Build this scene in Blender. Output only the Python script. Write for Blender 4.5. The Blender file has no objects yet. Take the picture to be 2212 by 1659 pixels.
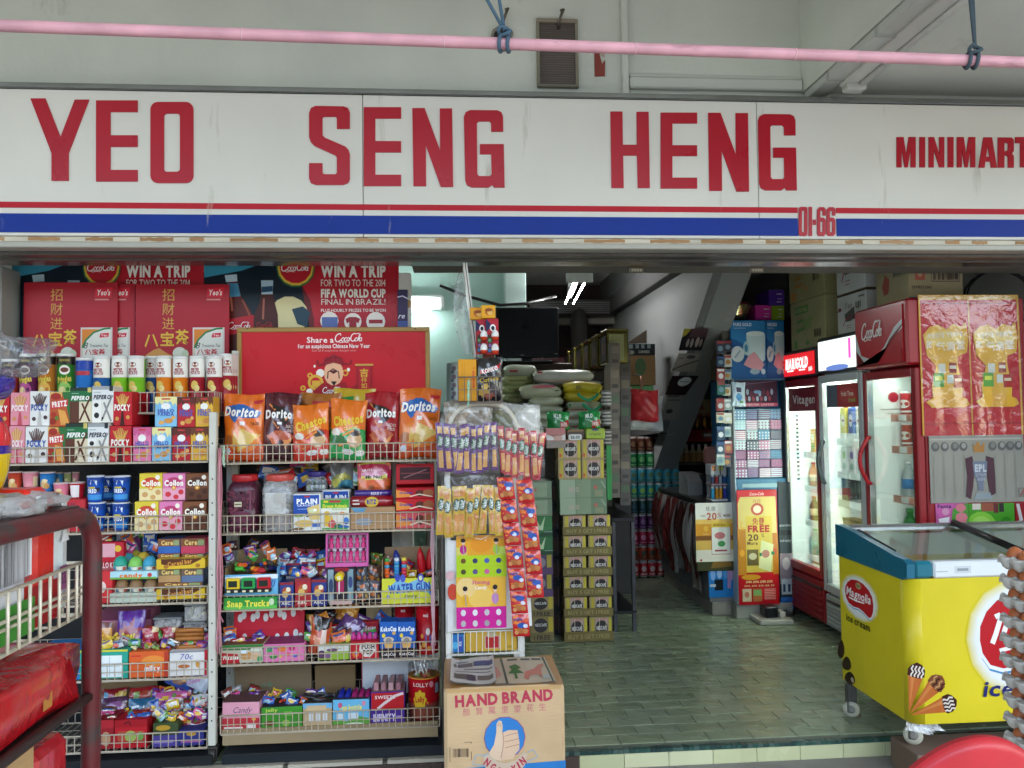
import bpy,math,random
from mathutils import Matrix,Vector
random.seed(7)
D=bpy.data
C=bpy.context.scene.collection
SC=bpy.context.scene
R=math.radians
# ---------------------------------------------------------------- camera, sky, sun, exposure
CAM_Z,YAW,PITCH,ROLL,FPX=1.42,4.4,2.4,0.74,1740.0
cam=D.cameras.new('camera')
cam.sensor_width=36.0
cam.lens=36.0*FPX/2212.0
cam.clip_end=500
cam_o=D.objects.new('camera',cam)
C.objects.link(cam_o)
ROT=(Matrix.Rotation(R(-YAW),3,'Z')@Matrix.Rotation(R(90+PITCH),3,'X')@Matrix.Rotation(R(-ROLL),3,'Z'))
cam_o.matrix_world=Matrix.Translation((0,0,CAM_Z))@ROT.to_4x4()
SC.camera=cam_o
SUN_EL,SUN_AZ=50,152
w=D.worlds.new('World');SC.world=w;w.use_nodes=True
nt=w.node_tree
sky=nt.nodes.new('ShaderNodeTexSky');sky.sky_type='NISHITA';sky.sun_disc=False
sky.sun_elevation=R(SUN_EL);sky.sun_rotation=R(SUN_AZ);sky.air_density=1.2;sky.dust_density=1.5;sky.ozone_density=1.0
nt.links.new(sky.outputs[0],nt.nodes['Background'].inputs[0])
nt.nodes['Background'].inputs[1].default_value=0.15
sl=D.lights.new('sun','SUN');sl.energy=1.5;sl.angle=R(14);sl.color=(1,.94,.86)
so=D.objects.new('sun',sl);C.objects.link(so)
so.rotation_euler=(R(90-SUN_EL),0,R(180-SUN_AZ))
VS=SC.view_settings
VS.view_transform='Standard';VS.look='None';VS.gamma=1;VS.exposure=2.5;VS.use_curve_mapping=False
SC.cycles.max_bounces=10;SC.cycles.diffuse_bounces=6;SC.cycles.transparent_max_bounces=24
SC.cycles.sample_clamp_indirect=6
# ---------------------------------------------------------------- measuring: photo pixel (2212 wide) -> point on the plane y = Y
def U(px,py,Y):
 d=ROT@Vector(((px-1106.0)/FPX,(829.5-py)/FPX,-1.0))
 t=Y/d.y
 return Vector((d.x*t,Y,CAM_Z+d.z*t))
def UX(px,py,X):
 d=ROT@Vector(((px-1106.0)/FPX,(829.5-py)/FPX,-1.0))
 t=X/d.x
 return Vector((X,d.y*t,CAM_Z+d.z*t))
def fr(p0,q0,p1,q1,Y):
 m=(q0+q1)/2;k=(p0+p1)/2
 return U(p0,m,Y).x,U(p1,m,Y).x,U(k,q1,Y).z,U(k,q0,Y).z
 # ---------------------------------------------------------------- colour and materials
_hc={}
def hx(c):
 if not isinstance(c,str):return c
 if c not in _hc:
  s=c.lstrip('#')
  if len(s)==3:s=s[0]*2+s[1]*2+s[2]*2
  r=[int(s[i:i+2],16)/255 for i in(0,2,4)]
  _hc[c]=tuple((x/12.92 if x<=.04045 else((x+.055)/1.055)**2.4)for x in r)
 return _hc[c]
MATS={}
def mat(name,rough=.5,metal=0,bump=0,bscale=40,var=.10,vscale=6,spec=.5,coat=0,dirt=None,dscale=3,dthr=.55,detail=4,bstretch=None,rvar=.1,dstretch=None):
 m=D.materials.new(name);m.use_nodes=True
 n=m.node_tree.nodes;l=m.node_tree.links;b=n['Principled BSDF']
 at=n.new('ShaderNodeAttribute');at.attribute_name='Col'
 tc=n.new('ShaderNodeTexCoord')
 nz=n.new('ShaderNodeTexNoise');nz.inputs['Scale'].default_value=vscale;nz.inputs['Detail'].default_value=5
 l.new(tc.outputs['Object'],nz.inputs['Vector'])
 mr=n.new('ShaderNodeMapRange');mr.inputs[1].default_value=.3;mr.inputs[2].default_value=.7
 mr.inputs[3].default_value=1-var;mr.inputs[4].default_value=1+var*.4
 l.new(nz.outputs['Fac'],mr.inputs[0])
 mx=n.new('ShaderNodeVectorMath');mx.operation='SCALE'
 l.new(at.outputs['Color'],mx.inputs[0]);l.new(mr.outputs[0],mx.inputs['Scale'])
 src=mx.outputs[0]
 if dirt:
  dn=n.new('ShaderNodeTexNoise');dn.inputs['Scale'].default_value=dscale;dn.inputs['Detail'].default_value=8;dn.inputs['Roughness'].default_value=.65
  dm=n.new('ShaderNodeMapping');dm.inputs['Scale'].default_value=dstretch or(1,1,1);l.new(tc.outputs['Object'],dm.inputs[0]);l.new(dm.outputs[0],dn.inputs['Vector'])
  dr=n.new('ShaderNodeMapRange');dr.inputs[1].default_value=dthr;dr.inputs[2].default_value=dthr+.12
  l.new(dn.outputs['Fac'],dr.inputs[0])
  mm=n.new('ShaderNodeMix');mm.data_type='RGBA'
  l.new(dr.outputs[0],mm.inputs[0]);l.new(src,mm.inputs[6]);mm.inputs[7].default_value=(*hx(dirt),1)
  src=mm.outputs[2]
 l.new(src,b.inputs['Base Color'])
 rr=n.new('ShaderNodeMapRange');rr.inputs[3].default_value=max(.03,rough-rvar);rr.inputs[4].default_value=min(1,rough+rvar)
 l.new(nz.outputs['Fac'],rr.inputs[0]);l.new(rr.outputs[0],b.inputs['Roughness'])
 b.inputs['Metallic'].default_value=metal
 b.inputs['Specular IOR Level'].default_value=spec
 b.inputs['Coat Weight'].default_value=coat
 b.inputs['Coat Roughness'].default_value=.07
 if bump:
  bn=n.new('ShaderNodeTexNoise');bn.inputs['Scale'].default_value=bscale;bn.inputs['Detail'].default_value=detail
  bn.inputs['Distortion'].default_value=.6
  if bstretch:
   mp=n.new('ShaderNodeMapping');mp.inputs['Scale'].default_value=bstretch
   l.new(tc.outputs['Object'],mp.inputs[0]);l.new(mp.outputs[0],bn.inputs['Vector'])
  else:
   l.new(tc.outputs['Object'],bn.inputs['Vector'])
  bp=n.new('ShaderNodeBump');bp.inputs['Strength'].default_value=bump;bp.inputs['Distance'].default_value=.01
  l.new(bn.outputs['Fac'],bp.inputs['Height']);l.new(bp.outputs[0],b.inputs['Normal'])
 MATS[name]=m
 return m
mat('card',.5,var=.10,bump=.06,bscale=25,spec=.25)
mat('gloss',.3,var=.06,spec=.25)
mat('plastic',.3,var=.08,bump=.03,bscale=30,spec=.4)
mat('foil',.24,var=.08,bump=.8,bscale=15,coat=.7,spec=.5,detail=3,bstretch=(1.6,1.6,.7))
mat('soft',.3,var=.1,bump=.5,bscale=18,coat=.1,spec=.4)
mat('cloth',.9,var=.2,bump=.3,bscale=60)
mat('kraft',.75,var=.14,bump=.15,bscale=18,vscale=5,bstretch=(1,1,6))
mat('wall',.8,var=.14,vscale=1.6,bump=.2,bscale=26,dirt='#9a9c90',dscale=2.2,dthr=.64,dstretch=(1,1,.5))
mat('dingy',.8,var=.25,vscale=2,bump=.1,bscale=20,dirt='#4b4a48',dscale=2.5,dthr=.62)
mat('concrete',.8,var=.22,vscale=2.2,bump=.35,bscale=60,dirt='#57544f',dscale=5,dthr=.6)
mat('tile',.28,var=.10,vscale=3.0,bump=.05,bscale=12,spec=.5,rvar=.14)
mat('enamel',.32,var=.06,vscale=2.5,bump=.02,bscale=8,spec=.4)
mat('signface',.5,var=.08,vscale=1.6,spec=.2,dirt='#aeab9e',dscale=6,dthr=.63,dstretch=(1.6,1,.2))
mat('alu',.22,metal=.85,var=.15,vscale=3,bump=.05,bscale=14,bstretch=(.4,3,3))
mat('steel',.35,metal=.6,var=.2,vscale=12,dirt='#5b3a28',dscale=22,dthr=.6)
mat('wire',.4,metal=.15,var=.15,vscale=12,dirt='#7a5a44',dscale=26,dthr=.62,spec=.5)
mat('post',.45,var=.1,vscale=9,dirt='#4a3a32',dscale=13,dthr=.63,bump=.1)
mat('rustpipe',.35,var=.25,vscale=9,dirt='#3b3130',dscale=9,dthr=.5,bump=.08)
mat('gold',.2,metal=.9,var=.1)
mat('dark',.5,var=.2)
mat('polepaint',.36,var=.2,vscale=9,dirt='#b07f88',dscale=16,dthr=.6,dstretch=(.25,1,1),bump=.06,bscale=14,spec=.4)
mat('chestpaint',.33,var=.1,vscale=5,dirt='#a8983a',dscale=4,dthr=.66,dstretch=(1,1,.6),spec=.3,bump=.02,bscale=6)
def glassmat(name,tint=(1,1,1),rough=.02,k=.10,bump=0,milk=0):
 m=D.materials.new(name);m.use_nodes=True
 n=m.node_tree.nodes;l=m.node_tree.links;n.remove(n['Principled BSDF'])
 t=n.new('ShaderNodeBsdfTransparent');t.inputs[0].default_value=(*tint,1)
 g=n.new('ShaderNodeBsdfGlossy');g.inputs['Roughness'].default_value=rough
 lw=n.new('ShaderNodeLayerWeight');lw.inputs[0].default_value=.35
 mr=n.new('ShaderNodeMapRange');mr.inputs[3].default_value=k*.5;mr.inputs[4].default_value=min(1,k*5)
 l.new(lw.outputs['Fresnel'],mr.inputs[0])
 mx=n.new('ShaderNodeMixShader');l.new(mr.outputs[0],mx.inputs[0]);l.new(t.outputs[0],mx.inputs[1]);l.new(g.outputs[0],mx.inputs[2])
 out=mx.outputs[0]
 tc=n.new('ShaderNodeTexCoord')
 nz=n.new('ShaderNodeTexNoise');nz.inputs['Scale'].default_value=16;nz.inputs['Detail'].default_value=3;nz.inputs['Distortion'].default_value=1.2
 l.new(tc.outputs['Object'],nz.inputs['Vector'])
 if bump:
  bp=n.new('ShaderNodeBump');bp.inputs['Strength'].default_value=bump;bp.inputs['Distance'].default_value=.02
  l.new(nz.outputs['Fac'],bp.inputs['Height']);l.new(bp.outputs[0],g.inputs['Normal']);l.new(bp.outputs[0],lw.inputs['Normal'])
 if milk:
  df=n.new('ShaderNodeBsdfDiffuse');df.inputs[0].default_value=(.75,.76,.76,1)
  m2=n.new('ShaderNodeMixShader')
  mr2=n.new('ShaderNodeMapRange');mr2.inputs[1].default_value=.35;mr2.inputs[2].default_value=.75;mr2.inputs[3].default_value=milk*.4;mr2.inputs[4].default_value=milk*1.6
  l.new(nz.outputs['Fac'],mr2.inputs[0]);l.new(mr2.outputs[0],m2.inputs[0])
  l.new(out,m2.inputs[1]);l.new(df.outputs[0],m2.inputs[2]);out=m2.outputs[0]
 l.new(out,n['Material Output'].inputs[0])
 MATS[name]=m
glassmat('glass',(.93,.97,.95))
glassmat('clear',(.98,.98,.98),.1,.10,bump=.9,milk=.015)
glassmat('film',(.99,.99,.99),.08,.09,bump=.2,milk=.008)
glassmat('frost',(.93,.94,.94),.25,.14,bump=.4,milk=.3)
def emat(name,strength):
 m=D.materials.new(name);m.use_nodes=True
 n=m.node_tree.nodes;l=m.node_tree.links;b=n['Principled BSDF']
 at=n.new('ShaderNodeAttribute');at.attribute_name='Col'
 l.new(at.outputs['Color'],b.inputs['Base Color']);l.new(at.outputs['Color'],b.inputs['Emission Color'])
 b.inputs['Emission Strength'].default_value=strength;b.inputs['Roughness'].default_value=.4
 MATS[name]=m
emat('lamp',28.0);emat('lamp_dim',6.0);emat('lightbox',.3);emat('lightbox_white',.38);emat('coolerlight',13);emat('coolerdim',4.5)
# ---------------------------------------------------------------- glyphs of the built-in font
GL={}
CJK='招财进八宝茶新年快乐吉祥如意顏賢萬里望花生免费旺气满堂旺欣罗饮'
def load_glyphs():
 chars=[chr(i)for i in range(33,127)]+list(CJK)
 obs=[]
 for ch in chars:
  for wt,off in(('n',0),('b',.022),('x',.05)):
   if ord(ch)>200 and wt=='x':continue
   c=D.curves.new('g','FONT');c.body=ch;c.resolution_u=1 if ord(ch)>200 else 2;c.offset=off
   o=D.objects.new('g',c);C.objects.link(o);obs.append((ch,wt,o,c))
 bpy.context.view_layer.update()
 dg=bpy.context.evaluated_depsgraph_get()
 for ch,wt,o,c in obs:
  m=o.evaluated_get(dg).to_mesh()
  vs=[(v.co.x,v.co.y)for v in m.vertices]
  GL[ch,wt]=(vs,[tuple(p.vertices)for p in m.polygons],min(v[0]for v in vs),max(v[0]for v in vs))
 for ch,wt,o,c in obs:
  D.objects.remove(o);D.curves.remove(c)
load_glyphs()
# ---------------------------------------------------------------- printing frames
class Flat:
 curved=False
 def __init__(s,O,ex,ez,W,H):
  s.O,s.ex,s.ez,s.W,s.H=Vector(O),Vector(ex),Vector(ez),W,H;s.n=s.ex.cross(s.ez)
 def map(s,u,v,d):return s.O+s.ex*(u*s.W)+s.ez*(v*s.H)+s.n*d
class Cyl:
 curved=True
 def __init__(s,cx,cy,z0,r,H,arc=150,taper=1.0,a0=0):
  s.c=(cx,cy,z0);s.r=r;s.H=H;s.arc=R(arc);s.W=r*s.arc;s.t=taper;s.a0=R(a0)
 def map(s,u,v,d):
  a=(u-.5)*s.arc+s.a0;r=s.r*(1+(s.t-1)*v)+d
  return Vector((s.c[0]+r*math.sin(a),s.c[1]-r*math.cos(a),s.c[2]+v*s.H))
def front(x0,x1,z0,z1,Y):return Flat((x0,Y,z0),(1,0,0),(0,0,1),x1-x0,z1-z0)
def inpoly(p,u,v):
 r=False;j=len(p)-1
 for i in range(len(p)):
  a,b=p[i],p[j]
  if(a[1]>v)!=(b[1]>v)and u<(b[0]-a[0])*(v-a[1])/(b[1]-a[1])+a[0]:r=not r
  j=i
 return r
def offs(pts,hw,asp):
 """ribbon edges of a stroke in (u, v); hw in v units; asp = W/H"""
 L,Rr=[],[]
 for i,p in enumerate(pts):
  a=pts[max(i-1,0)];b=pts[min(i+1,len(pts)-1)]
  dx,dy=(b[0]-a[0])*asp,b[1]-a[1];n=math.hypot(dx,dy)or 1
  L.append((p[0]-dy/n*hw/asp,p[1]+dx/n*hw));Rr.append((p[0]+dy/n*hw/asp,p[1]-dx/n*hw))
 return L,Rr
def ell(cu,cv,ru,rv,n=18,a0=0,a1=360):
 return[(cu+ru*math.cos(R(a0+(a1-a0)*i/n)),cv+rv*math.sin(R(a0+(a1-a0)*i/n)))for i in range(n+(a1-a0<360))]
class B:
 def __init__(s):s.v,s.f,s.c,s.s=[],[],[],[]
 def poly(s,pts,col,smooth=False):
  n=len(s.v);s.v+=[tuple(p)for p in pts];s.f.append(tuple(range(n,n+len(pts))));s.c.append(hx(col));s.s.append(smooth)
 def add(s,vs,fs,col,smooth=False):
  n=len(s.v);s.v+=[tuple(p)for p in vs];c=hx(col)
  for f in fs:s.f.append(tuple(i+n for i in f));s.c.append(c);s.s.append(smooth)
 def box(s,x0,x1,y0,y1,z0,z1,col,ch=0,top=None):
  if x1<x0:x0,x1=x1,x0
  if y1<y0:y0,y1=y1,y0
  if z1<z0:z0,z1=z1,z0
  ch=min(ch,(x1-x0)*.3,(y1-y0)*.3,(z1-z0)*.3)
  lo,hi=(x0,y0,z0),(x1,y1,z1)
  if ch<=0:
   vs=[(lo[0]if not i&1 else hi[0],lo[1]if not i&2 else hi[1],lo[2]if not i&4 else hi[2])for i in range(8)]
   fs=[(0,4,6,2),(1,3,7,5),(0,1,5,4),(2,6,7,3),(0,2,3,1),(4,5,7,6)]
  else:
   vs,ix=[],{}
   for i in range(8):
    for ax in range(3):
     p=[]
     for k in range(3):
      e=hi[k]if i>>k&1 else lo[k];sg=-1 if i>>k&1 else 1
      p.append(e if k==ax else e+sg*ch)
     ix[i,ax]=len(vs);vs.append(tuple(p))
   F6=[(0,(0,4,6,2)),(0,(1,3,7,5)),(1,(0,1,5,4)),(1,(2,6,7,3)),(2,(0,2,3,1)),(2,(4,5,7,6))]
   fs=[tuple(ix[i,ax]for i in q)for ax,q in F6]
   for a in range(8):
    for k in range(3):
     if not a>>k&1:
      b_=a|1<<k;o1,o2=[x for x in range(3)if x!=k]
      fs.append((ix[a,o1],ix[b_,o1],ix[b_,o2],ix[a,o2]))
    fs.append(tuple(ix[a,k]for k in range(3)))
  n=len(s.f);s.add(vs,fs,col)
  if top:s.c[n+5]=hx(top)
 def lathe(s,cx,cy,prof,col,n=20,cols=None,smooth=True):
  vs=[(cx+r*math.cos(2*math.pi*i/n),cy+r*math.sin(2*math.pi*i/n),z)for r,z in prof for i in range(n)]
  base=len(s.v);s.v+=vs
  for k in range(len(prof)-1):
   cc=hx(cols[k]if cols else col)
   for i in range(n):
    j=(i+1)%n
    s.f.append((base+k*n+i,base+k*n+j,base+(k+1)*n+j,base+(k+1)*n+i));s.c.append(cc);s.s.append(smooth)
  for k,rev in((0,True),(len(prof)-1,False)):
   if prof[k][0]>1e-5:
    q=[base+k*n+i for i in range(n)]
    s.f.append(tuple(q[::-1]if rev else q));s.c.append(hx(cols[0 if rev else-1]if cols else col));s.s.append(False)
 def tube(s,pts,r,col,n=6,closed=False,cap=True):
  pts=[Vector(p)for p in pts];m=len(pts);base=len(s.v)
  rs=r if isinstance(r,(list,tuple))else[r]*m
  up=Vector((0,0,1));prev=None
  for i,p in enumerate(pts):
   a=pts[i-1]if i or closed else p;b_=pts[(i+1)%m]if i<m-1 or closed else p
   t=(b_-a).normalized()
   if prev is None:
    e=t.cross(up if abs(t.z)<.95 else Vector((0,1,0))).normalized()
   else:
    e=(prev-t*prev.dot(t)).normalized()
   prev=e;g=t.cross(e)
   for k in range(n):
    an=2*math.pi*(k+.5)/n
    s.v.append(tuple(p+(e*math.cos(an)+g*math.sin(an))*rs[i]))
  c=hx(col)
  for i in range(m if closed else m-1):
   j=(i+1)%m
   for k in range(n):
    q=(k+1)%n
    s.f.append((base+i*n+k,base+i*n+q,base+j*n+q,base+j*n+k));s.c.append(c);s.s.append(n>4)
  if cap and not closed:
   s.f.append(tuple(base+k for k in range(n))[::-1]);s.c.append(c);s.s.append(False)
   s.f.append(tuple(base+(m-1)*n+k for k in range(n)));s.c.append(c);s.s.append(False)
 def prism(s,F,pts,d0,d1,col,side=None):
  """polygon in frame units (u, v), from depth d0 (back) to d1 (front)"""
  a=[F.map(u,v,d1)for u,v in pts];b=[F.map(u,v,d0)for u,v in pts];n=len(pts);base=len(s.v)
  ar=sum(pts[i][0]*pts[(i+1)%n][1]-pts[(i+1)%n][0]*pts[i][1]for i in range(n))
  s.v+=[tuple(p)for p in a+b];q=tuple(range(base,base+n))
  s.f.append(q if ar>0 else q[::-1]);s.c.append(hx(col));s.s.append(False)
  for i in range(n):
   j=(i+1)%n;f=(base+i,base+n+i,base+n+j,base+j)
   s.f.append(f if ar>0 else f[::-1]);s.c.append(hx(side or col));s.s.append(False)
 def ring(s,F,outer,inner,d0,d1,col):
  n=len(outer)
  for i in range(n):
   j=(i+1)%n
   s.poly([F.map(*outer[i],d1),F.map(*outer[j],d1),F.map(*inner[j],d1),F.map(*inner[i],d1)],col)
   s.poly([F.map(*outer[i],d0),F.map(*outer[j],d0),F.map(*outer[j],d1),F.map(*outer[i],d1)],col)
   s.poly([F.map(*inner[j],d0),F.map(*inner[i],d0),F.map(*inner[i],d1),F.map(*inner[j],d1)],col)
 def text(s,F,txt,cu,cv,h,col,d=.0005,w=None,b=None,sh=0,rot=0,al='c',ol=None,gap=.07,x=None):
  wt={None:'n',1:'b',2:'x'}[b]
  if ol:s.text(F,txt,cu,cv,h,ol,d-.00015,w,2,sh,rot,al,None,gap,(x or 0)+.0)
  cjk=any(ord(c)>200 for c in txt)
  pen=0;items=[]
  for ch in txt:
   if ch==' ':pen+=.25;continue
   g=GL.get((ch,wt))or GL.get((ch,'b'))or GL.get(('o','b'))
   items.append((g,pen-g[2]));pen+=g[3]-g[2]+gap
  tot=pen-gap;sz=h*F.H/(.92 if cjk else .70);sx=sz
  if tot<=0:return
  if w:sx=w*F.W/tot
  off={'c':-tot/2,'l':0,'r':-tot}[al];cr,sr=math.cos(R(rot)),math.sin(R(rot));mid=.38 if cjk else .35
  c=hx(col)
  for g,px in items:
   base=len(s.v)
   for gx,gy in g[0]:
    X=(gx+px+off)*sx+sh*(gy-mid)*sz;Y=(gy-mid)*sz
    s.v.append(tuple(F.map(cu+(X*cr-Y*sr)/F.W,cv+(X*sr+Y*cr)/F.H,d)))
   for t in g[1]:s.f.append(tuple(i+base for i in t));s.c.append(c);s.s.append(False)
 def ops(s,F,ops,d0=.0004,shapes=True):
  d=d0;asp=F.W/F.H
  for o in ops:
   k=o[0];d+=.00018
   if k=='t':
    kw=o[6]if len(o)>6 else{}
    s.text(F,o[1],o[2],o[3],o[4],o[5],d+(.0006 if F.curved else 0),**kw)
   elif not shapes:continue
   elif k=='r':
    u0,v0,u1,v1=o[1:5]
    if F.curved:
     nu=max(1,int(abs(u1-u0)*12+.99))
     for i in range(nu):
      a,b_=u0+(u1-u0)*i/nu,u0+(u1-u0)*(i+1)/nu
      s.poly([F.map(a,v0,d),F.map(b_,v0,d),F.map(b_,v1,d),F.map(a,v1,d)],o[5],True)
    else:s.poly([F.map(u0,v0,d),F.map(u1,v0,d),F.map(u1,v1,d),F.map(u0,v1,d)],o[5])
   elif k=='e':
    e=ell(*o[1:5],n=14)
    if F.curved:
     c0=F.map(o[1],o[2],d)
     for i in range(14):s.poly([c0,F.map(*e[i],d),F.map(*e[(i+1)%14],d)],o[5],True)
    else:s.poly([F.map(u,v,d)for u,v in e],o[5])
   elif k=='p':
    p=o[1];n=len(p)
    ar=sum(p[i][0]*p[(i+1)%n][1]-p[(i+1)%n][0]*p[i][1]for i in range(n))
    if ar<0:p=p[::-1]
    s.poly([F.map(u,v,d)for u,v in p],o[2])
   elif k=='s':
    L,Q=offs(o[1],o[2]/2,asp)
    for i in range(len(L)-1):
     s.poly([F.map(*Q[i],d),F.map(*Q[i+1],d),F.map(*L[i+1],d),F.map(*L[i],d)],o[3])
 def turn(s,M,k=0):
  s.v[k:]=[tuple(M@Vector(p))for p in s.v[k:]]
 def build(s,name,m='card',parent=None,loc=None,rot=None):
  me=D.meshes.new(name)
  if loc is None:
   if parent is not None:loc=Vector(parent['_o'])
   elif s.v:
    xs,ys,zs=zip(*s.v);loc=Vector(((min(xs)+max(xs))/2,(min(ys)+max(ys))/2,min(zs)))
   else:loc=Vector((0,0,0))
  loc=Vector(loc)
  me.from_pydata([(p[0]-loc.x,p[1]-loc.y,p[2]-loc.z)for p in s.v],[],s.f)
  ca=me.color_attributes.new('Col','FLOAT_COLOR','CORNER')
  buf=[]
  for f,c in zip(s.f,s.c):buf+=[c[0],c[1],c[2],1.0]*len(f)
  ca.data.foreach_set('color',buf)
  me.polygons.foreach_set('use_smooth',s.s)
  me.materials.append(MATS[m]);me.update()
  o=D.objects.new(name,me);C.objects.link(o)
  if parent is not None:o.parent=parent
  else:o.location=loc
  o['_o']=loc
  if rot:o.rotation_euler=rot
  return o
def tag(o,label,cat,group=None):
 o['label']=label;o['category']=cat
 if group:o['group']=group
 return o
def kind(o,k):o['kind']=k;return o
def empty(name,loc,label=None,cat=None,group=None,rz=0):
 o=D.objects.new(name,None);C.objects.link(o);o.location=loc;o['_o']=Vector(loc);o.rotation_euler=(0,0,rz);o.empty_display_size=.05
 if label:tag(o,label,cat,group)
 return o
def copy_tree(o,parent=None):
 c=o.copy();C.objects.link(c)
 if parent:c.parent=parent
 for ch in list(o.children):copy_tree(ch,c)
 return c
def jit(a):return random.uniform(-a,a)
_ow='first second third fourth fifth sixth seventh eighth ninth tenth eleventh twelfth thirteenth fourteenth fifteenth sixteenth seventeenth eighteenth nineteenth twentieth'.split()
def ordn(k):return _ow[k]if k<20 else 'twenty '+_ow[k-20]
# ---------------------------------------------------------------- product builders
def carton(x0,x1,z0,z1,Y,dep,name,label,cat,grp,base,ops=(),m='card',yaw=None,ch=.0015,side=None,sideops=None,top=None):
 b=B();b.box(x0,x1,Y,Y+dep,z0,z1,base,ch,top)
 o=tag(b.build(name,m,loc=((x0+x1)/2,Y+dep/2,z0)),label,cat,grp)
 p=B();p.ops(front(x0,x1,z0,z1,Y),ops)
 if sideops:p.ops(Flat((x1,Y,z0),(0,1,0),(0,0,1),dep,z1-z0),sideops)
 if p.f:p.build('front_print',m,o)
 o.rotation_euler.z=R(jit(2.0)if yaw is None else yaw)
 return o
def pc(p0,p1,q0,Y,zb,dep,*a,q1=None,**k):
 """carton measured on the photo: pixel left, right, top; base height zb (or pixel q1)"""
 qm=(q0+(q1 or q0+60))/2
 x0,x1=U(p0,qm,Y).x,U(p1,qm,Y).x;pm=(p0+p1)/2
 z1=U(pm,q0,Y).z;z0=zb if q1 is None else U(pm,q1,Y).z
 return carton(x0,x1,z0,z1,Y,dep,*a,**k)
def can(cx,cy,z0,r,h,name,label,cat,grp,base,ops,lid='#e8e8e4',m='gloss',taper=1.0,rim='#c9c9c6',lidh=.014,rz=0):
 b=B();b.lathe(cx,cy,[(r*.97,z0),(r,z0+.004),(r*taper,z0+h-lidh)],base,24)
 o=tag(b.build(name,m,loc=(cx,cy,z0)),label,cat,grp)
 p=B();p.ops(Cyl(cx,cy,z0,r,h-lidh,170,taper),ops,.0006)
 if p.f:p.build('wrap_print',m,o)
 q=B();R1=r*taper;q.lathe(cx,cy,[(R1*1.03,z0+h-lidh),(R1*1.035,z0+h-.002),(R1*.95,z0+h),(R1*.9,z0+h-.004),(0,z0+h-.004)],lid,24);q.build('lid',m,o)
 o.rotation_euler.z=R(rz)
 return o
def pillow(x0,x1,z0,z1,yc,T,name,label,cat,grp,base,ops=(),m='foil',nu=16,nv=20,lean=0,rot=0,seam='#d8d0c0',crink=.004,waist=.05,flat=False,rz=None):
 """a sealed bag; front faces -y, standing or hung, centre plane at yc"""
 W,H=x1-x0,z1-z0;rnd=random.Random(sum(map(ord,label))%9999+int(abs(x0)*1000));ph=[rnd.uniform(0,6.3)for _ in range(6)]
 def surf(u,v,sg):
  e=max(0,math.sin(math.pi*min(1,max(0,u))))**.55*max(0,math.sin(math.pi*min(1,max(0,v))**(.8)))**.6
  cr=crink*(math.sin(11*u+ph[0]+4*v)*math.sin(9*v+ph[1])+.7*math.sin(23*u-8*v+ph[2])*(abs(v-.5)*2)**2)
  ww=1-waist*math.sin(math.pi*v)+.02*math.sin(7*v+ph[3])
  x=x0+W/2+(u-.5)*W*ww
  return x,yc-sg*(T/2*e)+cr+lean*(v)*H+(.0025*(round(v*nv)%2)if v<.07 or v>.93 else 0),z0+v*H+crink*.8*math.sin(5*u+ph[4])
 b=B()
 for sg in(1,-1):
  base_i=len(b.v)
  mu,mv=(nu,nv)if sg==1 else(max(4,nu//3),max(4,nv//3))
  for j in range(mv+1):
   for i in range(mu+1):b.v.append(surf(i/mu,j/mv,sg))
  for j in range(mv):
   for i in range(mu):
    q=(base_i+j*(mu+1)+i,base_i+j*(mu+1)+i+1,base_i+(j+1)*(mu+1)+i+1,base_i+(j+1)*(mu+1)+i)
    b.f.append(q if sg==1 else q[::-1]);u,v=(i+.5)/mu,(j+.5)/mv;col=base
    if sg==1:
     for o in ops:
      k=o[0]
      if k=='r' and o[1]<=u<=o[3]and o[2]<=v<=o[4]:col=o[5]
      elif k=='e' and((u-o[1])/o[3])**2+((v-o[2])/o[4])**2<=1:col=o[5]
      elif k=='p' and inpoly(o[1],u,v):col=o[2]
    b.c.append(hx(col));b.s.append(True)
 o_=tag(b.build(name,m,loc=((x0+x1)/2,yc,z0)),label,cat,grp)
 class Fs:pass
 F=Fs();F.W,F.H,F.curved=W,H,True
 def mp(u,v,d):
  x,y,z=surf(u,v,1);return Vector((x,y-d-.0012,z))
 F.map=mp
 p=B();p.ops(F,[q for q in ops if q[0]in 'ts'])
 if p.f:p.build('front_print','gloss',o_)
 o_.rotation_euler=(0,R(rot),R(jit(3)if rz is None else rz))
 return o_
def wires(b,segs,r,col):
 for a,c in segs:b.tube([a,c],r,col,4,cap=False)
def arc(cu,cv,ru,rv,a0,a1,n=10):return ell(cu,cv,ru,rv,n,a0,a1)
def cola(cu,cv,h,asp,col,sh=.25,ws=1):
 """pen strokes of the script; h height in v, box is 3.2 h wide; asp = W/H of the frame"""
 S=[]
 def st(pts,wd):S.append(('s',[(cu+((x-1.6)*ws+sh*(y-.5))*h/asp,cv+(y-.5)*h)for x,y in pts],wd*h*.85,col))
 st(ell(.42,.52,.36,.46,14,60,330),.13)
 st([(.62,.92),(.5,.98),(.62,.78)],.10)
 st(ell(.95,.32,.14,.22,10,0,360),.10)
 st(ell(1.28,.32,.14,.22,9,50,320),.10)
 st(ell(1.56,.32,.13,.22,10,0,360),.10);st([(1.70,.52),(1.70,.12),(1.78,.14)],.10)
 st(ell(2.12,.56,.3,.44,14,60,325),.13)
 st([(2.3,.94),(2.62,1.02),(2.72,.92)],.09)
 st(ell(2.46,.32,.12,.21,10,0,360),.10)
 st([(2.66,.12),(2.72,.9),(2.84,.98),(2.80,.6),(2.70,.14)],.08)
 st(ell(2.96,.32,.12,.21,10,0,360),.10);st([(3.09,.52),(3.1,.12),(3.2,.16)],.10)
 st([(.5,.06),(.8,-.06),(1.2,.02),(1.7,-.04)],.07)
 return S
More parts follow.
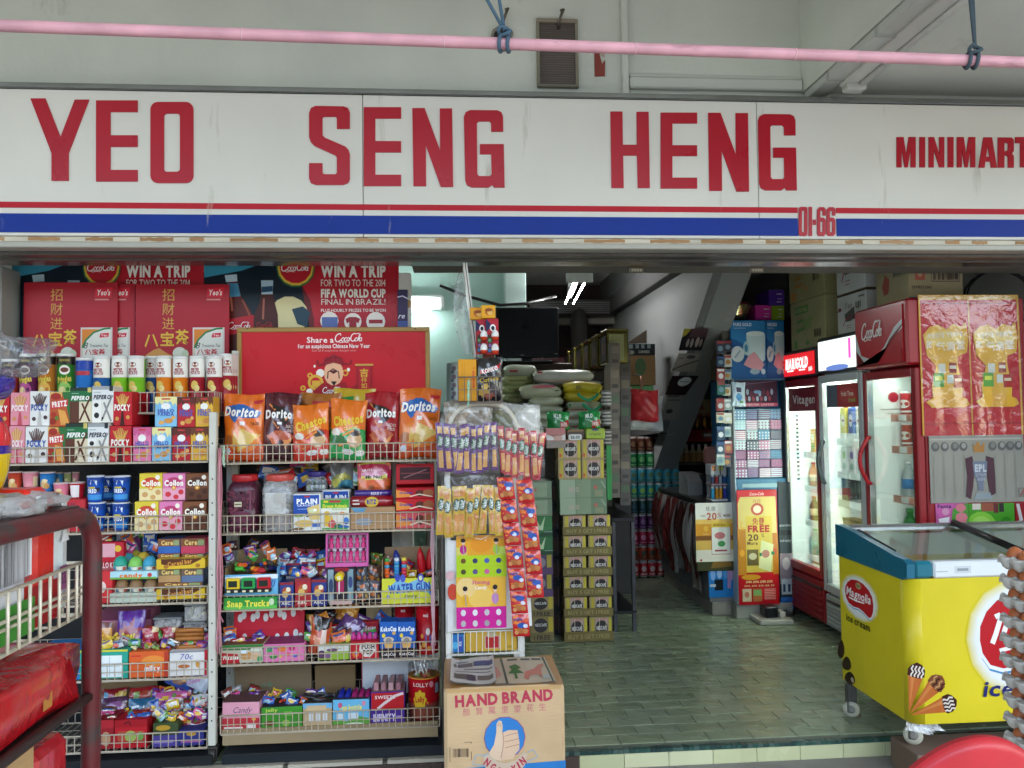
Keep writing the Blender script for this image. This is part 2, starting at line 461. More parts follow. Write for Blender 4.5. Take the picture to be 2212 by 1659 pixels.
FZ=0.0;WZ=-0.075;KY=3.45
def S_(b,name,m,**k):return kind(b.build(name,m,**k),'structure')
b=B();b.poly([(-80,-80,-.09),(80,-80,-.09),(80,80,-.09),(-80,80,-.09)],'#5d5b57');S_(b,'ground','concrete')
b=B();b.box(-15,15,-2.2,KY,-.2,WZ,'#8d8a85');S_(b,'walkway','concrete')
b=B();b.box(-15,15,-2.35,-2.2,-.2,WZ+.02,'#77756f');S_(b,'walkway_kerb','concrete')
fl=B();fl.box(-2.9,3.4,KY+.03,10.6,-.12,-.003,'#6f7466');floor=S_(fl,'floor','concrete',loc=(0,0,0))
TW,TH=.198,.099
tm=B();tm.box(-TW/2+.0015,TW/2-.0015,-TH/2+.0015,TH/2-.0015,-.004,.002,'#7f8b72',.0015)
tcols=['#828e72','#879277','#7b876d','#848f77','#8c957a']
tms=[]
for c in tcols:
 t_=B();t_.box(-TW/2+.0015,TW/2-.0015,-TH/2+.0015,TH/2-.0015,-.004,.002,c,.0015)
 o=t_.build('floor_tile','tile',floor,loc=(0,0,0));tms.append(o.data);D.objects.remove(o)
rest=B();n_t=0
rows=int((10.4-KY-.06)/TH)
cand=[]
for j in range(rows):
 y=KY+.06+TH*(j+.5)
 for i in range(-14,18):
  x=i*TW+(TW/2 if j%2 else 0)+.03
  if not-2.6<x<3.2:continue
  vis=.42<x/y<.56 or(.08<x/y<.56 and(y<5.3 or x/y>.2))
  cand.append((0 if vis and y<6.3 else 1,y,x))
cand.sort()
for k,(vis,y,x)in enumerate(cand):
 dz=jit(.0012)
 if k<296 and vis==0:
  o=D.objects.new('floor_tile',tms[random.randrange(5)]);C.objects.link(o);o.parent=floor;o.location=(x,y,dz)
  o.rotation_euler=(R(jit(.16)),R(jit(.12)),R(jit(.25)))
 else:
  c=tcols[random.randrange(5)];a,e=TW/2-.0015,TH/2-.0015
  rest.box(x-a,x+a,y-e,y+e,-.004,.002+dz,c)
kind(rest.build('floor_tiling','tile',floor),'stuff')
kb=B();kb.box(-2.9,3.4,KY+.004,KY+.03,-.2,-.006,'#5b5a50');kerb=S_(kb,'kerb','concrete',loc=(0,KY,-.2))
x=-2.75
while x<3.3:
 wdt=.193
 t_=B();left=x<.45
 t_.box(x+.001,x+wdt-.001,KY-.004,KY+.004,WZ,-.016,'#4d403a' if left else random.choice(['#c6c89c','#cdcea6','#bcc096']),.0012)
 t_.build('kerb_tile','tile',kerb);x+=wdt
ms=B();x=.3
while x<3.3:
 for yy,zz in((KY-.005,0),):ms.box(x,x+.0215,yy,yy+.03,-.014,.001,random.choice(['#2c4a44','#33564c','#27403d','#4b6259']))
 x+=.0235
kind(ms.build('mosaic_nosing','tile',kerb),'stuff')
x=-2.75
while x<.3:
 L=random.uniform(.28,.5)
 n_=B();n_.box(x,min(x+L,.3),KY-.006,KY+.03,-.013,.002,'#b5ae9c',.001);n_.build('nosing_strip','tile',kerb);x+=L+.02
SY=3.40
sz0,sz1=U(1106,507,SY).z,U(1106,211,SY).z
XL,XR=-2.9,3.5
xb=U(1741,100,3.50).x
b=B();b.box(-15,XL-.2,3.5,3.7,-.2,4.3,'#a8aca4');S_(b,'added_side_wall','wall')  # unseen wall past the shop, added to hold back light from the side
b=B();b.box(4.51,15,3.5,3.7,-.2,4.3,'#a8aca4');S_(b,'added_side_wall','wall')  # same added wall at the other end, out of view
b=B();b.box(-40,40,-52,-44,-.1,9.5,'#8a8880')  # unseen block behind the camera, added to keep low sky out of reflections
for k in range(26):
 for j in range(3):b.box(-39+3*k,-37.2+3*k,-44.02,-43.98,1.2+2.8*j,2.7+2.8*j,'#2a2e32')
S_(b,'unseen_sky_block','dingy')
b=B();b.box(XL,4.5,3.56,3.74,sz0-.02,4.3,'#ced2c8')
S_(b,'upper_wall','wall')
zc=U(1600,196,3.56).z
b=B();b.box(xb,4.5,1.0,3.558,U(1800,203,3.55).z+.004,4.3,'#ced2c8');S_(b,'beam','wall')
b=B();b.box(-15,xb-.003,-2.2,3.558,4.0,4.25,'#d2d5cc');S_(b,'ceiling','wall')
b=B();b.box(xb+.001,15,-2.2,.995,4.0,4.25,'#d2d5cc');S_(b,'ceiling_bay','wall')
cb=B();c0=U(1348,100,3.555);cb.box(c0.x-.014,c0.x+.016,3.532,3.558,zc-.06,3.99,'#c9cdc4',.004)
m0,m1=c0.x+.02,xb-.004
cb.box(m0,m1,3.530,3.558,U(1550,192,3.53).z,U(1550,168,3.53).z,'#c9cdc4',.006)
cb.box(m0,m1,3.540,3.558,U(1550,168,3.53).z+.003,U(1550,160,3.53).z,'#bfc4bb',.003)
tag(cb.build('cable_trunking','enamel'),'white painted cable trunking running up the grey wall and along above the sign','trunking')
zs=U(1800,203,3.55).z
t0=U(1760,196,3.5);
b=B();b.box(t0.x-.03,t0.x+.05,1.05,3.54,zs-.035,zs+.002,'#b9bdb6',.004)
b.box(t0.x+.055,t0.x+.075,1.05,3.54,zs-.018,zs+.002,'#a9ada6',.003)
b.box(t0.x+.115,t0.x+.175,1.9,3.3,zs-.03,zs+.002,'#b3b7b0',.004)
for yy in(1.6,2.3,2.9,3.3):b.box(t0.x-.034,t0.x+.08,yy,yy+.02,zs-.04,zs-.002,'#9fa39c',.003)
tag(b.build('ceiling_conduit','enamel'),'flat grey conduit with saddles along the underside of the concrete beam','conduit')
l0=U(1824,206,3.38)
fx=empty('fluorescent_batten',(l0.x,2.2,zs),'unlit fluorescent batten fixed to the underside of the concrete beam','lamp')
b=B();b.box(l0.x-.035,l0.x+.03,1.5,3.36,zs-.05,zs,'#c4c7bf',.006);b.build('housing','enamel',fx)
b=B();b.tube([(l0.x+.045,1.55,zs-.05),(l0.x+.045,3.30,zs-.05)],.016,'#dcdfda',10);b.build('tube','enamel',fx)
b=B();b.box(l0.x-.02,l0.x+.07,3.31,3.37,zs-.075,zs-.01,'#b9bab2',.008);b.build('end_cap','enamel',fx)
v0=fr(1159,44,1248,191,3.555)
vt=empty('wall_vent',(sum(v0[:2])/2,3.55,v0[2]),'tall brown mesh vent in a weathered frame on the grey wall','vent')
b=B();e=.013
F=front(*v0,3.535);W_,H_=F.W,F.H
b.box(v0[0],v0[1],3.535,3.558,v0[3]-e*1.4,v0[3],'#8f8573',.002);b.box(v0[0],v0[1],3.535,3.558,v0[2],v0[2]+e,'#7b7669',.002)
b.box(v0[0],v0[0]+e,3.537,3.558,v0[2]+e,v0[3]-e*1.4,'#84806f',.002);b.box(v0[1]-e,v0[1],3.537,3.558,v0[2]+e,v0[3]-e*1.4,'#84806f',.002)
b.build('frame','dingy',vt)
b=B();b.box(v0[0]+e,v0[1]-e,3.549,3.553,v0[2]+e,v0[3]-e*1.4,'#564d47');b.build('mesh_panel','dark',vt)
b=B()
for k in range(1,26):
 zz=v0[2]+e+(v0[3]-v0[2]-2.4*e)*k/26;b.box(v0[0]+e,v0[1]-e,3.5465,3.5488,zz-.0012,zz+.0012,'#6d635b')
b.build('mesh_wire','dark',vt)
def hook(px,py):
 p=U(px,py,3.55);b=B()
 b.tube([p+Vector((0,0,-.045)),p+Vector((0,-.02,-.02)),p+Vector((.012,-.035,.012)),p+Vector((.02,-.03,.03)),p+Vector((.012,-.012,.036))],.007,'#6b6359',6);return b
tag(hook(1206,42).build('wall_hook','steel'),'rusty iron hook in the grey wall above the mesh vent','hook')
tag(hook(1087,40).build('wall_hook','steel'),'rusty iron hook in the grey wall above the round hole','hook')
hp=U(1085,84,3.556);b=B()
o8=ell(0,0,.055,.06,9,22,382)[:8]
Fh=Flat((hp.x,3.554,hp.z),(1,0,0),(0,0,1),1,1)
b.prism(Fh,ell(0,0,.043,.048,8,22,382)[:8],-.01,.003,'#2b2a28');
b.ring(Fh,o8,ell(0,0,.043,.048,9,22,382)[:8],-.004,.009,'#8d8a7c')
tag(b.build('wall_opening','dingy'),'dark eight-sided hole with a chipped rim in the grey wall','hole')
tp=fr(1284,90,1307,166,3.557);b=B();F=front(*tp,3.5565)
b.prism(F,[(0,0),(.95,.02),(1,.5),(.72,.36),(.5,.62),(.75,1),(0,.98)],-.001,.001,'#8a4138');b.prism(F,[(.6,.62),(.98,.55),(.95,.98),(.78,1)],-.001,.0005,'#b9a596')
tag(b.build('torn_tape','card'),'torn piece of brown red tape stuck on the grey wall','tape')
# ---------------------------------------------------------------- the sign
sg=empty('shop_sign',(0,SY,sz0),'long white shop sign with big red letters above a red and a blue stripe','sign')
xs=[U(-260,350,SY).x,U(784,350,SY).x,U(1637,350,SY).x,U(2500,350,SY).x]
for k in range(3):
 b=B();b.box(xs[k]+.0015,xs[k+1]-.0015,SY,SY+.05,sz0-.012,sz1,'#d6d5cd',.001);b.build('sign_panel','signface',sg)
b=B();b.box(xs[0],xs[3],SY-.012,SY+.15,sz1+.002,U(1106,196,SY-.012).z,'#8d8f8b',.003);b.build('top_rail','alu',sg)
b=B();b.box(xs[0],xs[3],SY+.055,SY+.15,sz0-.01,sz1,'#3a3a38');b.build('backing','dark',sg)
def band(p0,p1,q0,q1,col,nm):
 z0,z1=U(1106,q1,SY).z,U(1106,q0,SY).z;x0,x1=U(p0,470,SY).x,U(p1,470,SY).x
 b=B();b.box(x0,x1,SY-.003,SY+.001,z0,z1,col);b.build(nm,'signface',sg)
for p0,p1 in((-260,1723),(1806,2500)):
 band(p0,p1,444,456,'#b3202f','red_stripe');band(p0,p1,468,507,'#12328c','blue_stripe')
def SP(px,py):p=U(px,py,SY);return(p.x,p.z)
FS=Flat((0,SY,0),(1,0,0),(0,0,1),1,1)
RED='#ab1a2b'
def letter(polys,ring=None):
 b=B()
 for p in polys:b.prism(FS,[SP(*q)for q in p],-.001,.005,RED)
 if ring:
  o_,i_=ring
  b.ring(FS,[SP(*q)for q in o_][::-1],[SP(*q)for q in i_][::-1],-.001,.005,RED)
 b.build('letter','gloss',sg)
def rr(x0,y0,x1,y1,r,n=5):
 p=[]
 for cx,cy,a in((x1-r,y0+r,-90),(x1-r,y1-r,0),(x0+r,y1-r,90),(x0+r,y0+r,180)):
  p+=[(cx+r*math.cos(R(a+90*i/n)),cy+r*math.sin(R(a+90*i/n)))for i in range(n+1)]
 return p
z1_=lambda P:[(x/3,y/3)for x,y in P]
z2_=lambda P:[(737.3+x/3,y/3)for x,y in P]
z3_=lambda P:[(1474.7+x/3,y/3)for x,y in P]
letter([z1_([(200,640),(297,640),(395,890),(487,648),(580,648),(447,995),(447,1173),(337,1173),(337,995)])])
def Eb(Z,x0,x1,y0,y1,st,t,dy=0):
 h=y1-y0;m=y0+h*.43
 letter([Z([(x0,y0),(x1,y0),(x1,y0+t),(x0+st,y0+t),(x0+st,m),(x1,m),(x1,m+t),(x0+st,m+t),(x0+st,y1-t),(x1,y1-t),(x1,y1),(x0,y1)])])
Eb(z1_,625,894,653,1178,93,75)
letter([],(z1_(rr(977,663,1255,1188,48)),z1_(rr(1065,738,1168,1115,20))))
letter([[(756,279),(728,279),(728,256),(725,253),(700,253),(697,256),(697,293),(702,298),(746,317),(753,324),(756,334),(756,388),(752,396),(742,400),(682,400),(672,396),(668,386),(668,353),(697,353),(697,374),(700,377),(725,377),(728,374),(728,341),(724,336),(680,316),(672,308),(668,297),(668,245),(672,234),(682,229.5),(742,230.5),(752,234),(756,244)]])
Eb(z2_,146,388,697,1207,75,73)
def Nb(Z,dx,dy=0):letter([Z([(x+dx,y+dy)for x,y in[(460,703),(540,703),(640,975),(638,705),(718,705),(725,1213),(645,1213),(548,945),(550,1208),(468,1208)]])])
Nb(z2_,0)
GP=[(1087,285),(1061,285),(1061,267),(1057,263),(1034,263),(1030,267),(1031,377),(1035,381),(1058,381),(1062,377),(1061,334),(1036.6,334),(1036.6,312),(1088,312),(1090,405.7),(1067,405.7),(1063,400),(1055.6,405.7),(1019,405.7),(1009,401),(1005,391),(1002,253),(1006,243),(1015.6,238.5),(1074,239),(1083,243),(1086.6,252)]
letter([GP])
def Hb():
 letter([z2_([(1743,725),(1821,725),(1823,940),(1914,940),(1912,727),(1990,727),(1998,1220),(1920,1220),(1915,1010),(1825,1010),(1829,1220),(1750,1220)])])
Hb()
Eb(z2_,2068,2304,732,1223,76,70)
Nb(z3_,-297,30)
letter([[(x+(1636.5-1002)+0,y*.985+12.2)for x,y in[(1002+(q[0]-1002)*.955,q[1])for q in GP]]])
def BL(Z,x0,x1,y0,y1,pts):letter([Z([(x0+(x1-x0)*u,y1-(y1-y0)*v)for u,v in pts])])
LM=[(0,0),(0,1),(.36,1),(.5,.42),(.64,1),(1,1),(1,0),(.74,0),(.74,.62),(.58,0),(.42,0),(.26,.62),(.26,0)]
LN=[(0,0),(0,1),(.34,1),(.68,.42),(.68,1),(1,1),(1,0),(.68,0),(.32,.6),(.32,0)]
LA=[(0,0),(.27,1),(.73,1),(1,0),(.68,0),(.64,.2),(.36,.2),(.32,0)]
LA2=[(.40,.36),(.5,.72),(.60,.36)]
for(x0,x1,L)in((1384,1507,LM),(1532,1568,[(0,0),(0,1),(1,1),(1,0)]),(1592,1692,LN),(1715,1752,[(0,0),(0,1),(1,1),(1,0)]),(1775,1893,LM),(2152,2252,[(0,1),(1,1),(1,.8),(.68,.8),(.68,0),(.32,0),(.32,.8),(0,.8)])):
 BL(z3_,x0,x1,890,1086,L)
def holed(Z,x0,x1,y0,y1,parts):
 letter([Z([(x0+(x1-x0)*u,y1-(y1-y0)*v)for u,v in p])for p in parts])
holed(z3_,1915,2033,892,1088,[[(0,0),(.27,1),(.5,1),(.5,.74),(.40,.36),(.5,.36),(.5,.2),(.36,.2),(.32,0)],[(.5,1),(.73,1),(1,0),(.68,0),(.64,.2),(.5,.2),(.5,.36),(.6,.36),(.5,.74)]])
holed(z3_,2040,2142,893,1088,[[(0,0),(0,1),(.4,1),(.4,0)],[(.4,1),(.85,1),(1,.92),(1,.55),(.88,.47),(1,.38),(1,0),(.64,0),(.64,.34),(.58,.4),(.4,.4),(.4,.54),(.6,.56),(.64,.62),(.64,.8),(.4,.84)]])
letter([],(z3_(rr(750,1342,806,1530,14)),z3_(rr(770,1366,786,1506,6))))
BL(z3_,815,836,1342,1530,[(0,0),(0,1),(1,1),(1,0)])
BL(z3_,842,862,1425,1458,[(0,0),(0,1),(1,1),(1,0)])
for x0 in(869,931):
 w6=56
 letter([z3_([(x0,1360),(x0+14,1344),(x0+w6-12,1344),(x0+w6,1358),(x0+w6,1398),(x0+w6-20,1398),(x0+w6-20,1368),(x0+20,1368),(x0+20,1412),(x0+20,1506),(x0+10,1530),(x0,1516)]),z3_([(x0+20.3,1412),(x0+w6-14,1412),(x0+w6,1426),(x0+w6,1516),(x0+w6-12,1530),(x0+10.2,1530),(x0+20.3,1506),(x0+w6-20,1506),(x0+w6-20,1436),(x0+20.3,1436)])])
zA,zB,zC=U(1106,509,SY).z,U(1106,524,SY).z,U(1106,537,SY).z
b=B();b.box(xs[0],xs[3],SY+.012,SY+.06,zB,sz0-.013,'#cfc9b8',.001);st=b.build('chipped_strip','dingy',sg)
b=B();x=xs[0]+.4;F=Flat((0,SY+.012,0),(1,0,0),(0,0,1),1,1)
while x<xs[3]:
 L=random.uniform(.05,.2);hh=(sz0-.013-zB);n=7
 top=[(x+L*i/n,zB+hh*(.86+jit(.1)))for i in range(n+1)];bot=[(x+L*i/n,zB+hh*(.16+jit(.1)))for i in range(n+1)]
 b.prism(F,bot+top[::-1],0,.0008,random.choice(['#a9835a','#9c7850','#b08d66']));x+=L+random.uniform(.04,.15)
b.build('bare_wood_patch','kraft',sg)
b=B();b.box(xs[0],xs[3],SY+.004,SY+.08,zC,zB-.001,'#a9a79b',.004);b.build('bottom_rail','enamel',sg)
zs2=zC+.004
b=B();b.box(XL,XR,SY+.082,3.80,zs2-.004,zs2+.02,'#b4b2ae');S_(b,'soffit','alu')
b=B();b.box(XL,XR,SY+.16,3.50,zs2-.016,zs2-.005,'#6d6b66');b.box(XL,XR,3.63,3.65,zs2-.012,zs2-.005,'#77756f');S_(b,'soffit_trim','steel')
zl0=U(1500,588,3.95).z
xo=U(893,600,3.95).x
b=B();b.box(xo,XR,3.80,3.98,zl0,zs2+.05,'#6b675f',.004);b.box(xo,XR,3.79,3.80,zl0,zl0+.02,'#8d877a',.003);S_(b,'lintel','dingy')
for px in(1375,2020/1.0-385,):
 p=U(px,584,3.78);b=B();b.box(p.x-.035,p.x+.035,3.775,3.789,p.z-.012,p.z+.014,'#877f70',.003)
 for k in range(4):b.box(p.x-.026+k*.0135,p.x-.016+k*.0135,3.772,3.776,p.z-.006,p.z+.006,'#cfc9b4',.002)
 tag(b.build('shutter_latch','steel'),'small shutter latch plate under the lintel, above the '+('television' if px==1375 else 'blue boxes'),'latch','shutter latches')
b=B();b.box(-3.1,-2.9,3.3,10.7,-.2,4.0,'#c8cac6');S_(b,'side_wall','wall')
b=B();b.box(3.4,3.6,3.3,10.7,-.2,4.0,'#c8cac6');S_(b,'side_wall','wall')
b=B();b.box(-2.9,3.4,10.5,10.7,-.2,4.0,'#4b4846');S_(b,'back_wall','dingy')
b=B();b.box(-2.9,3.4,3.75,10.5,2.95,3.1,'#dde1de');S_(b,'shop_ceiling','wall')
p0,p1=U(880,600,6.75).x,U(1092,600,6.75).x
b=B();b.box(-2.9,p1,6.75,6.87,0,2.95,'#b0d0c8');S_(b,'partition','wall')
q1=U(1136,600,6.55).x
b=B();b.box(p1-.02,q1,6.55,6.87,0,2.95,'#9fb4ae',.005);S_(b,'column','wall')
b=B();b.tube([U(950,617,6.0),U(1010,640,6.0),U(1080,659,6.0),U(1136,656,6.0),U(1200,640,7.0)],.012,'#20201f',6)
b.tube([U(1055,660,6.0),U(1055,745,6.0)],.012,'#20201f',6)
tag(b.build('cable','plastic'),'black cable sagging across the pale wall above the television','cable')
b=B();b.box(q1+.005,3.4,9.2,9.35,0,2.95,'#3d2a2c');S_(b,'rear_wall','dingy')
r0=fr(1200,775,1258,1000,9.0)
b=B();b.box(r0[0]-.6,r0[1]+.1,8.9,9.19,.9,U(1200,772,9).z,'#6d1f2b',.01)
tag(b.build('red_cabinet','enamel'),'dark red cabinet standing at the rear wall beyond the television','cabinet')
b=B();b.box(U(1138,690,8.5).x,U(1330,690,8.5).x,8.3,8.45,U(1230,705,8.5).z,U(1230,668,8.5).z,'#8b8880',.01);S_(b,'rear_beam','dingy')
b=B();a0=fr(1135,655,1260,690,8.4);b.box(a0[0],a0[1]+.3,8.1,8.29,a0[2],a0[3],'#2d2c2b',.02)
for k in range(6):b.box(a0[0]+.05,a0[1]+.25,8.085,8.1,a0[2]+.03+k*.02,a0[2]+.038+k*.02,'#555',.002)
tag(b.build('air_conditioner','plastic'),'dark wall air conditioner under the shop ceiling at the back','air conditioner')
sx=U(1420,800,6.6).x
def SX(px,py):return UX(px,py,sx)
b=B()
pts=[SX(1262,700),SX(1448,575),SX(1540,575),SX(1480,760),SX(1425,935),SX(1395,960),SX(1262,960)]
ya,yb_=SX(1262,700).y,SX(1545,575).y
YF,YN=9.1,SX(1540,575).y
zt=2.95
side=[(YF,.3),(YF,zt),(YN,zt),(YN,SX(1545,590).z)]
yq=[SX(1425,935),SX(1540,590)]
side=[(YF,1.15),(YF,zt),(yq[1].y,zt),(yq[1].y,yq[1].z),(yq[0].y,yq[0].z)]
b.prism(Flat((sx,0,0),(0,-1,0),(0,0,1),1,1),[(-y,z)for y,z in side],-.06,0,'#5f6160')
S_(b,'stair_wall','wall')
a,c=yq[0],yq[1];dv=(c-a);a2=a-dv*.5;a_st,c_st=a.copy(),c.copy()
b=B();wd=.26
b.poly([(sx+.062,a2.y,a2.z),(sx+wd,a2.y,a2.z),(sx+wd,c.y,c.z),(sx+.062,c.y,c.z)],'#777a78')
b.poly([(sx+.062,a2.y,a2.z+.2),(sx+.062,a2.y,a2.z),(sx+.062,c.y,c.z),(sx+.062,c.y,c.z+.2)],'#9c9e9c')
b.poly([(sx+wd,a2.y,a2.z),(sx+wd,a2.y,a2.z+.3),(sx+wd,c.y,c.z+.3),(sx+wd,c.y,c.z)],'#7c6a6a')
S_(b,'stair_soffit','wall')
b=B();b.box(sx-.09,sx-.002,4.7,9.1,U(1350,640,6.6).z-.05 if False else SX(1350,668).z,SX(1350,630).z,'#2d2c2c',.005);S_(b,'dark_rail','dingy')
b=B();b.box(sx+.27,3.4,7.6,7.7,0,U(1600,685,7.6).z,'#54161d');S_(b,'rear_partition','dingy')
b=B();b.box(U(-40,700,3.98).x-.3,U(22,700,3.9).x,3.82,4.05,0,zs2,'#8d918d',.006);S_(b,'pillar','wall')
def tube_lamp(pa,pb,Y0,Y1,label):
 pass
la,lb=U(1250,622,6.0),U(1232,660,7.1)
zl=2.62
lm=empty('twin_tube_lamp',(la.x,6.3,zl),'lit twin tube lamp hanging under the shop ceiling behind the television','lamp')
g0=U(1251,603,5.9);zl=g0.z
def atz(px,py,z):
 d=ROT@Vector(((px-1106.0)/FPX,(829.5-py)/FPX,-1.0));t=(z-CAM_Z)/d.z;return Vector((d.x*t,d.y*t,z))
for(pa,pb)in(((1240,612),(1221,656)),((1262,612),(1238.5,656))):
 A,Bq=atz(*pa,zl),atz(*pb,zl);b=B();b.tube([A,A+(Bq-A)*.98],.0065,'#ffffff',10);b.build('tube','lamp',lm)
A,Bq=atz(1251,605,zl),atz(1230,657,zl)
b=B();dv=(Bq-A);b.tube([A+Vector((0,0,.075)),Bq+Vector((0,0,.075))],.03,'#6f7270',4);b.build('housing','enamel',lm)
b=B();b.box(A.x-.1,A.x+.1,A.y-.03,A.y+.01,zl-.02,zl+.06,'#b9bcb9',.004);b.build('end_cap','enamel',lm)
b=B();b.tube([A+Vector((0,.02,.05)),A+Vector((0,.02,2.95-zl))],.012,'#9a9d9a',6);b.tube([Bq+Vector((0,0,.05)),Bq+Vector((0,0,2.95-zl))],.012,'#9a9d9a',6);b.build('hanger','enamel',lm)
wl=U(905,658,6.5)
lm=empty('wall_lamp',(wl.x,6.74,wl.z),'lit white bulkhead lamp on the pale wall beside the poster','lamp')
b=B();b.box(wl.x-.25,wl.x+.20,6.62,6.745,wl.z-.02,wl.z+.10,'#d5dbd8',.02);b.build('housing','enamel',lm)
b=B();b.box(wl.x-.24,wl.x+.10,6.54,6.62,wl.z-.05,wl.z+.05,'#f4fffc',.03);b.build('diffuser','lamp_dim',lm)
# ---------------------------------------------------------------- pink pole on blue ropes
PY=2.1
pa,pe=U(-260,46,PY),U(2480,144.5,PY);pd=(pe-pa).normalized()
pl=empty('laundry_pole',pa.lerp(pe,.5),'long pink pole hanging on blue ropes in front of the sign','pole')
b=B();b.tube([pa.lerp(pe,k/8)for k in range(9)],.0155,'#dfa6b2',12);b.build('pole_tube','polepaint',pl)
for px in(522,958,1370,1715,1850):
 q=U(px,46+(px+260)*98.5/2740,PY);b=B();b.tube([q,q+pd*.004],.0165,'#e3b4bc',12);b.build('seam_ring','enamel',pl)
def rope(px,tops,lab,col):
 q=U(px,46+(px+260)*98.5/2740,PY);b=B();r=.0052
 for dx in(-.011,.011):
  loop=[q+Vector((dx+.004*math.sin(t*1.3),.0205*math.cos(t),.0205*math.sin(t)))for t in[2*math.pi*k/14 for k in range(14)]];b.tube(loop,r,col,7,closed=True)
 kn=q+Vector((0,-.018,.026))
 b.tube([kn+Vector((.016*math.cos(t),.008*math.sin(t*2),.010*math.sin(t)))for t in[2*math.pi*k/10 for k in range(10)]],r,col,7,closed=True)
 for tx,ty in tops:
  T=U(tx,ty,PY);d=T-kn;n=6;L=d*(1.0+(3.99-T.z)/(T.z-kn.z))if T.z<3.9 else d
  b.tube([kn+L*(k/n)+Vector((.002*math.sin(k*2.1),0,0))for k in range(n+1)],r*.9,col,7)
 tag(b.build('blue_rope','cloth'),lab,'rope','blue ropes holding the pink pole')
rope(1089,((1052,0),(1078,0)),'blue rope looped round the pole in front of the dark wall hole','#4a6478')
rope(2098,((2095,0),(2101,0)),'grey blue rope knotted round the pole below the concrete beam','#46565f')
def pp(ops,p0,q0,p1,q1):
 """photo pixel designs -> frame units"""
 fu=lambda x:(x-p0)/(p1-p0);fv=lambda y:(q1-y)/(q1-q0);W,H=p1-p0,q1-q0;out=[]
 for o in ops:
  k=o[0]
  if k=='r':out.append(('r',fu(o[1]),fv(o[4]),fu(o[3]),fv(o[2]),o[5]))
  elif k=='e':out.append(('e',fu(o[1]),fv(o[2]),o[3]/W,o[4]/H,o[5]))
  elif k=='p':out.append(('p',[(fu(x),fv(y))for x,y in o[1]],o[2]))
  elif k=='s':out.append(('s',[(fu(x),fv(y))for x,y in o[1]],o[2]/H,o[3]))
  elif k=='t':
   kw=dict(o[6])if len(o)>6 else{}
   if kw.get('w'):kw['w']=kw['w']/W
   out.append(('t',o[1],fu(o[2]),fv(o[3]),o[4]/H,o[5],kw))
  elif k=='cola':out+=cola(fu(o[1]),fv(o[2]),o[3]/H,W/H,o[4])
 return out
def board(p0,q0,p1,q1,Y,name,label,cat,grp,base,ops,th=.006,m='gloss',px=True,tilt=0,rz=0):
 x0,x1,z0,z1=fr(p0,q0,p1,q1,Y);b=B();b.box(x0,x1,Y,Y+th,z0,z1,base,.0008)
 o=tag(b.build(name,m,loc=((x0+x1)/2,Y+th,z0)),label,cat,grp)
 p=B();p.ops(front(x0,x1,z0,z1,Y),pp(ops,p0,q0,p1,q1)if px else ops,.0004);p.build('front_print',m,o)
 o.rotation_euler=(R(tilt),0,R(rz))
 return o
xo2=U(862,640,3.97).x
b=B();b.box(XL,xo2,4.0,4.03,0,zs2,'#2b2d2f');S_(b,'shopfront_panel','gloss')
wp=fr(846,700,893,1500,3.96);b=B();b.box(wp[0],wp[1],3.965,3.998,0.05,1.55,'#cfd0c8',.006);b.box((wp[0]+wp[1])/2-.004,(wp[0]+wp[1])/2+.004,3.960,3.966,.05,1.55,'#8f918b');S_(b,'door_frame','enamel')
pst=fr(863,556,889,1000,3.96);b=B();b.box(pst[0],pst[1],3.94,4.02,0,zs2-.01,'#c9c9c1',.003);S_(b,'door_post','wall')
b=B();
for q0,q1 in((648,664),(716,726)):z0,z1=U(875,q1,3.93).z,U(875,q0,3.93).z;b.box(pst[0]-.004,pst[1]+.004,3.934,3.9395,z0,z1,'#9a7a4e')
tag(b.build('parcel_tape','card'),'brown parcel tape wrapped round the white door post','tape')
b=B();x0,x1,z0,z1=fr(858,624,880,705,3.90);b.box(x0,x1,3.925,3.932,z0,z1,'#2a1b45',.001)
F=front(x0,x1,z0,z1,3.925);b.ops(F,[('t','re',.45,.3,.14,'#e8e4ee',{'sh':.3}),('s',[(0,.8),(.5,.83),(1,.76)],.03,'#cfc8da'),('r',0,0,1,.16,'#3d4f8f')])
tag(b.build('purple_poster','gloss'),'strip of a purple poster showing beside the white door post','poster')
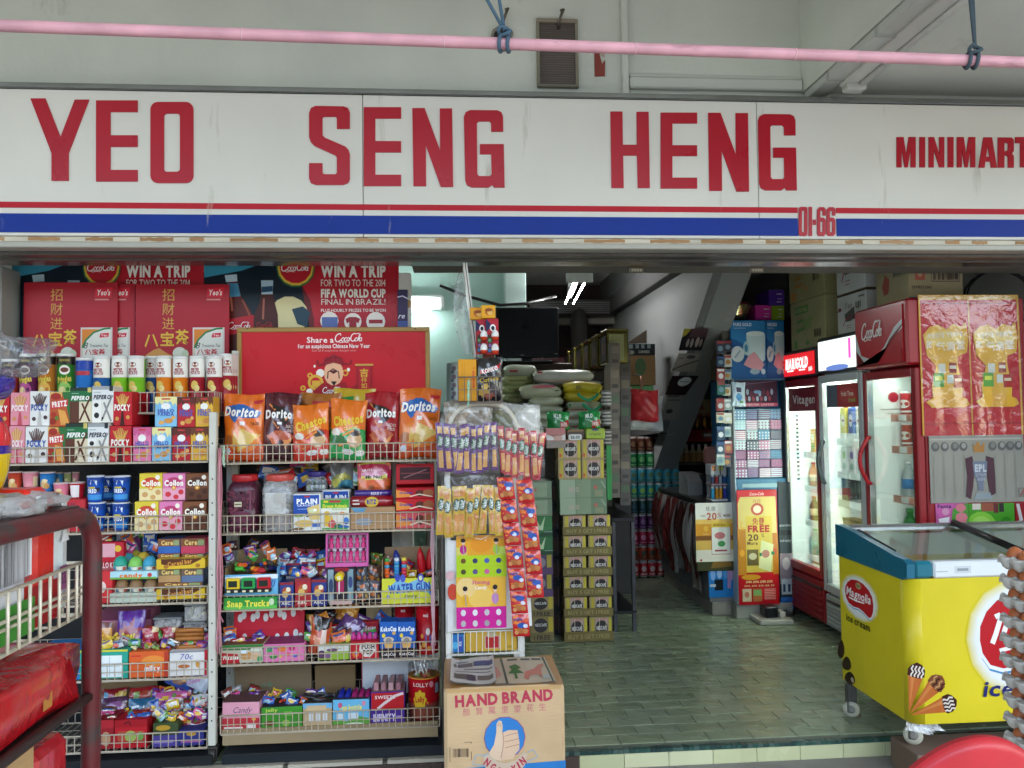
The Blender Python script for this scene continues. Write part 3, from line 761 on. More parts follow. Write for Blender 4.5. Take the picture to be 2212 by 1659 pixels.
def coke_poster(p0,q0,p1,q1):
 kx=(p1-p0)/422.0
 X=lambda x:p0+(x-440)*kx
 S=lambda L:[(X(x),y)for x,y in L]
 o=[('p',S([(440,558),(575,558),(560,578),(500,600),(440,612)]),'#3b93ad'),('p',S([(440,600),(520,585),(560,570),(590,556),(672,556),(672,760),(440,760)]),'#11202b'),('p',S([(672,556),(862,556),(862,760),(676,760),(672,700),(668,660),(650,622)]),'#b8202e'),('p',S([(650,615),(668,650),(676,690),(676,760),(668,760),(666,700),(655,650)]),'#6b1d22'),('e',X(622),682,42*kx,42,'#d9cf9c'),('p',S([(628,668),(652,662),(668,675),(660,707),(640,700)]),'#264150'),('p',S([(484,598),(510,596),(511,606),(519,640),(540,672),(548,690),(548,760),(482,760),(488,680),(492,640),(492,606)]),'#5f2119'),('s',S([(497,640),(500,672)]),4,'#b8705a'),('s',S([(522,648),(538,682)]),4,'#964a38'),('p',S([(490,612),(512,612),(518,640),(492,642)]),'#4a8fb4'),('p',S([(484,595),(510,593),(511,608),(487,610)]),'#b9d3dc'),('p',S([(487,690),(546,680),(552,716),(482,724)]),'#b81f2b'),('p',S([(562,608),(587,608),(588,640),(598,680),(600,760),(546,760),(546,684),(560,650)]),'#481a15'),('s',S([(568,645),(566,690)]),4,'#a86450'),('p',S([(562,606),(588,606),(587,636),(563,636)]),'#a9c4d2'),('p',S([(563,620),(587,618),(587,630),(563,632)]),'#274a68'),('cola',X(516),703,15,'#f2e6e2'),('cola',X(570),702,11,'#b03038'),('e',X(637),580,42*kx,42,'#2f6b3f'),('e',X(637),579,39*kx,39,'#d9b23d'),('e',X(637),577,35*kx,36,'#b51e2b'),('cola',X(636),578,19,'#f4ece8'),('t','WIN A TRIP',X(762.5),586,25,'#efe9df',{'w':142*kx,'b':2}),('t','FOR TWO TO THE 2014',X(762.5),612,15,'#e9dfd6',{'w':141*kx}),('t','FIFA WORLD CUP',X(762.5),634.5,17,'#efe9df',{'w':141*kx,'b':2}),('t','FINAL IN BRAZIL!',X(762.5),653,12.5,'#e9dfd6',{'w':140*kx}),('t','PLUS HOURLY PRIZES TO BE WON',X(762.5),671.5,6.5,'#e9dfd6',{'w':141*kx,'b':1}),('e',X(710),694,20*kx,20,'#e9dfd6'),('r',X(694),686,X(728),708,'#5d6ea8'),('e',X(761),696,19*kx,19,'#e9dfd6'),('p',S([(745,690),(754,686),(768,686),(777,690),(773,700),(769,697),(769,712),(753,712),(753,697),(748,700)]),'#9c1f2a'),('e',X(811),696,21*kx,21,'#e9dfd6'),('r',X(796),692,X(826),700,'#9c1f2a')]
 return o
for(p0,p1,lab)in((441,862,'red drinks poster with two bottles and a football, beside the white door post'),(25,440,'red drinks poster mostly hidden behind the red tea boards')):
 board(p0,556,p1,760,3.985,'wall_poster',lab,'poster','drinks posters in a row under the soffit','#a81d2a',coke_poster(p0,556,p1,760),.004)
def tea_board(p0):
 X=lambda x:p0+(x-50)
 o=[]
 for ch,y in(('招',637),('财',668),('进',699)):o.append(('t',ch,X(121),y,26,'#c9a04a',{'w':26}))
 for ch,x,y,h in(('八',85,735,28),('宝',119,733,30),('茶',151,729,32)):o.append(('t',ch,X(x),y,h,'#d8b23e',{'w':29,'b':1}))
 o+=[('p',[(X(206),622),(X(243),621),(X(239),643),(X(203),643)],'#cf2336'),('t',"Yeo's",X(223),632,12,'#f3e6e2',{'w':29,'b':1,'sh':.15}),('r',X(204),646,X(234),649,'#d98b88'),('r',X(174),708,X(243),900,'#d7c9c2'),('r',X(177),712,X(239),900,'#d9822f'),('p',[(X(178),752),(X(186),735),(X(202),719),(X(225),712),(X(239),711),(X(239),900),(X(178),900)],'#dcdcd2'),('s',[(X(178),752),(X(186),735),(X(202),719),(X(225),711),(X(239),710)],4,'#2f7a48'),('p',[(X(217),721),(X(236),720),(X(234),729),(X(215),730)],'#cf2336'),('t','Yeo',X(225),725,5,'#f3e6e2',{'b':1}),('t','8',X(186),747,13,'#2b3a2f',{'sh':.3}),('t','Treasures Tea',X(214),747,7,'#2b3a2f',{'w':40,'sh':.25}),('t','八宝茶',X(206),761,12,'#c2283a',{'w':44,'b':1}),('p',[(X(72),768),(X(90),756),(X(102),752),(X(120),764),(X(130),768),(X(130),800),(X(72),800)],'#c78d4a'),('e',X(146),764,15,14,'#cfd3c4'),('e',X(158),766,8,10,'#b9c7a8')]
 return o
for p0,Y,lab in((88,3.952,'red tea promotion board, only a strip of it showing between two others'),(292,3.935,'red tea promotion board nearest the framed cola board, with gold characters'),(50,3.935,'red tea promotion board nearest the pillar, with gold characters')):
 board(p0,609+(p0%7),p0+203,885,Y,'promotion_board',lab,'board','red tea promotion boards','#a81f2c',tea_board(p0))
x0,x1,z0,z1=fr(512,707,929,880,3.86)
fb=empty('framed_board',((x0+x1)/2,3.87,z0),'red new year cola board in a gold frame standing behind the crisp bags','board',rz=0)
b=B();e=.022
b.box(x0,x1,3.855,3.885,z1-e,z1,'#a07a35',.003);b.box(x0,x0+e,3.855,3.885,z0,z1-e,'#9c7632',.003);b.box(x1-e,x1,3.855,3.885,z0,z1-e,'#a07a35',.003);b.box(x0+e,x1-e,3.855,3.885,z0,z0+e,'#8c6a2c',.003);b.build('frame','enamel',fb)
b=B();b.box(x0+e,x1-e,3.862,3.88,z0+e,z1-e,'#c4121f');b.build('panel','gloss',fb)
p=B();p.ops(front(x0,x1,z0,z1,3.862),pp([('t','Share a',690,734,12,'#f3e8e4',{'w':58,'b':1}),('cola',752,730,19,'#f6efec'),('t','for an auspicious Chinese New Year',720,747.5,9,'#f3e8e4',{'w':156,'b':1}),('t','Get all 8 auspicious designs now',720,757,5,'#e59a96',{'w':96}),('e',690,806,9,9,'#f0e6dc'),('e',680,826,17,17,'#d8a93a'),('e',680,826,11,11,'#c4121f'),('r',672,822,690,836,'#d8a93a'),('e',668,811,6,6,'#d8a93a'),('e',668,811,2.5,2.5,'#c4121f'),('e',653,838,6,6,'#d8a93a'),('e',653,838,2.5,2.5,'#c4121f'),('e',667,845,7,6,'#f0e6dc'),('e',751,799,3.5,4,'#f0e6dc'),('e',678,791,2.5,3,'#f0e6dc'),('e',744,806,7,7,'#d8a93a'),('e',744,806,4,4,'#c4121f'),('p',[(676,870),(678,842),(694,828),(744,826),(752,840),(790,820),(786,846),(760,870)],'#9c0f1b'),('e',719,806,21,27,'#e7b08c'),('p',[(696,790),(700,774),(712,770),(716,766),(722,766),(727,770),(738,774),(742,790),(719,784)],'#8d1420'),('s',[(698,786),(688,790),(684,786),(684,778)],4,'#8d1420'),('s',[(740,786),(752,788),(757,784),(757,778)],4,'#8d1420'),('s',[(706,818),(707,804),(718,797),(730,804),(731,818)],2.4,'#3b1a14'),('p',[(709,802),(719,800),(729,802),(719,808)],'#5b1a1a'),('p',[(713,824),(726,824),(720,834)],'#231512'),('cola',716,843,13,'#f6efec'),('r',770,789,801,880,'#8d1420'),('r',772,793,799,880,'#b0141f'),('t','吉',785,806,17,'#d8b23e',{'b':1,'w':18}),('t','祥',785,821,12,'#d8b23e',{'w':12}),('t','如',785,834,12,'#d8b23e',{'w':12}),('r',766,787,805,791,'#c9a04a')],512,707,929,880));p.build('front_print','gloss',fb)
for px in(535,897):
 q=U(px,711,3.853);n_=B();n_.lathe(q.x,3.853,[(.004,q.z),(.004,q.z+.004)],'#33291a',8);n_.build('screw_head','steel',fb)
def basket(x0,x1,Y0,Y1,z,h,parent,sp=.028,col='#b7ab97',back=True,rows=3,sag=0):
 b=B();n=int((x1-x0)/sp);sx_=(x1-x0)/n;S=[]
 rr_=.0021
 for k in range(rows):S.append(((x0,Y0,z+h*k/(rows-1)),(x1,Y0,z+h*k/(rows-1))))
 for i in range(n+1):x=x0+i*sx_+jit(.001);S.append(((x,Y0-.002,z),(x+jit(.0012),Y0-.002,z+h+.002)))
 for i in range(n+1):x=x0+i*sx_;S.append(((x,Y0,z-.001),(x,Y1,z-.001)))
 for k in range(5):y=Y0+(Y1-Y0)*k/4;S.append(((x0,y,z-.004),(x1,y,z-.004)))
 for x in(x0,x1):
  for k in range(rows):S.append(((x,Y0,z+h*k/(rows-1)),(x,Y1,z+h*k/(rows-1))))
  for k in range(9):y=Y0+(Y1-Y0)*k/8;S.append(((x,y,z),(x,y,z+h)))
 if back:
  for k in range(rows):S.append(((x0,Y1,z+h*1.3*k/(rows-1)),(x1,Y1,z+h*1.3*k/(rows-1))))
  for i in range(0,n+1,1):x=x0+i*sx_;S.append(((x,Y1,z),(x,Y1,z+h*1.3)))
 wires(b,S,rr_,col)
 b.tube([(x0,Y0,z+h),(x1,Y0,z+h)],.0032,col,5);b.tube([(x0,Y0,z),(x1,Y0,z)],.0032,col,5)
 return b.build('wire_mesh_basket','wire',parent)
def castor(x,y,z,parent,col='#34312f',r=.03,face='#5c5955'):
 b=B();
 for sgn in(-1,1):
  b2=B();b2.lathe(0,0,[(r*.3,-.012),(r,-.011),(r,.011),(r*.3,.012)],col,14)
 b2.turn(Matrix.Translation((x,y,z+r))@Matrix.Rotation(R(90),4,'Y'));b2.build('castor_wheel','plastic',parent)
 b.box(x-.02,x+.02,y-.02,y+.02,z+2*r+.002,z+2*r+.008,face,.002);b.box(x-.018,x-.0145,y-.012,y+.012,z+r*.7,z+2*r+.003,face);b.box(x+.0145,x+.018,y-.012,y+.012,z+r*.7,z+2*r+.003,face);b.build('castor_fork','steel',parent)
def post(x,y,z0,z1,parent,w=.032,col='#c6c4b6',dpt=None):
 b=B();d_=dpt or w;b.box(x-w/2,x+w/2,y,y+d_,z0,z1,col,.003);k=z0+.1
 o=b.build('post','post',parent);h=B()
 while k<z1-.05:
  h.box(x-.003,x+.003,y-.0006,y+.001,k,k+.007,'#4a403a');k+=random.choice([.05,.1,.15])
 h.build('slot_hole','dark',parent);return o
RY=3.50
px1=U(460,1240,RY).x
Z1={'A':1.462,'B':1.253,'C':.962,'D':.664,'E':.354,'F':.066}
X1a,X1b=-2.05,px1-.022
rk=empty('wire_rack',((X1a+X1b)/2,RY,0),'long white wire snack rack by the pillar with biscuit boxes and tube crisps','rack','wire snack racks')
basket(X1a,X1b,RY+.10,3.86,Z1['A'],.088,rk)
for k in 'BCDEF':basket(X1a,X1b,RY,3.85,Z1[k],.067,rk,.031)
post(px1,RY-.012,.075,U(460,890,RY).z,rk,.031);post(px1,3.84,.075,1.75,rk,.031);post(X1a-.02,RY-.012,.075,1.45,rk);post(X1a-.02,3.84,.075,1.75,rk)
castor(px1,RY+.012,0,rk);castor(px1,3.85,0,rk);castor(X1a,RY,0,rk);castor(X1a,3.85,0,rk)
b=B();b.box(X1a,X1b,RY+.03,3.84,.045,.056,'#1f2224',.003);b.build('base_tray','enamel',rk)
X2a,X2b=U(478,1150,RY).x,U(946,1150,RY).x
Z2={1:1.243,2:.946,3:.627,4:.40,5:.117}
rk2=empty('wire_rack',((X2a+X2b)/2,RY,0),'white wire snack rack with crisp bags on top, below the gold framed board','rack','wire snack racks')
for k,hh in((1,.075),(2,.075),(3,.06),(4,.07),(5,.075)):basket(X2a,X2b,RY,3.84,Z2[k],hh,rk2,.0265,'#bcae97')
for px in(495,937):x=U(px,1200,3.84).x;post(x,3.845,.06,1.42,rk2,.03,'#aeb2ae');castor(x,3.86,0,rk2,r=.026);castor(x,RY+.06,0,rk2,r=.026);b=B();b.box(x-.012,x+.012,RY+.03,3.843,.054,.075,'#4a4a48',.002);b.build('base_rail','steel',rk2)
q=fr(476,1568,946,1600,RY+.01);b=B();b.box(q[0]+.01,q[1],RY+.004,RY+.012,q[2],q[3]+.004,'#94805f',.001)
tag(b.build('cardboard_strip','kraft'),'brown cardboard strip along the bottom basket of the crisp rack','cardboard')
b=B();b.box(X1a-.1,X1b+.03,3.466,3.9,.004,.043,'#1b1e21',.004)  # plinth, its dark front carried forward to stand for shade on the floor tiles
tag(b.build('plinth_and_shade','enamel'),'low dark plinth doubling as floor shade under the long biscuit rack','plinth')
b=B();b.box(X2a+.012,X2b+.02,3.466,3.9,.004,.046,'#20252a',.004)  # front edge again covers shaded floor with the dark plinth colour
tag(b.build('plinth_and_shade','enamel'),'low dark plinth doubling as floor shade under the crisp rack','plinth')
R3=3.44
x3a,x3b=U(968.5,1290,R3).x,U(1125.5,1290,R3).x
rk3=empty('display_stand',((x3a+x3b)/2,R3,0),'narrow white wire stand hung with snack sticks beside the shop entrance','stand')
for x in(x3a,x3b):
 b=B();b.box(x-.0125,x+.0125,R3,R3+.022,.02,U(1100,1000,R3).z,'#d8d8d0',.003);b.build('post','post',rk3)
 b=B();b.box(x-.0125,x+.0125,R3+.28,R3+.30,.02,1.3,'#c9c9c1',.003);b.build('post','post',rk3)
b=B();za=U(1050,1000,R3).z;pts=[(x3a,R3+.01,za)]
xm=(x3a+x3b)/2;zt_=U(1050,872,R3).z;hw=(x3b-x3a)/2
for a in range(180,-1,-12):
 ca,sa=math.cos(R(a)),math.sin(R(a));pts.append((xm+hw*math.copysign(abs(ca)**.7,ca),R3+.01,za+.02+(zt_-za-.02)*sa**.6))
pts.append((x3b,R3+.01,za));b.tube(pts,.011,'#cfc8b6',8);b.build('arch_tube','post',rk3)
zb3=U(1050,1411,R3).z
basket(x3a-.01,x3b+.01,R3-.004,R3+.3,zb3,U(1050,1363,R3).z-zb3,rk3,.0245,'#d9d6cc',back=False,rows=2)
zt3=U(1040,872,R3).z;xa,xb3=U(990,850,R3-.04).x,U(1084,850,R3-.04).x
basket(xa,xb3,R3-.05,R3+.12,zt3+.005,U(1040,818,R3).z-zt3,rk3,.024,'#6d6257',back=True,rows=3)
b=B();b.box(x3a-.03,x3a-.018,R3-.01,R3+.32,.02,1.25,'#3a3431',.002);b.build('side_panel','post',rk3)
for x in(x3a,x3b):castor(x,R3+.02,.0,rk3,r=.022);castor(x,R3+.29,.0,rk3,r=.022)
def raffia(px,q0,q1,label,cols,n=14,Y=RY-.02,spread=.012):
 b=B();top,bot=U(px,q0,Y),U(px,q1,Y)
 for i in range(n):
  a,e=jit(spread),jit(spread);pts=[]
  for k in range(6):
   t=k/5;pts.append((top.x+(a*(1-t*.3)+e*t)*(1 if k%2 else .35),Y+jit(.006),top.z+(bot.z-top.z)*t*(random.uniform(.8,1)if k==5 else 1)))
  b.tube(pts,random.uniform(.0012,.0024),random.choice(cols),4,cap=False)
 tag(b.build('raffia_string','soft'),label,'string')
raffia(475,968,1420,'pink raffia string hanging down beside the white rusty post',['#b9747e','#c48c93','#a8636d'],20)
raffia(935,1120,1420,'thin pink raffia strands hanging by the red biscuit cartons',['#b9808a','#c9a3a8'],8)
raffia(484,962,1010,'green raffia knot tied at the top of the crisp rack',['#9cc0a0','#b5cdb4'],8,spread=.008)
raffia(1012,820,880,'green raffia tie on the wire basket below the toffee bag',['#8fc0a0','#a5d0b0'],8,Y=R3-.06,spread=.007)
FY=RY+.012
W_='#e6e4dc'
def d_sticks(word,tcol,stick,tip,ol=None,low=None):
 o=[]
 for k in range(-4,5):
  o.append(('s',[(.5+k*.035,.58),(.5+k*.085,.90+.05*math.cos(k))],.028,stick if k%2 else tip))
 if low:o+=[('p',[(.38,0),(.62,0),(.54,.42),(.46,.42)],low)]
 o+=[('e',.22,.2,.10,.06,tip),('e',.8,.24,.1,.06,tip),('t',word,.5,.53,.17,tcol,{'w':.84,'b':2,'ol':ol,'rot':-2})]
 return o
def d_pepero(top,body,stick,spots=None):
 o=[('r',0,.60,1,1,top),('r',0,.9,1,1,'#22332a' if top=='#1f6b3d' else '#9a9ea0'),('r',.8,.86,.97,1,'#c9b96a' if top=='#1f6b3d' else '#2a2a2e'),('r',0,0,.42,.6,'#5b3424' if top=='#1f6b3d' else '#e9e7e0'),('s',[(.45,.05),(.85,.62),(.95,.75)],.05,stick),('s',[(.9,.03),(.55,.55)],.05,stick),('t','PEPERO',.48,.70,.11,'#f0efe8' if top=='#1f6b3d' else '#3a3a40',{'w':.8,'b':2,'sh':.2}),('r',.08,.82,.4,.84,'#8fae9a')]
 if spots:o+=[('e',.2,.48,.11,.06,spots),('e',.22,.2,.12,.08,spots),('e',.5,.12,.05,.03,spots)]
 return o
def d_panda(base,drip,tcol='#4a5aa8'):
 return[('p',[(0,1),(0,.8),(.12,.74),(.2,.83),(.32,.72),(.44,.84),(.58,.8),(.7,.86),(.82,.70),(.9,.8),(1,.68),(1,1)],drip),('r',.3,.9,.7,.95,'#c23b3b'),('e',.5,.68,.22,.11,'#eceae4'),('t','HELLO',.5,.53,.11,tcol,{'w':.74,'b':2,'ol':'#e6e4f0'}),('t','PANDA',.5,.42,.11,tcol,{'w':.74,'b':2,'ol':'#e6e4f0'}),('e',.62,.2,.2,.09,'#c98a42'),('e',.3,.14,.13,.07,'#d9a45a'),('e',.84,.3,.1,.06,'#d9a45a')]
PK={'pink':('#d98a98',d_sticks('POCKY','#f2e3e2','#d9b070','#c98a58','#c06878','#b84a5a')),'white':('#dddcd8',d_sticks('POCKY','#2a4f9a','#6b5048','#4a3a38','#e9e9e9','#b9b6b2')),'red':('#b81c26',d_sticks('POCKY','#f0ebe2','#d9a858','#c9964a','#8d141c','#3d1a14')),'pretz':('#b5542e',[('r',0,.86,.6,1,'#d9b060'),('p',[(.6,1),(1,1),(1,.1),(.86,.5)],'#2f6b35'),('e',.3,.88,.26,.1,'#9c2a20'),('p',[(.06,.5),(.9,.60),(.9,.80),(.06,.72)],'#c9323a'),('t','PRETZ',.48,.66,.15,'#f0ebe2',{'w':.74,'b':2,'rot':6})]+[('s',[(.45+k*.07,.5-k*.01),(.6+k*.09,.05)],.04,'#d99a4a')for k in range(5)]+[('e',.2,.35,.13,.08,'#a83022'),('e',.16,.16,.15,.1,'#8d2a1c'),('e',.36,.25,.1,.06,'#5c7a2f')]),'green':('#d8cdb0',d_pepero('#1f6b3d',0,'#5b3220')),'cookie':('#dedcd2',d_pepero('#dedfe0',0,'#8b8c8c','#2a2a2c')),'hp_blue':('#7fb8d8',d_panda(0,'#e6dc9a')),'hp_red':('#b3242c',d_panda(0,'#5c2a22')),'hp_yel':('#d8aa3a',d_panda(0,'#6b3a22')),'hp_pink':('#d97aa0',d_panda(0,'#c85a8a'))}
NM={'pink':'pink strawberry stick','white':'white cookie stick','red':'red chocolate stick','pretz':'orange pretzel stick','green':'dark green almond stick','cookie':'white and grey stick','hp_blue':'light blue filled','hp_red':'red filled','hp_yel':'yellow filled','hp_pink':'pink filled'}
GB='slim biscuit boxes stacked in two rows on the long rack'
zB=Z1['B']+.004
low=[('pink',20,54,920),('white',54.5,103,921),('pretz',103.5,141,923),('green',141.5,190,914),('cookie',190.5,236,914),('red',237,283,920),('hp_pink',288,327,923),('hp_blue',328.5,370,923),('hp_red',371.5,410.5,924),('hp_yel',411.5,450,923)]
upp=[('red',-24,20,848),('pink',22,63,848),('white',64,106,845),('pretz',107,150,847),('green',150.5,197.5,837),('cookie',198.5,244,834),('red',244.5,285,846),('hp_blue',334,381,857),('hp_red',382.5,420,858),('hp_yel',421.5,459,857)]
tops={}
for k,p0,p1,t in low:
 o=pc(p0,p1,t,FY+.004,zB,.12,'biscuit_box',NM[k]+' biscuit box in the lower row of the long rack','biscuit box',GB,PK[k][0],PK[k][1],q1=None)
 tops[k]=U((p0+p1)/2,t,FY+.004).z
pc(-30,18,922,FY+.004,zB,.12,'biscuit_box','red stick biscuit box in the lower row, next to the blue yellow bag','biscuit box',GB,PK['red'][0],PK['red'][1])
for k,p0,p1,t in upp:
 pad='' if k!='red' else(' beside the white and grey one' if p0>0 else ' at the rack end by the pillar')
 pc(p0,p1,t,FY+.016,tops[k]+.002,.11 if k!='red' or p0<0 else .2,'biscuit_box',NM[k]+' biscuit box in the upper row'+pad,'biscuit box',GB,PK[k][0],PK[k][1],yaw=2 if k!='red' else 0)
pc(262,302,850,FY+.15,tops['red']+.002,.1,'biscuit_box','red stick biscuit box set back behind the upper row','biscuit box',GB,'#b5303a',[('r',0,.62,1,.9,'#c9605a'),('r',.1,.2,.9,.3,'#e0b0a0'),('t','POCKY',.5,.75,.12,'#f0ebe2',{'w':.8,'b':1})])
def d_pring(c,c2,cap):
 return[('r',0,.86,1,1,cap),('r',.3,.91,.7,.95,'#8a7a2a'),('e',.5,.76,.2,.085,'#e6e0d4'),('e',.5,.76,.15,.045,'#6b3a2a'),('t','Pringles',.5,.60,.10,'#d8c24a',{'w':.5,'b':2,'ol':'#4a3a12','rot':10}),('e',.5,.42,.25,.13,c2),('e',.42,.4,.12,.07,'#e2cf90')]
def d_potato(c):
 return[('r',0,.655,1,1,W_),('e',.5,.89,.15,.045,'#7a2a1f'),('e',.5,.862,.08,.025,'#a86a4a'),('t','MISTER',.5,.80,.045,'#9c2f38',{'w':.36,'b':2}),('t','POTATO',.5,.735,.06,'#9c2f38',{'w':.42,'b':2}),('r',0,.65,1,.665,'#d9d2c0'),('e',.48,.5,.16,.085,'#d8b858'),('e',.58,.44,.12,.06,'#e3cf86')]
cans=[(5,42,776,'#8d2a22','p','#a8442c','dark red tube of crisps partly behind the hanging plastic'),(44,83,765,'#5d1f4a','p','#b0508a','purple tube of crisps'),(84,121,764,'#b5702a','p','#d8a84a','orange brown tube of crisps'),(124,162,764,'#2f7a2a','p','#8fc060','green tube of crisps with a black top'),(165,202,773,'#2a6fb8','b','#e6e6e0','blue tube of crisps'),(203,240,770,'#1f5796','m','','white tube of potato crisps with a dark blue base, beside the all blue tube'),(242,277,769,'#7ab82a','m','','white tube of potato crisps with a lime base, beside the dark blue based one'),(278,314,769,'#74b528','m','','white tube of potato crisps with a lime base, beside the half hidden tube'),(314,350,770,'#1c4a80','m','','white tube of potato crisps with a blue base, half hidden behind an orange one'),(338,372,769,'#d9791f','m','','white tube of potato crisps with an orange base, overlapping the blue based tube'),(374,407,770,'#d8761c','m','','white tube of potato crisps with an orange base, next to the first red one'),(410,443,769,'#9c1f2c','m','','white tube of potato crisps with a dark red base, next to the orange ones'),(447,482,769,'#98202c','m','','white tube of potato crisps with a dark red base at the end of its row')]
for i,(p0,p1,t,c,kd,c2,lab)in enumerate(cans):
 Yc=3.72 if i!=8 else 3.79
 a,e=U(p0,820,Yc),U(p1,820,Yc);r=(e.x-a.x)/2*.98;h=U((p0+p1)/2,t,Yc).z-Z1['A']-.004
 ops=d_pring(c,c2,'#231c18')if kd=='p' else d_potato(c)if kd=='m' else[('r',0,.82,1,1,'#1f3f9c'),('r',.2,.72,.8,.8,'#b03040'),('p',[(0,.7),(1,.62),(1,.4),(0,.5)],'#4fa0d0'),('t','Potato',.5,.44,.1,'#e9ecef',{'w':.4,'b':2}),('t','crisps',.5,.26,.12,'#e9ecef',{'w':.4,'b':2})]
 can((a.x+e.x)/2,Yc,Z1['A']+.004,r,h,'crisp_tube',lab,'crisp tube','tubes of crisps on the top shelf',c,ops,lid='#dcdcd8',rz=jit(14))
for k in range(3):
 a=U(487+k*5,820,3.76+k*.03);can(a.x,3.76+k*.03,Z1['A']+.004,.034,.262+k*.002,'crisp_tube',['dark red tube standing behind the end of the crisp row','pale red tube tucked behind the crisp row end','rearmost red tube in the crisp row corner'][k],'crisp tube','tubes of crisps on the top shelf','#a8303a',d_potato(0),rz=30)
zC_=Z1['C']+.004
GC='biscuit cups on the middle shelf'
pc(27,117,1066,FY+.02,zC_,.15,'display_tray','pink display tray with a handwritten price under the biscuit cups','tray','cup trays','#c4516a',[('t','1.20',.62,.85,.1,'#4a3a8a',{'w':.2})],ch=.002)
pc(118,183,1079,FY+.02,zC_,.15,'display_tray','red display tray with a handwritten price beside the blue cups','tray','cup trays','#b82a34',[('t','1.20',.55,.85,.09,'#3a2a4a',{'w':.25})],ch=.002)
tz=U(70,1066,FY+.02).z;tz2=U(150,1079,FY+.02).z
def cup(p0,p1,q0,Y,zb,name,label,grp,base,ops,lid,tp=1.22,lidh=.006):
 a,e=U(p0,q0+20,Y),U(p1,q0+20,Y);R_=(e.x-a.x)/2;h=U((p0+p1)/2,q0,Y).z-zb
 return can((a.x+e.x)/2,Y,zb,R_/tp,h,name,label,'cup',grp,base,ops,lid,'gloss',tp,lidh=lidh)
sn=[('e',.45,.4,.2,.2,'#d8b878'),('e',.6,.3,.14,.16,'#c99a58'),('e',.5,.6,.15,.1,'#e3cfa0')]
for p0,p1,q,Y,zb,c,lab,ops in((18,48,1018,3.64,tz,'#b8452f','orange red biscuit cup at the back of the pink tray',sn),(50,83,1018,3.64,tz,'#d98a94','plain pink biscuit cup at the back of the pink tray',[('r',.75,.3,1,.8,'#d8c090')]),(87,119,1019,3.64,tz,'#2f78b8','blue biscuit cup with a pile of snacks on it',sn),(120,136,1020,3.72,tz2+.03,'#3f88c0','small blue cup at the back of the red tray',sn),(138,154,1020,3.72,tz2+.03,'#a8b070','small olive cup at the back of the red tray',sn),(156,171,1019,3.72,tz2+.03,'#d08a94','small pink cup at the back of the red tray',sn),(117,149,1042,3.60,tz2,'#d97a90','pink popcorn cup at the front of the red tray',sn),(151,183,1041,3.60,tz2,'#b8202c','red cup with a white panel at the front of the red tray',[('r',.28,.08,.72,.9,'#e6e2e0')])):
 cup(p0,p1,q,Y,zb,'biscuit_cup',lab,GC,c,ops,'#d9c8c4')
ore=[('r',0,.78,1,1,'#1a3f8a'),('p',[(.3,.95),(.42,.7),(.46,.9)],'#dfe8f0'),('p',[(.55,.9),(.66,.66),(.68,.86)],'#cfdcea'),('e',.7,.5,.1,.09,'#14203c'),('t','OREO',.46,.45,.15,'#eef2f6',{'w':.4,'b':2}),('r',.3,.55,.6,.62,'#c9b43a'),('r',.1,.1,.9,.3,'#3f8fd0')]
for p0,p1,q,Y,zb,lab in((192,228,1084,3.56,zC_,'blue biscuit cup in the lower layer, half behind the trolley pipe'),(244,280,1084,3.56,zC_,'blue biscuit cup in the lower layer, next to the yellow collared carton'),(218,252,1085,3.66,zC_,'blue biscuit cup in the lower layer, set back between two others')):
 o=cup(p0,p1,q,Y,zb,'biscuit_cup',lab,GC,'#1d4fa8',ore,'#d8dde2')
zo=U(210,1084,3.56).z+.001
for p0,p1,q,Y,lab in((189,225,1027,3.56,'blue biscuit cup in the upper layer, next to the red tray'),(245,281,1027,3.56,'blue biscuit cup in the upper layer, nearest the yellow carton'),(217,250,1028,3.66,'blue biscuit cup in the upper layer, set back between two others')):
 cup(p0,p1,q,Y,zo,'biscuit_cup',lab,GC,'#1d4fa8',ore,'#d8dde2')
def d_collon(b2,tcol,dot,top):
 return[('r',0,0,1,.44,b2),('e',.5,.66,.36,.2,top),('t','Collon',.5,.64,.2,'#f6f1e6',{'w':.84,'b':2,'ol':tcol}),('e',.5,.46,.11,.085,'#d8902a'),('e',.5,.46,.05,.04,'#f0dca0'),('e',.82,.3,.12,.1,dot),('e',.25,.22,.13,.1,dot),('e',.6,.12,.12,.09,dot),('e',.8,.85,.1,.09,'#efe6d4')]
CL=[('yellow','#d8c23a',d_collon('#e3d3a0','#b0381f','#c99a60','#c9482a')),('pink','#d87aa8',d_collon('#e0a0b4','#c02a4a','#c9353f','#b83a6a')),('brown','#7a4a2c',d_collon('#5f3822','#2a1710','#4a2a1a','#52301e'))]
zc2=U(320,1083,FY+.004).z
for(n_,c,ops),a,e in zip(CL,(291,343.5,395),(342.5,394,446)):pc(a,e,1083.5,FY+.004,zC_,.06,'cream_roll_box',n_+' cream roll box in the lower row','biscuit box','cream roll boxes',c,ops)
for(n_,c,ops),a,e in zip(CL,(301,351.5,401.5),(350.5,400.5,451)):pc(a,e,1022.5,FY+.03,zc2+.001,.06,'cream_roll_box',n_+' cream roll box in the upper row','biscuit box','cream roll boxes',c,ops)
zD=Z1['D']+.004
for k,(p0,p1,c,n_)in enumerate(((180,213,'#5f9a9c','teal'),(216,246,'#3f7f8c','dark teal'),(250,271,'#7a8fa0','grey blue'),(273,303,'#7d3f78','purple'),(306,336,'#3f7a80','green blue'))):
 pc(p0,p1,1148,3.74,zD+.12,.02,'blister_card',n_+' toy card standing behind the candy eggs','toy card','toy cards behind the candy eggs',c,[('e',.5,.4,.38,.35,'#9aa8ae'),('p',[(.1,.7),(.9,.9),(.9,1),(.1,1)],'#c9d2d4'),('r',.3,.25,.7,.4,'#4a525a')],m='soft')
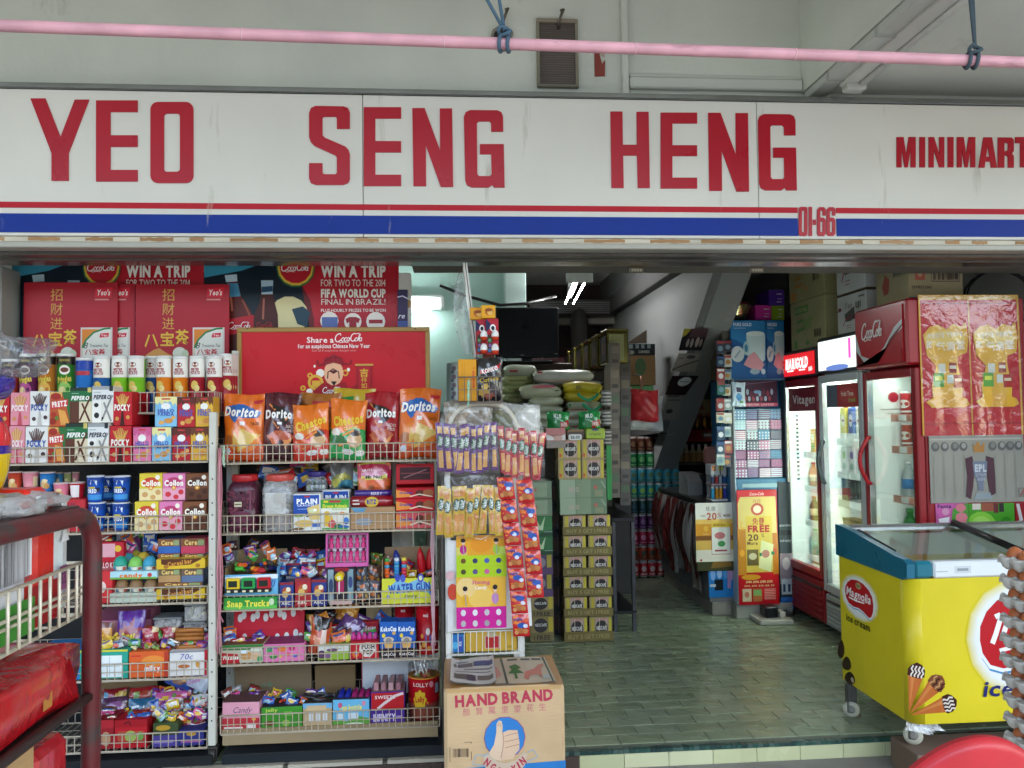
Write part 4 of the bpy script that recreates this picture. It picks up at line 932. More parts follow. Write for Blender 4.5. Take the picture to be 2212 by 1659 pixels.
pc(206,267,1171,3.60,zD+.1,.03,'candy_sign_box','red candy box with a white name band behind the trolley pipe','candy box',None,'#b81f30',[('r',.1,.55,.7,.95,'#d8a0a8'),('e',.8,.8,.12,.1,'#d8b23a'),('r',0,.2,1,.42,'#a8182a'),('t','HELLO KITTY',.5,.31,.16,'#f2e6e2',{'w':.94,'b':1})])
pc(200,243,1234,FY+.01,zD,.1,'candy_pack','bright red candy pack at the front of the egg shelf','candy pack',None,'#c9282f',[('e',.4,.5,.3,.2,'#e0c8c0'),('r',0,0,1,.2,'#b81f26')],m='soft')
def egg(px,py,Y,r,top,lab,low='#cfd8d2'):
 p=U(px,py,Y);o=empty('toy_egg',(p.x,Y,p.z-r*1.15),lab,'toy egg','candy filled toy eggs');n=9
 pr=[(max(1e-4,r*math.sin(math.pi*i/(2*n))*1),p.z-r*1.15*math.cos(math.pi*i/(2*n)))for i in range(n+1)]
 b=B();b.lathe(p.x,Y,pr,low,16);b.build('clear_bottom','gloss',o)
 F=Cyl(p.x,Y,p.z-r*.8,r*.86,r*.7,140,1.12);b=B();b.ops(F,[('r',.1,.2,.35,.9,'#4f9ab0'),('e',.6,.5,.16,.4,'#d8d2c0'),('r',.75,.1,.95,.8,'#b05a4a')],.002);b.build('wrap_print','gloss',o)
 pr=[(max(1e-4,r*math.cos(math.pi*i/(2*n))),p.z+r*1.25*math.sin(math.pi*i/(2*n)))for i in range(n+1)]
 b=B();b.lathe(p.x,Y,[(r*1.04,p.z-.004),(r*1.04,p.z+.003)]+pr[1:],top,16);b.build('cap','gloss',o)
for px,py,Y,c,lab in((261,1219,3.57,'#2f9a84','toy egg with a sea green cap in the front row'),(293.5,1220,3.57,'#7fbf5a','toy egg with a light green cap in the front row'),(324.5,1219,3.57,'#3f9ab8','toy egg with a sky blue cap in the front row'),(276,1212,3.64,'#3f8f9a','toy egg with a teal cap in the back row'),(292,1206,3.70,'#b8a83a','toy egg with a mustard cap in the back row'),(310,1210,3.64,'#c2a63a','toy egg with a golden cap in the back row')):
 egg(px,py,Y,.029,c,lab)
pc(238,340,1234,FY+.004,None,.14,'candy_tray','pale blue and green candy tray holding the toy eggs','tray','egg trays','#a8cfd8',[('r',0,0,1,.25,'#6aa04a'),('t','candy',.45,.5,.5,'#d9762a',{'w':.5,'b':2}),('e',.85,.5,.05,.25,'#c23a3a')],q1=1251)
for px in(264,295,327):egg(px,1266,3.56,.028,'#8a6a48',{264:'toy egg with a brown cap under the sea green egg',295:'toy egg with a brown cap in the middle of the lower row',327:'toy egg with a brown cap next to the cereal bars'}[px],'#a9b0b8')
pc(237,339,1281,FY+.004,zD,.14,'candy_tray','pale grey green candy tray holding the brown toy eggs','tray','egg trays','#b9c4b4',[('r',0,.55,1,.75,'#8a9890')])
def bars(p0,p1,q0,q1,c,n_,Y=FY+.03,band='#7a4a28'):
 return pc(p0,p1,q0,Y,None,.1,'cereal_bar_pack',n_,'cereal bar pack','cereal bar packs',c,[('r',0,.5,1,1,band),('t','Cereal',.5,.74,.3,'#e3c070',{'w':.7,'b':2}),('r',.7,.55,.95,.9,'#8a9a6a')]+[('r',.02+k*.1,.04,.06+k*.1,.45,'#ffffff22' if 0 else c)for k in range(3)],q1=q1,m='soft')
bars(341,389,1164,1196,'#2a5fa8','blue cereal bar pack on top of the pile',FY+.06);bars(391,444,1163,1196,'#c43a58','pink cereal bar pack on top of the pile',FY+.06);bars(341,390,1196,1212,'#8d2a2c','dark red cereal bar pack above the yellow tray',FY+.05);bars(392,440,1196,1212,'#5a6a8a','slate coloured cereal bar pack above the yellow tray',FY+.05)
for q0,q1,lab,zb in((1207,1229,'yellow cereal bar tray in the upper pile',None),(1272,1294,'yellow cereal bar tray at the front of the shelf',zD)):
 pc(337,442,q0,FY+.004,zb,.13,'cereal_bar_tray',lab,'tray','yellow cereal bar trays','#d8b42f',[('p',[(.1,1),(.1,.5),(.3,.3),(.7,.4),(.92,.9),(.92,1)],'#5a3018'),('t','Cereal bar',.48,.62,.42,'#c98a3a',{'w':.5,'b':2,'rot':8}),('e',.2,.25,.05,.2,'#a8702a'),('e',.85,.3,.05,.2,'#a8702a')],q1=q1)
bars(341,389,1228,1258,'#b08a58','tan cereal bar pack under the yellow tray',FY+.02,'#6a5a3a');bars(391,438,1228,1258,'#5a6f8f','grey blue cereal bar pack under the yellow tray',FY+.02,'#6a5240');bars(341,438,1258,1273,'#4f5a70','dark wide cereal bar pack low in the pile',FY+.02)
zE=Z1['E']+.004
pc(216,326,1318,3.70,zE,.12,'display_carton','pink open carton behind the purple candy bag','carton',None,'#c47a94',[('r',0,.82,1,1,'#6a3048'),('r',.7,.5,.98,.56,'#a85a78')])
x0,x1,z0,z1=fr(243,1326,304,1400,3.58)
pillow(x0,x1,zE,z1+.0,3.60,.05,'candy_bag','purple bag of candy with a red burst and yellow words','candy bag',None,'#5a2a8c',[('p',[(.1,.7),(.28,.72),(.34,.86),(.45,.74),(.62,.9),(.66,.72),(.9,.7),(.8,.5),(.92,.34),(.7,.32),(.6,.2),(.45,.3),(.2,.2),(.25,.42)],'#8d2430'),('t','Super',.5,.62,.10,'#d8c23a',{'w':.5,'b':2}),('t','POWER',.5,.48,.13,'#d8c23a',{'w':.62,'b':2}),('e',.3,.5,.1,.04,'#d8c23a')],lean=.15,nu=14,nv=18)
x0,x1,z0,z1=fr(206,1346,244,1400,3.60)
pillow(x0,x1,zE,z1,3.62,.05,'candy_bag','brown and orange candy bag half behind the trolley pipe','candy bag',None,'#6a3a30',[('r',.2,.5,.9,.85,'#c98a2a'),('t','XX',.5,.66,.2,'#e0c04a',{'b':2})],nu=8,nv=10)
for p0,p1,lab in((305,341,'small red sachet next to the purple candy bag'),(349,383,'small red sachet above the orange carton end')):
 x0,x1,z0,z1=fr(p0,1356,p1,1388,3.60);pillow(x0,x1,z0,z1,3.61,.02,'sweet_sachet',lab,'sachet','small red sachets','#a82a34',[('e',.5,.5,.3,.25,'#c9707a'),('r',.6,.6,.95,.95,'#d8c090'),('t','haw',.45,.5,.2,'#f0dcd4',{'w':.5,'b':1})],nu=8,nv=8)
def clearbox(p0,p1,q0,q1,Y,dep,lab,stuff):
 x0,x1,z0,z1=fr(p0,q0,p1,q1,Y);o=empty('clear_tub',((x0+x1)/2,Y+dep/2,z0),lab,'tub','clear plastic tubs of sweets')
 b=B();b.box(x0,x1,Y,Y+dep,z0,z1-.008,'#fff',.006);b.build('tub','frost',o)
 b=B();b.box(x0-.003,x1+.003,Y-.003,Y+dep,z1-.008,z1,'#777b7c',.002);b.build('lid','plastic',o)
 b=B()
 for k in range(16):b.box(*(lambda x,y,z,s:(x-s,x+s,y-s,y+s,z-s,z+s))(random.uniform(x0+.012,x1-.012),random.uniform(Y+.012,Y+dep*.6),random.uniform(z0+.01,z0+(z1-z0)*.6),.008),random.choice(stuff),.002)
 kind(b.build('sweets','soft',o),'stuff')
clearbox(398,444,1304,1343,3.56,.12,'clear square tub with pale sweets on the candy shelf',['#c9c79a','#d8d6b8','#8a8a60']);clearbox(332,392,1334,1356,3.60,.1,'clear flat tub behind the red sachets',['#8a8a88','#a8a49a']);clearbox(396,442,1344,1361,3.57,.11,'dark flat tub under the pale sweets',['#4a4644','#35302e'])
o=empty('wafer_roll_pack',(U(410,1405,3.55).x,3.56,U(410,1405,3.55).z),'clear pack of orange brown wafer rolls above the white red box','wafer rolls')
for k in range(5):
 a,e=U(380,1398-k*9,3.55+.02*(k%2)),U(440,1396-k*9,3.55+.02*(k%2));b=B();b.tube([a,e],.0095,'#a8682c',10);b.build('wafer_roll','soft',o)
b=B();rn=random.Random(4)
for k in range(46):
 p=U(rn.uniform(276,344),rn.uniform(1390,1409),3.54+rn.uniform(0,.06));s=.009
 q=B();q.box(-s*1.5,s*1.5,-s*.7,s*.7,-s*.7,s*.7,rn.choice(['#c9c45a','#b9b8a0','#4a4a48','#d8d49a','#7a9a4a','#d9822f']),.003);q.turn(Matrix.Translation(p)@Matrix.Rotation(rn.uniform(0,6),4,'Z')@Matrix.Rotation(rn.uniform(-1,1),4,'Y'));b.add(q.v,q.f,'#fff');b.c[-len(q.f):]=q.c
kind(b.build('wrapped_sweets','soft'),'stuff')['label']='loose wrapped sweets heaped in the orange carton'
GE='open candy cartons at the front of the fifth shelf'
pc(66,171,1408,FY+.004,zE,.2,'candy_carton','blue open candy carton seen past the trolley basket','candy carton',GE,'#2a78b8',[('r',0,.85,1,1,'#3f90cc'),('r',.78,.1,.95,.7,'#c9907a'),('t','Coffee',.5,.9,.14,'#1a3a6a',{'w':.12})])
pc(172,278,1404,FY+.004,zE,.2,'candy_carton','sea green open candy carton with a white squared label','candy carton',GE,'#2a9c88',[('r',.38,.05,.88,.8,'#dfe6e6'),('r',.42,.42,.84,.44,'#9aa8aa'),('r',.42,.2,.84,.22,'#9aa8aa'),('r',.62,.1,.63,.75,'#9aa8aa'),('r',0,.93,1,1,'#c9c43a')])
pc(279,364,1407,FY+.004,zE,.2,'candy_carton','orange open candy carton with a pile of sweets in it','candy carton',GE,'#d8602a',[('e',.62,.62,.3,.22,'#e08a3a'),('t','milky',.6,.35,.2,'#e9e4e0',{'w':.4,'b':2,'ol':'#5a2a4a'}),('r',.05,.8,.3,.86,'#c9352a'),('r',.9,0,1,1,'#b03a26')])
pc(365,446,1405,FY+.004,zE,.2,'candy_carton','white carton with red ends and a handwritten price','candy carton',GE,'#d9d6d2',[('r',.92,0,1,1,'#b81f2c'),('r',0,.92,.92,1,'#8a8a8c'),('t','70c',.45,.76,.22,'#3a3a9a',{'w':.34,'sh':.2}),('e',.38,.38,.16,.08,'#b06a3a'),('e',.75,.45,.06,.14,'#c9913a')])
zF=Z1['F']+.004
pc(200,339,1458,3.78,None,.02,'cardboard_sheet','brown cardboard sheet standing at the back of the lowest shelf','cardboard',None,'#7d6444',(),q1=1560,m='kraft')
for p0,p1,q0,q1,c,lab,ops in((346,402,1446,1490,'#2a4f9a','blue crumpled snack bag lying on the lowest shelf',[('e',.5,.5,.3,.3,'#8a5a3a'),('e',.7,.6,.15,.2,'#d8a04a')]),(386,440,1446,1494,'#b9c4d4','pale bag with a pink stripe leaning on the lowest shelf',[('p',[(.1,.1),(.3,.1),(.95,.95),(.75,.95)],'#b58ab8'),('s',[(.3,.5),(.5,.75)],.06,'#8a8aa8')])):
 x0,x1,z0,z1=fr(p0,q0,p1,q1,3.62);pillow(x0,x1,z0,z1,3.66,.05,'snack_bag',lab,'snack bag',None,c,ops,lean=.3,nu=10,nv=10,rot=25)
for p0,p1,q0,q1,Y,c,lab,ops in((212,267,1494,1520,3.72,'#8d1f28','dark red pack with fruit pictures at the back of the lowest shelf',[('e',.2,.5,.12,.3,'#6a9ab8'),('e',.8,.5,.2,.3,'#c9a84a')]),(271,334,1491,1522,3.72,'#a82a2c','red pack with green fruit at the back of the lowest shelf',[('e',.3,.5,.15,.3,'#8fae5a'),('e',.6,.5,.2,.3,'#b8503a'),('e',.9,.5,.12,.3,'#9ab060')]),(205,267,1515,1556,3.62,'#4a2a44','dark purple snack packet in the red carton',[('e',.6,.5,.3,.3,'#7a4a78'),('e',.2,.3,.2,.2,'#b08a6a')]),(268,330,1516,1552,3.62,'#2a5a7a','blue snack packet in the red carton',[('s',[(.15,.55),(.4,.66),(.65,.6)],.12,'#c9d2da'),('e',.3,.2,.25,.2,'#3f8fc0'),('e',.8,.35,.2,.2,'#a8745a')])):
 x0,x1,z0,z1=fr(p0,q0,p1,q1,Y);pillow(x0,x1,z0,z1,Y+.03,.04,'snack_packet',lab,'snack packet','snack packets on the lowest shelf',c,ops,nu=10,nv=10,lean=.25)
pc(205,246,1556,FY+.006,zF,.16,'snack_carton','red snack carton beside the trolley pipe on the lowest shelf','snack carton','red snack cartons','#8d1a22',[('r',0,.72,1,1,'#a8222c'),('e',.6,.35,.25,.25,'#b08a6a'),('e',.25,.2,.12,.1,'#9ab0c0')])
pc(248,319,1555,FY+.006,zF,.16,'snack_carton','red snack carton with green pictures on the lowest shelf','snack carton','red snack cartons','#b01a24',[('r',0,.74,1,1,'#9c141e'),('s',[(.3,.86),(.45,.95),(.5,.8)],.05,'#4a1016'),('r',.1,.25,.9,.6,'#b0503a'),('e',.5,.42,.18,.2,'#9aae5a'),('e',.8,.42,.1,.16,'#6a9a4a')])
mini=[(331,400,1500,1528,3.64,'#b8558a','pink candy packet pile on the lowest shelf'),(400,446,1494,1530,3.66,'#4a302a','brown chocolate packet on the lowest shelf'),(412,444,1506,1530,3.60,'#c9c9c6','white wrapped sweet pack on the lowest shelf'),(330,385,1530,1560,3.60,'#b09a3a','yellow sweet pack on the lowest shelf'),(386,441,1526,1552,3.60,'#3a2a2a','dark sweet pack with a white label on the lowest shelf'),(386,441,1552,1578,3.57,'#8d1f34','dark red sweet pack with a gold badge on the lowest shelf')]
for p0,p1,q0,q1,Y,c,lab in mini:
 x0,x1,z0,z1=fr(p0,q0,p1,q1,Y);pillow(x0,x1,z0,z1,Y+.02,.04,'sweet_pack',lab,'sweet pack','mixed sweet packs on the lowest shelf',c,[('r',.45,.2,.95,.5,'#d2d0c8'),('e',.3,.6,.15,.12,'#c9a83a'),('e',.6,.75,.1,.1,'#5a8a4a'),('e',.8,.7,.1,.1,'#b0503a')],nu=9,nv=8,lean=.3)
pc(330,384,1562,FY+.006,zF,.1,'sweet_box','dark green sweet box with purple base on the lowest shelf','sweet box','sweet boxes at the front of the lowest shelf','#3a4a2a',[('r',0,0,1,.48,'#4a3f8a'),('r',.05,.15,.8,.28,'#8a78b0'),('e',.4,.8,.3,.12,'#b08a2a')])
pc(385,440,1577,FY+.006,zF,.1,'sweet_box','deep blue sweet box with a pink line on the lowest shelf','sweet box','sweet boxes at the front of the lowest shelf','#2f357a',[('r',.1,.2,.9,.36,'#a85a98'),('e',.5,.75,.2,.14,'#b08a3a')])
z={k:Z2[k]+.004 for k in Z2}
CY_=3.57
def crisp(p0,p1,q0,q1,Y,lab,base,ops,**k):
 x0,x1,z0,z1=fr(p0,q0,p1,q1,Y)
 return pillow(x0,x1,z[1]if q1>960 else z0,z1,Y+.045,.075,'crisp_bag',lab,'crisp bag','crisp bags on the top shelf',base,ops,nu=40,nv=54,lean=.12,crink=.0055,**k)
def d_tort(a,b2,sw,tri,extra=()):
 return[('r',0,.0,1,.12,b2),('e',.5,.2,.6,.16,b2),('e',.5,.34,.42,.2,a),('p',[(.02,.8),(.5,.86),(.97,.72),(.86,.64),(.4,.66),(.3,.56),(.2,.62)],sw),('p',tri[0],'#d8ac4c'),('p',tri[1],'#e0bc62'),('e',.14,.3,.12,.08,'#a85a2a'),('e',.12,.14,.07,.05,'#c9d2da'),('r',.42,.545,.56,.585,'#e9e4e0'),('e',.86,.88,.12,.035,'#b8202c'),('t','TACO',.8,.56,.045,'#4a2a14',{'w':.2,'b':1}),('t','Doritos',.46,.735,.13,'#f2f0ea',{'w':.84,'b':2,'sh':.18,'ol':'#1a2a44'})]+list(extra)
T1=([(.28,.46),(.24,.2),(.42,.3)],[(.42,.5),(.95,.38),(.36,.12)])
d_red=lambda lo:[('r',0,0,1,.25,lo),('p',[(.2,.82),(.62,.76),(.86,.66),(.55,.5),(.42,.62)],'#1a1214'),('s',[(.16,.83),(.34,.73)],.025,'#d8864a'),('s',[(.3,.56),(.42,.46),(.72,.66)],.025,'#d8864a'),('p',[(.12,.36),(.5,.44),(.4,.18),(.3,.22)],'#c9683a'),('p',[(.5,.40),(.85,.36),(.62,.16)],'#d88a4a'),('e',.5,.36,.3,.07,'#b8522e'),('r',.4,.51,.52,.55,'#e6e0dc'),('t','Doritos',.48,.68,.12,'#f2f0ea',{'w':.84,'b':2,'ol':'#1a1214'}),('t','NACHO',.78,.5,.05,'#e9d8cc',{'w':.26}),('t','CHEESE',.78,.44,.04,'#e9d8cc',{'w':.22})]
d_chee=lambda lo,lo2:[('p',[(0,.5),(.4,.44),(.7,.56),(1,.5),(1,0),(0,0)],lo),('e',.3,.3,.22,.1,lo2),('e',.72,.34,.2,.12,'#c9a070'),('e',.2,.44,.14,.06,'#d8d2c8'),('e',.75,.46,.14,.06,'#3a2a22'),('e',.55,.14,.16,.05,'#d8d8d8'),('e',.86,.12,.12,.05,'#e0ded8'),('s',[(.4,.4),(.7,.5)],.03,'#e8923a'),('s',[(.3,.22),(.6,.3)],.03,'#e8923a'),('t','Cheetos',.52,.66,.15,'#e8c23a',{'w':.84,'b':2,'rot':12,'ol':'#1f1812'}),('t','CRUNCHY',.62,.54,.05,'#f0d87a',{'w':.4,'b':1,'rot':12})]
crisp(645,734,848,930,3.68,'tan crisp bag showing between the bags in the middle','#a8672a',[('r',.3,.6,.8,.8,'#b8323a')])
crisp(690,760,856,930,3.70,'green tipped crisp bag hidden behind the two orange puff bags','#2f8a3f',[('p',[(0,1),(.5,.8),(.9,.9),(.4,.6),(0,.7)],'#3fae52')])
crisp(715,810,838,930,3.74,'yellow crisp bag standing behind the others','#c9a82f',[('r',.2,.55,.8,.72,'#b8202c'),('t',"Lay's",.5,.62,.1,'#f0e8e0',{'b':1})])
crisp(476,566,850,998,CY_,'orange tortilla chip bag beside the white post','#dc6a1c',d_tort('#e07a22','#c84a16','#1f5fa8',T1),rot=-1)
crisp(561,646,848,993,CY_+.01,'maroon tortilla chip bag with a black arrow','#4f1420',d_red('#3a0e18'))
crisp(784,862,846,988,CY_+.01,'red tortilla chip bag with a black arrow','#a01722',d_red('#8a1018'))
crisp(628,710,872,994,CY_-.03,'orange and red cheese puff bag','#e0701a',d_chee('#c9301f','#d8542a'),rot=-2)
crisp(704,786,862,991,CY_-.03,'orange and green cheese puff bag','#e0701a',d_chee('#1f9a4a','#2a6a34'),rot=2)
crisp(857,950,838,988,CY_,'orange tortilla chip bag beside the display stand','#dc6a1c',d_tort('#e07a22','#c84a16','#1f5fa8',T1),rot=2)
def jar(p0,p1,ql,q1_,q2,Y,zb,lab,body,lidc,m='soft',prints=()):
 """square sweet jar: neck, shoulders, screw lid"""
 a,e=U(p0,1100,Y),U(p1,1100,Y);cx,w2=(a.x+e.x)/2,(e.x-a.x)/2;zt,zn=U((p0+p1)/2,ql,Y).z,U((p0+p1)/2,q1_,Y).z;cy=Y+w2
 o=empty('sweet_jar',(cx,cy,zb),lab,'jar','sweet jars behind the second wire basket')
 def rrect(s,zz):return[(cx+w2*s*math.copysign(abs(math.cos(t))**.45,math.cos(t)),cy+w2*s*math.copysign(abs(math.sin(t))**.45,math.sin(t)),zz)for t in[2*math.pi*k/28+.01 for k in range(28)]]
 b=B();L=[rrect(.94,zb),rrect(1,zb+.008),rrect(1,zb+(zn-zb)*.42),rrect(.96,zb+(zn-zb)*.46),rrect(1,zb+(zn-zb)*.5),rrect(1,zn-.035),rrect(.9,zn-.015),rrect(.78,zn-.004),rrect(.74,zn)]
 n0=len(b.v)
 for l in L:b.v+=l
 for k in range(len(L)-1):
  for i in range(28):j=(i+1)%28;b.f.append((n0+k*28+i,n0+k*28+j,n0+(k+1)*28+j,n0+(k+1)*28+i));b.c.append(hx(body));b.s.append(True)
 b.build('jar_body',m,o)
 b=B();b.lathe(cx,cy,[(w2*.80,zn-.002),(w2*.84,zn+.003),(w2*.84,zt-.004),(w2*.80,zt),(0,zt)],lidc,26)
 for k in range(26):
  t=2*math.pi*k/26;b.box(cx+w2*.84*math.cos(t)-.0015,cx+w2*.84*math.cos(t)+.0015,cy+w2*.84*math.sin(t)-.0015,cy+w2*.84*math.sin(t)+.0015,zn+.005,zt-.006,lidc)
 b.build('jar_lid','plastic',o)
 if prints:b=B();b.ops(front(cx-w2,cx+w2,zb,zn,Y-.002),prints,.001);b.build('front_print','card',o)
 return o,cx,cy,w2,zn
o,cx,cy,w2,zn=jar(488,554,1027,1041,0,3.53,z[2],'big jar of dark plum sweets with a red lid','#4a1a2c','#b02024',prints=[('r',.28,.5,.52,.6,'#c9bfa4'),('r',.3,.54,.5,.56,'#4a3a2a'),('r',.78,.42,.83,.9,'#7d4a5c'),('e',.5,.3,.34,.12,'#6b3448')])
rn=random.Random(9);b=B()
for k in range(90):
 t=rn.uniform(-.85,.85);b.box(*(lambda x,zz,s:(x-s,x+s,3.529,3.536,zz-s,zz+s))(cx+w2*t,rn.uniform(z[2]+.01,zn-.04),rn.uniform(.004,.009)),rn.choice(['#5c2438','#3a1222','#6b2a40','#7d3a4c']),.002)
kind(b.build('sweets','soft',o),'stuff')
o,cx,cy,w2,zn=jar(563,634,1026,1040,0,3.53,z[2],'big clear sweet jar with a pale label and a red lid','#8f8782','#c0473c',m='frost',prints=())
b=B();b.box(cx-w2*.9,cx+w2*.9,cy-w2*.8,cy+w2*.85,z[2]+.012,z[2]+(zn-z[2])*.34,'#6a4a48',.01);b.build('sweets','soft',o)
b=B();b.box(cx-w2*.78,cx+w2*.5,3.545,3.547,z[2]+(zn-z[2])*.30,zn-.05,'#cfc9bb');b.ops(front(cx-w2,cx+w2,z[2],zn,3.545),[('t','1.95',.82,.5,.05,'#d8c9a0',{'w':.14})]);b.build('paper_label','card',o)
o,cx,cy,w2,zn=jar(657,704,1019,1030,0,3.66,z[2]+.155,'clear jar of blue foil sweets with a violet lid on the cracker carton','#9fc0cc','#3a2a78',m='frost')
b=B()
for k in range(40):b.box(*(lambda x,yy,zz,s:(x-s*.5,x+s*.5,yy-s*.5,yy+s*.5,zz-s*2.4,zz+s*2.4))(cx+rn.uniform(-.8,.8)*w2,cy+rn.uniform(-.8,.2)*w2,rn.uniform(z[2]+.17,zn-.03),.007),rn.choice(['#5aa8c4','#c9dfe4','#3f86a8','#8ab04a','#d8e4e6']),.002)
kind(b.build('sweets','soft',o),'stuff')
b=B();xx=fr(640,1070,760,1148,3.66);b.box(xx[0],xx[1],3.645,3.82,z[2],z[2]+.152,'#3a3a44',.002);tag(b.build('display_carton','kraft'),'dark carton hidden behind the cracker boxes, with a jar and a bag on top','carton')
x0,x1,z0,z1=fr(708,990,762,1062,3.66);pillow(x0,x1,z[2]+.155,z1,3.72,.09,'clear_sweet_bag','clear crumpled bag of yellow and blue sweets on the hidden carton','sweet bag',None,'#8d9090',[('e',.5,.3,.45,.22,'#9a9a54'),('e',.3,.25,.2,.15,'#c9c25a'),('e',.7,.15,.3,.14,'#4a8a9c'),('e',.6,.4,.14,.1,'#d2cc70'),('e',.4,.7,.3,.2,'#6a6a68')],m='foil',nu=16,nv=18,crink=.008)
x0,x1,z0,z1=fr(560,1010,660,1050,3.74);pillow(x0,x1,z0-.04,z1,3.79,.06,'clear_sweet_bag','dark clear bag of sweets behind the red lidded jars','sweet bag',None,'#4a4547',[('e',.7,.5,.3,.2,'#a86a88'),('e',.35,.6,.2,.12,'#8a8690'),('e',.9,.3,.1,.2,'#c23a3a')],m='foil',crink=.008)
GK='cracker cartons behind the second wire basket'
d_plain=[('r',0,.42,.95,.97,'#1f4aa0'),('t','PLAIN',.5,.80,.13,'#eef0f2',{'w':.76,'b':2}),('t','CRACKERS',.5,.69,.05,'#dfe4ea',{'w':.72,'b':1}),('r',.15,.58,.5,.60,'#8aa0cc'),('r',.4,.91,.6,.95,'#b83040'),('p',[(.5,.62),(.95,.72),(.98,.3),(.6,.3)],'#d8bd74'),('e',.72,.54,.16,.06,'#c9d0a0'),('e',.8,.56,.07,.04,'#f0efe4'),('e',.2,.42,.18,.05,'#8fae5a'),('e',.4,.2,.36,.1,'#d8b868'),('r',.7,.1,.98,.2,'#3f6ab0'),('e',.2,.06,.2,.04,'#7a5a3a'),('e',.52,.39,.05,.015,'#3a2a22')]
pc(634,692.5,1067,FY,z[2],.08,'cracker_carton','white and blue plain cracker carton beside the clear jar','cracker carton',GK,'#d9dbd8',d_plain,sideops=None)
pc(696,755,1059,FY+.1,z[2],.06,'cracker_carton','white and blue plain cracker carton behind the green animal biscuits','cracker carton',GK,'#d9dbd8',d_plain)
pc(693,754,1079,FY,z[2],.07,'cracker_carton','green animal biscuit carton in front of a blue one','cracker carton',GK,'#dcdcd2',[('r',0,.72,1,1,'#3f9a34'),('t','Dream Animals',.5,.79,.11,'#d8d84a',{'w':.86,'b':2,'ol':'#1f5a22'}),('t','biscuits',.66,.69,.07,'#8fc04a',{'w':.5,'b':1}),('r',.3,.9,.7,.97,'#b83040'),('r',.1,.9,.26,.97,'#d8c23a'),('e',.22,.55,.1,.08,'#d8b23a'),('p',[(.15,.5),(.4,.46),(.5,.2),(.3,.1),(.12,.16)],'#e0b83a'),('e',.4,.2,.14,.14,'#c9505a'),('e',.62,.42,.14,.1,'#e3ded2'),('e',.9,.3,.1,.12,'#3f78c0'),('e',.62,.12,.16,.08,'#2f6a4a'),('e',.82,.1,.18,.06,'#2f5fa8'),('e',.75,.55,.1,.05,'#e08a3a'),('t','1.10',.52,.56,.06,'#3a2a22',{'w':.2}),('r',.05,.03,.95,.08,'#3f9a34')])
pc(757,853,1096,FY,z[2],.14,'brown_carton','open brown carton holding the red biscuit rolls','carton',None,'#a9855e',[('p',[(0,1),(.35,.98),(.3,.8),(.1,.78)],'#5a8fb0'),('e',.3,.35,.2,.16,'#8a98a8'),('r',.4,.3,.6,.36,'#94744f')],m='kraft')
zk=U(805,1097,FY).z
x0,x1,z0,z1=fr(770,1000,844,1064,3.60);pillow(x0,x1,zk,z1,3.63,.05,'nut_bag','orange bag of coated nuts with a pink top standing in the brown carton','nut bag',None,'#c05a22',[('r',0,.62,1,1,'#b82a4a'),('r',0,.95,1,1,'#a8a83a'),('e',.5,.68,.4,.1,'#c9c24a'),('e',.45,.74,.36,.1,'#d08aa0'),('e',.5,.5,.44,.1,'#d8602a'),('e',.5,.12,.4,.07,'#e2ddd2'),('t','Mr Nut',.5,.66,.08,'#3a4a1a',{'w':.5,'b':1}),('t','NUTS',.3,.82,.05,'#f0e4e4',{'w':.3,'b':1})]+[('e',(k*.13)%1,.2+.07*(k%4),.05,.03,'#8d4a1f')for k in range(20)],nu=18,nv=22)
def roll(p0,p1,py,Y,r,lab,col,ops,nm='biscuit_roll'):
 a,e=U(p0,py,Y),U(p1,py,Y);b=B();n=16
 for i,(x,rr_)in enumerate(((a.x,.4),(a.x+.004,1),(e.x-.004,1),(e.x,.4))):pass
 b.tube([(a.x,Y,a.z),(a.x+.005,Y,a.z),(e.x-.005,Y,a.z),(e.x,Y,a.z)],[r*.6,r,r,r*.6],col,16);o=tag(b.build(nm,'foil'),lab,'biscuit roll','biscuit rolls in the brown carton')
 p=B();p.ops(Flat((a.x,Y-r,a.z-r),(1,0,0),(0,0,1),e.x-a.x,2*r),ops,.001);p.build('front_print','gloss',o)
roll(758,850,1084,3.56,.026,'red biscuit roll with a blue oval lying in the brown carton','#8d1020',[('e',.5,.5,.16,.44,'#c9a83a'),('t','RITZ',.5,.52,.36,'#1f3f9a',{'w':.22,'b':2,'ol':'#e8e0c0'}),('r',.06,.3,.22,.42,'#d8cfc9'),('r',.06,.6,.2,.7,'#d8cfc9')])
roll(766,846,1066,3.575,.015,'violet biscuit bar lying on top of the red roll','#3a2278',[('t','BERRY',.6,.5,.4,'#c9c0d8',{'w':.3,'b':1})])
GM='red malt biscuit cartons'
d_malt=lambda k:[('p',[(0,.85),(.3,.6),(.42,.2),(0,.1)],'#e08a3a')if k else('r',.04,.04,.95,.07,'#8d1018'),('t','Ovaltine',.26,.55,.2,'#2a3a8a',{'w':.34,'b':2,'sh':.2,'ol':'#f0dccc'}),('e',.62,.5,.12,.3,'#5a2a1c'),('e',.84,.5,.14,.34,'#9c5a34'),('s',[(.36,.2),(.6,.4),(.95,.16)],.1,'#e6cbb4')]
za_=z[2]
for q0,q1,lab in((1104,1136,'red malt biscuit carton at the bottom of the three'),(1077,1104,'red malt biscuit carton in the middle of the three'),(1053,1077,'red malt biscuit carton under the tilted one')):
 zt_1=U(896,q0,FY).z;a=U(855,1090,FY).x;e=U(938,1090,FY).x
 carton(a,e,za_,zt_1-.001,FY,.16,'malt_carton',lab,'malt carton',GM,random.choice(['#b8161f','#c01a22','#b01620'])if q0<1100 else '#d0555a',d_malt(1),yaw=1);za_=zt_1
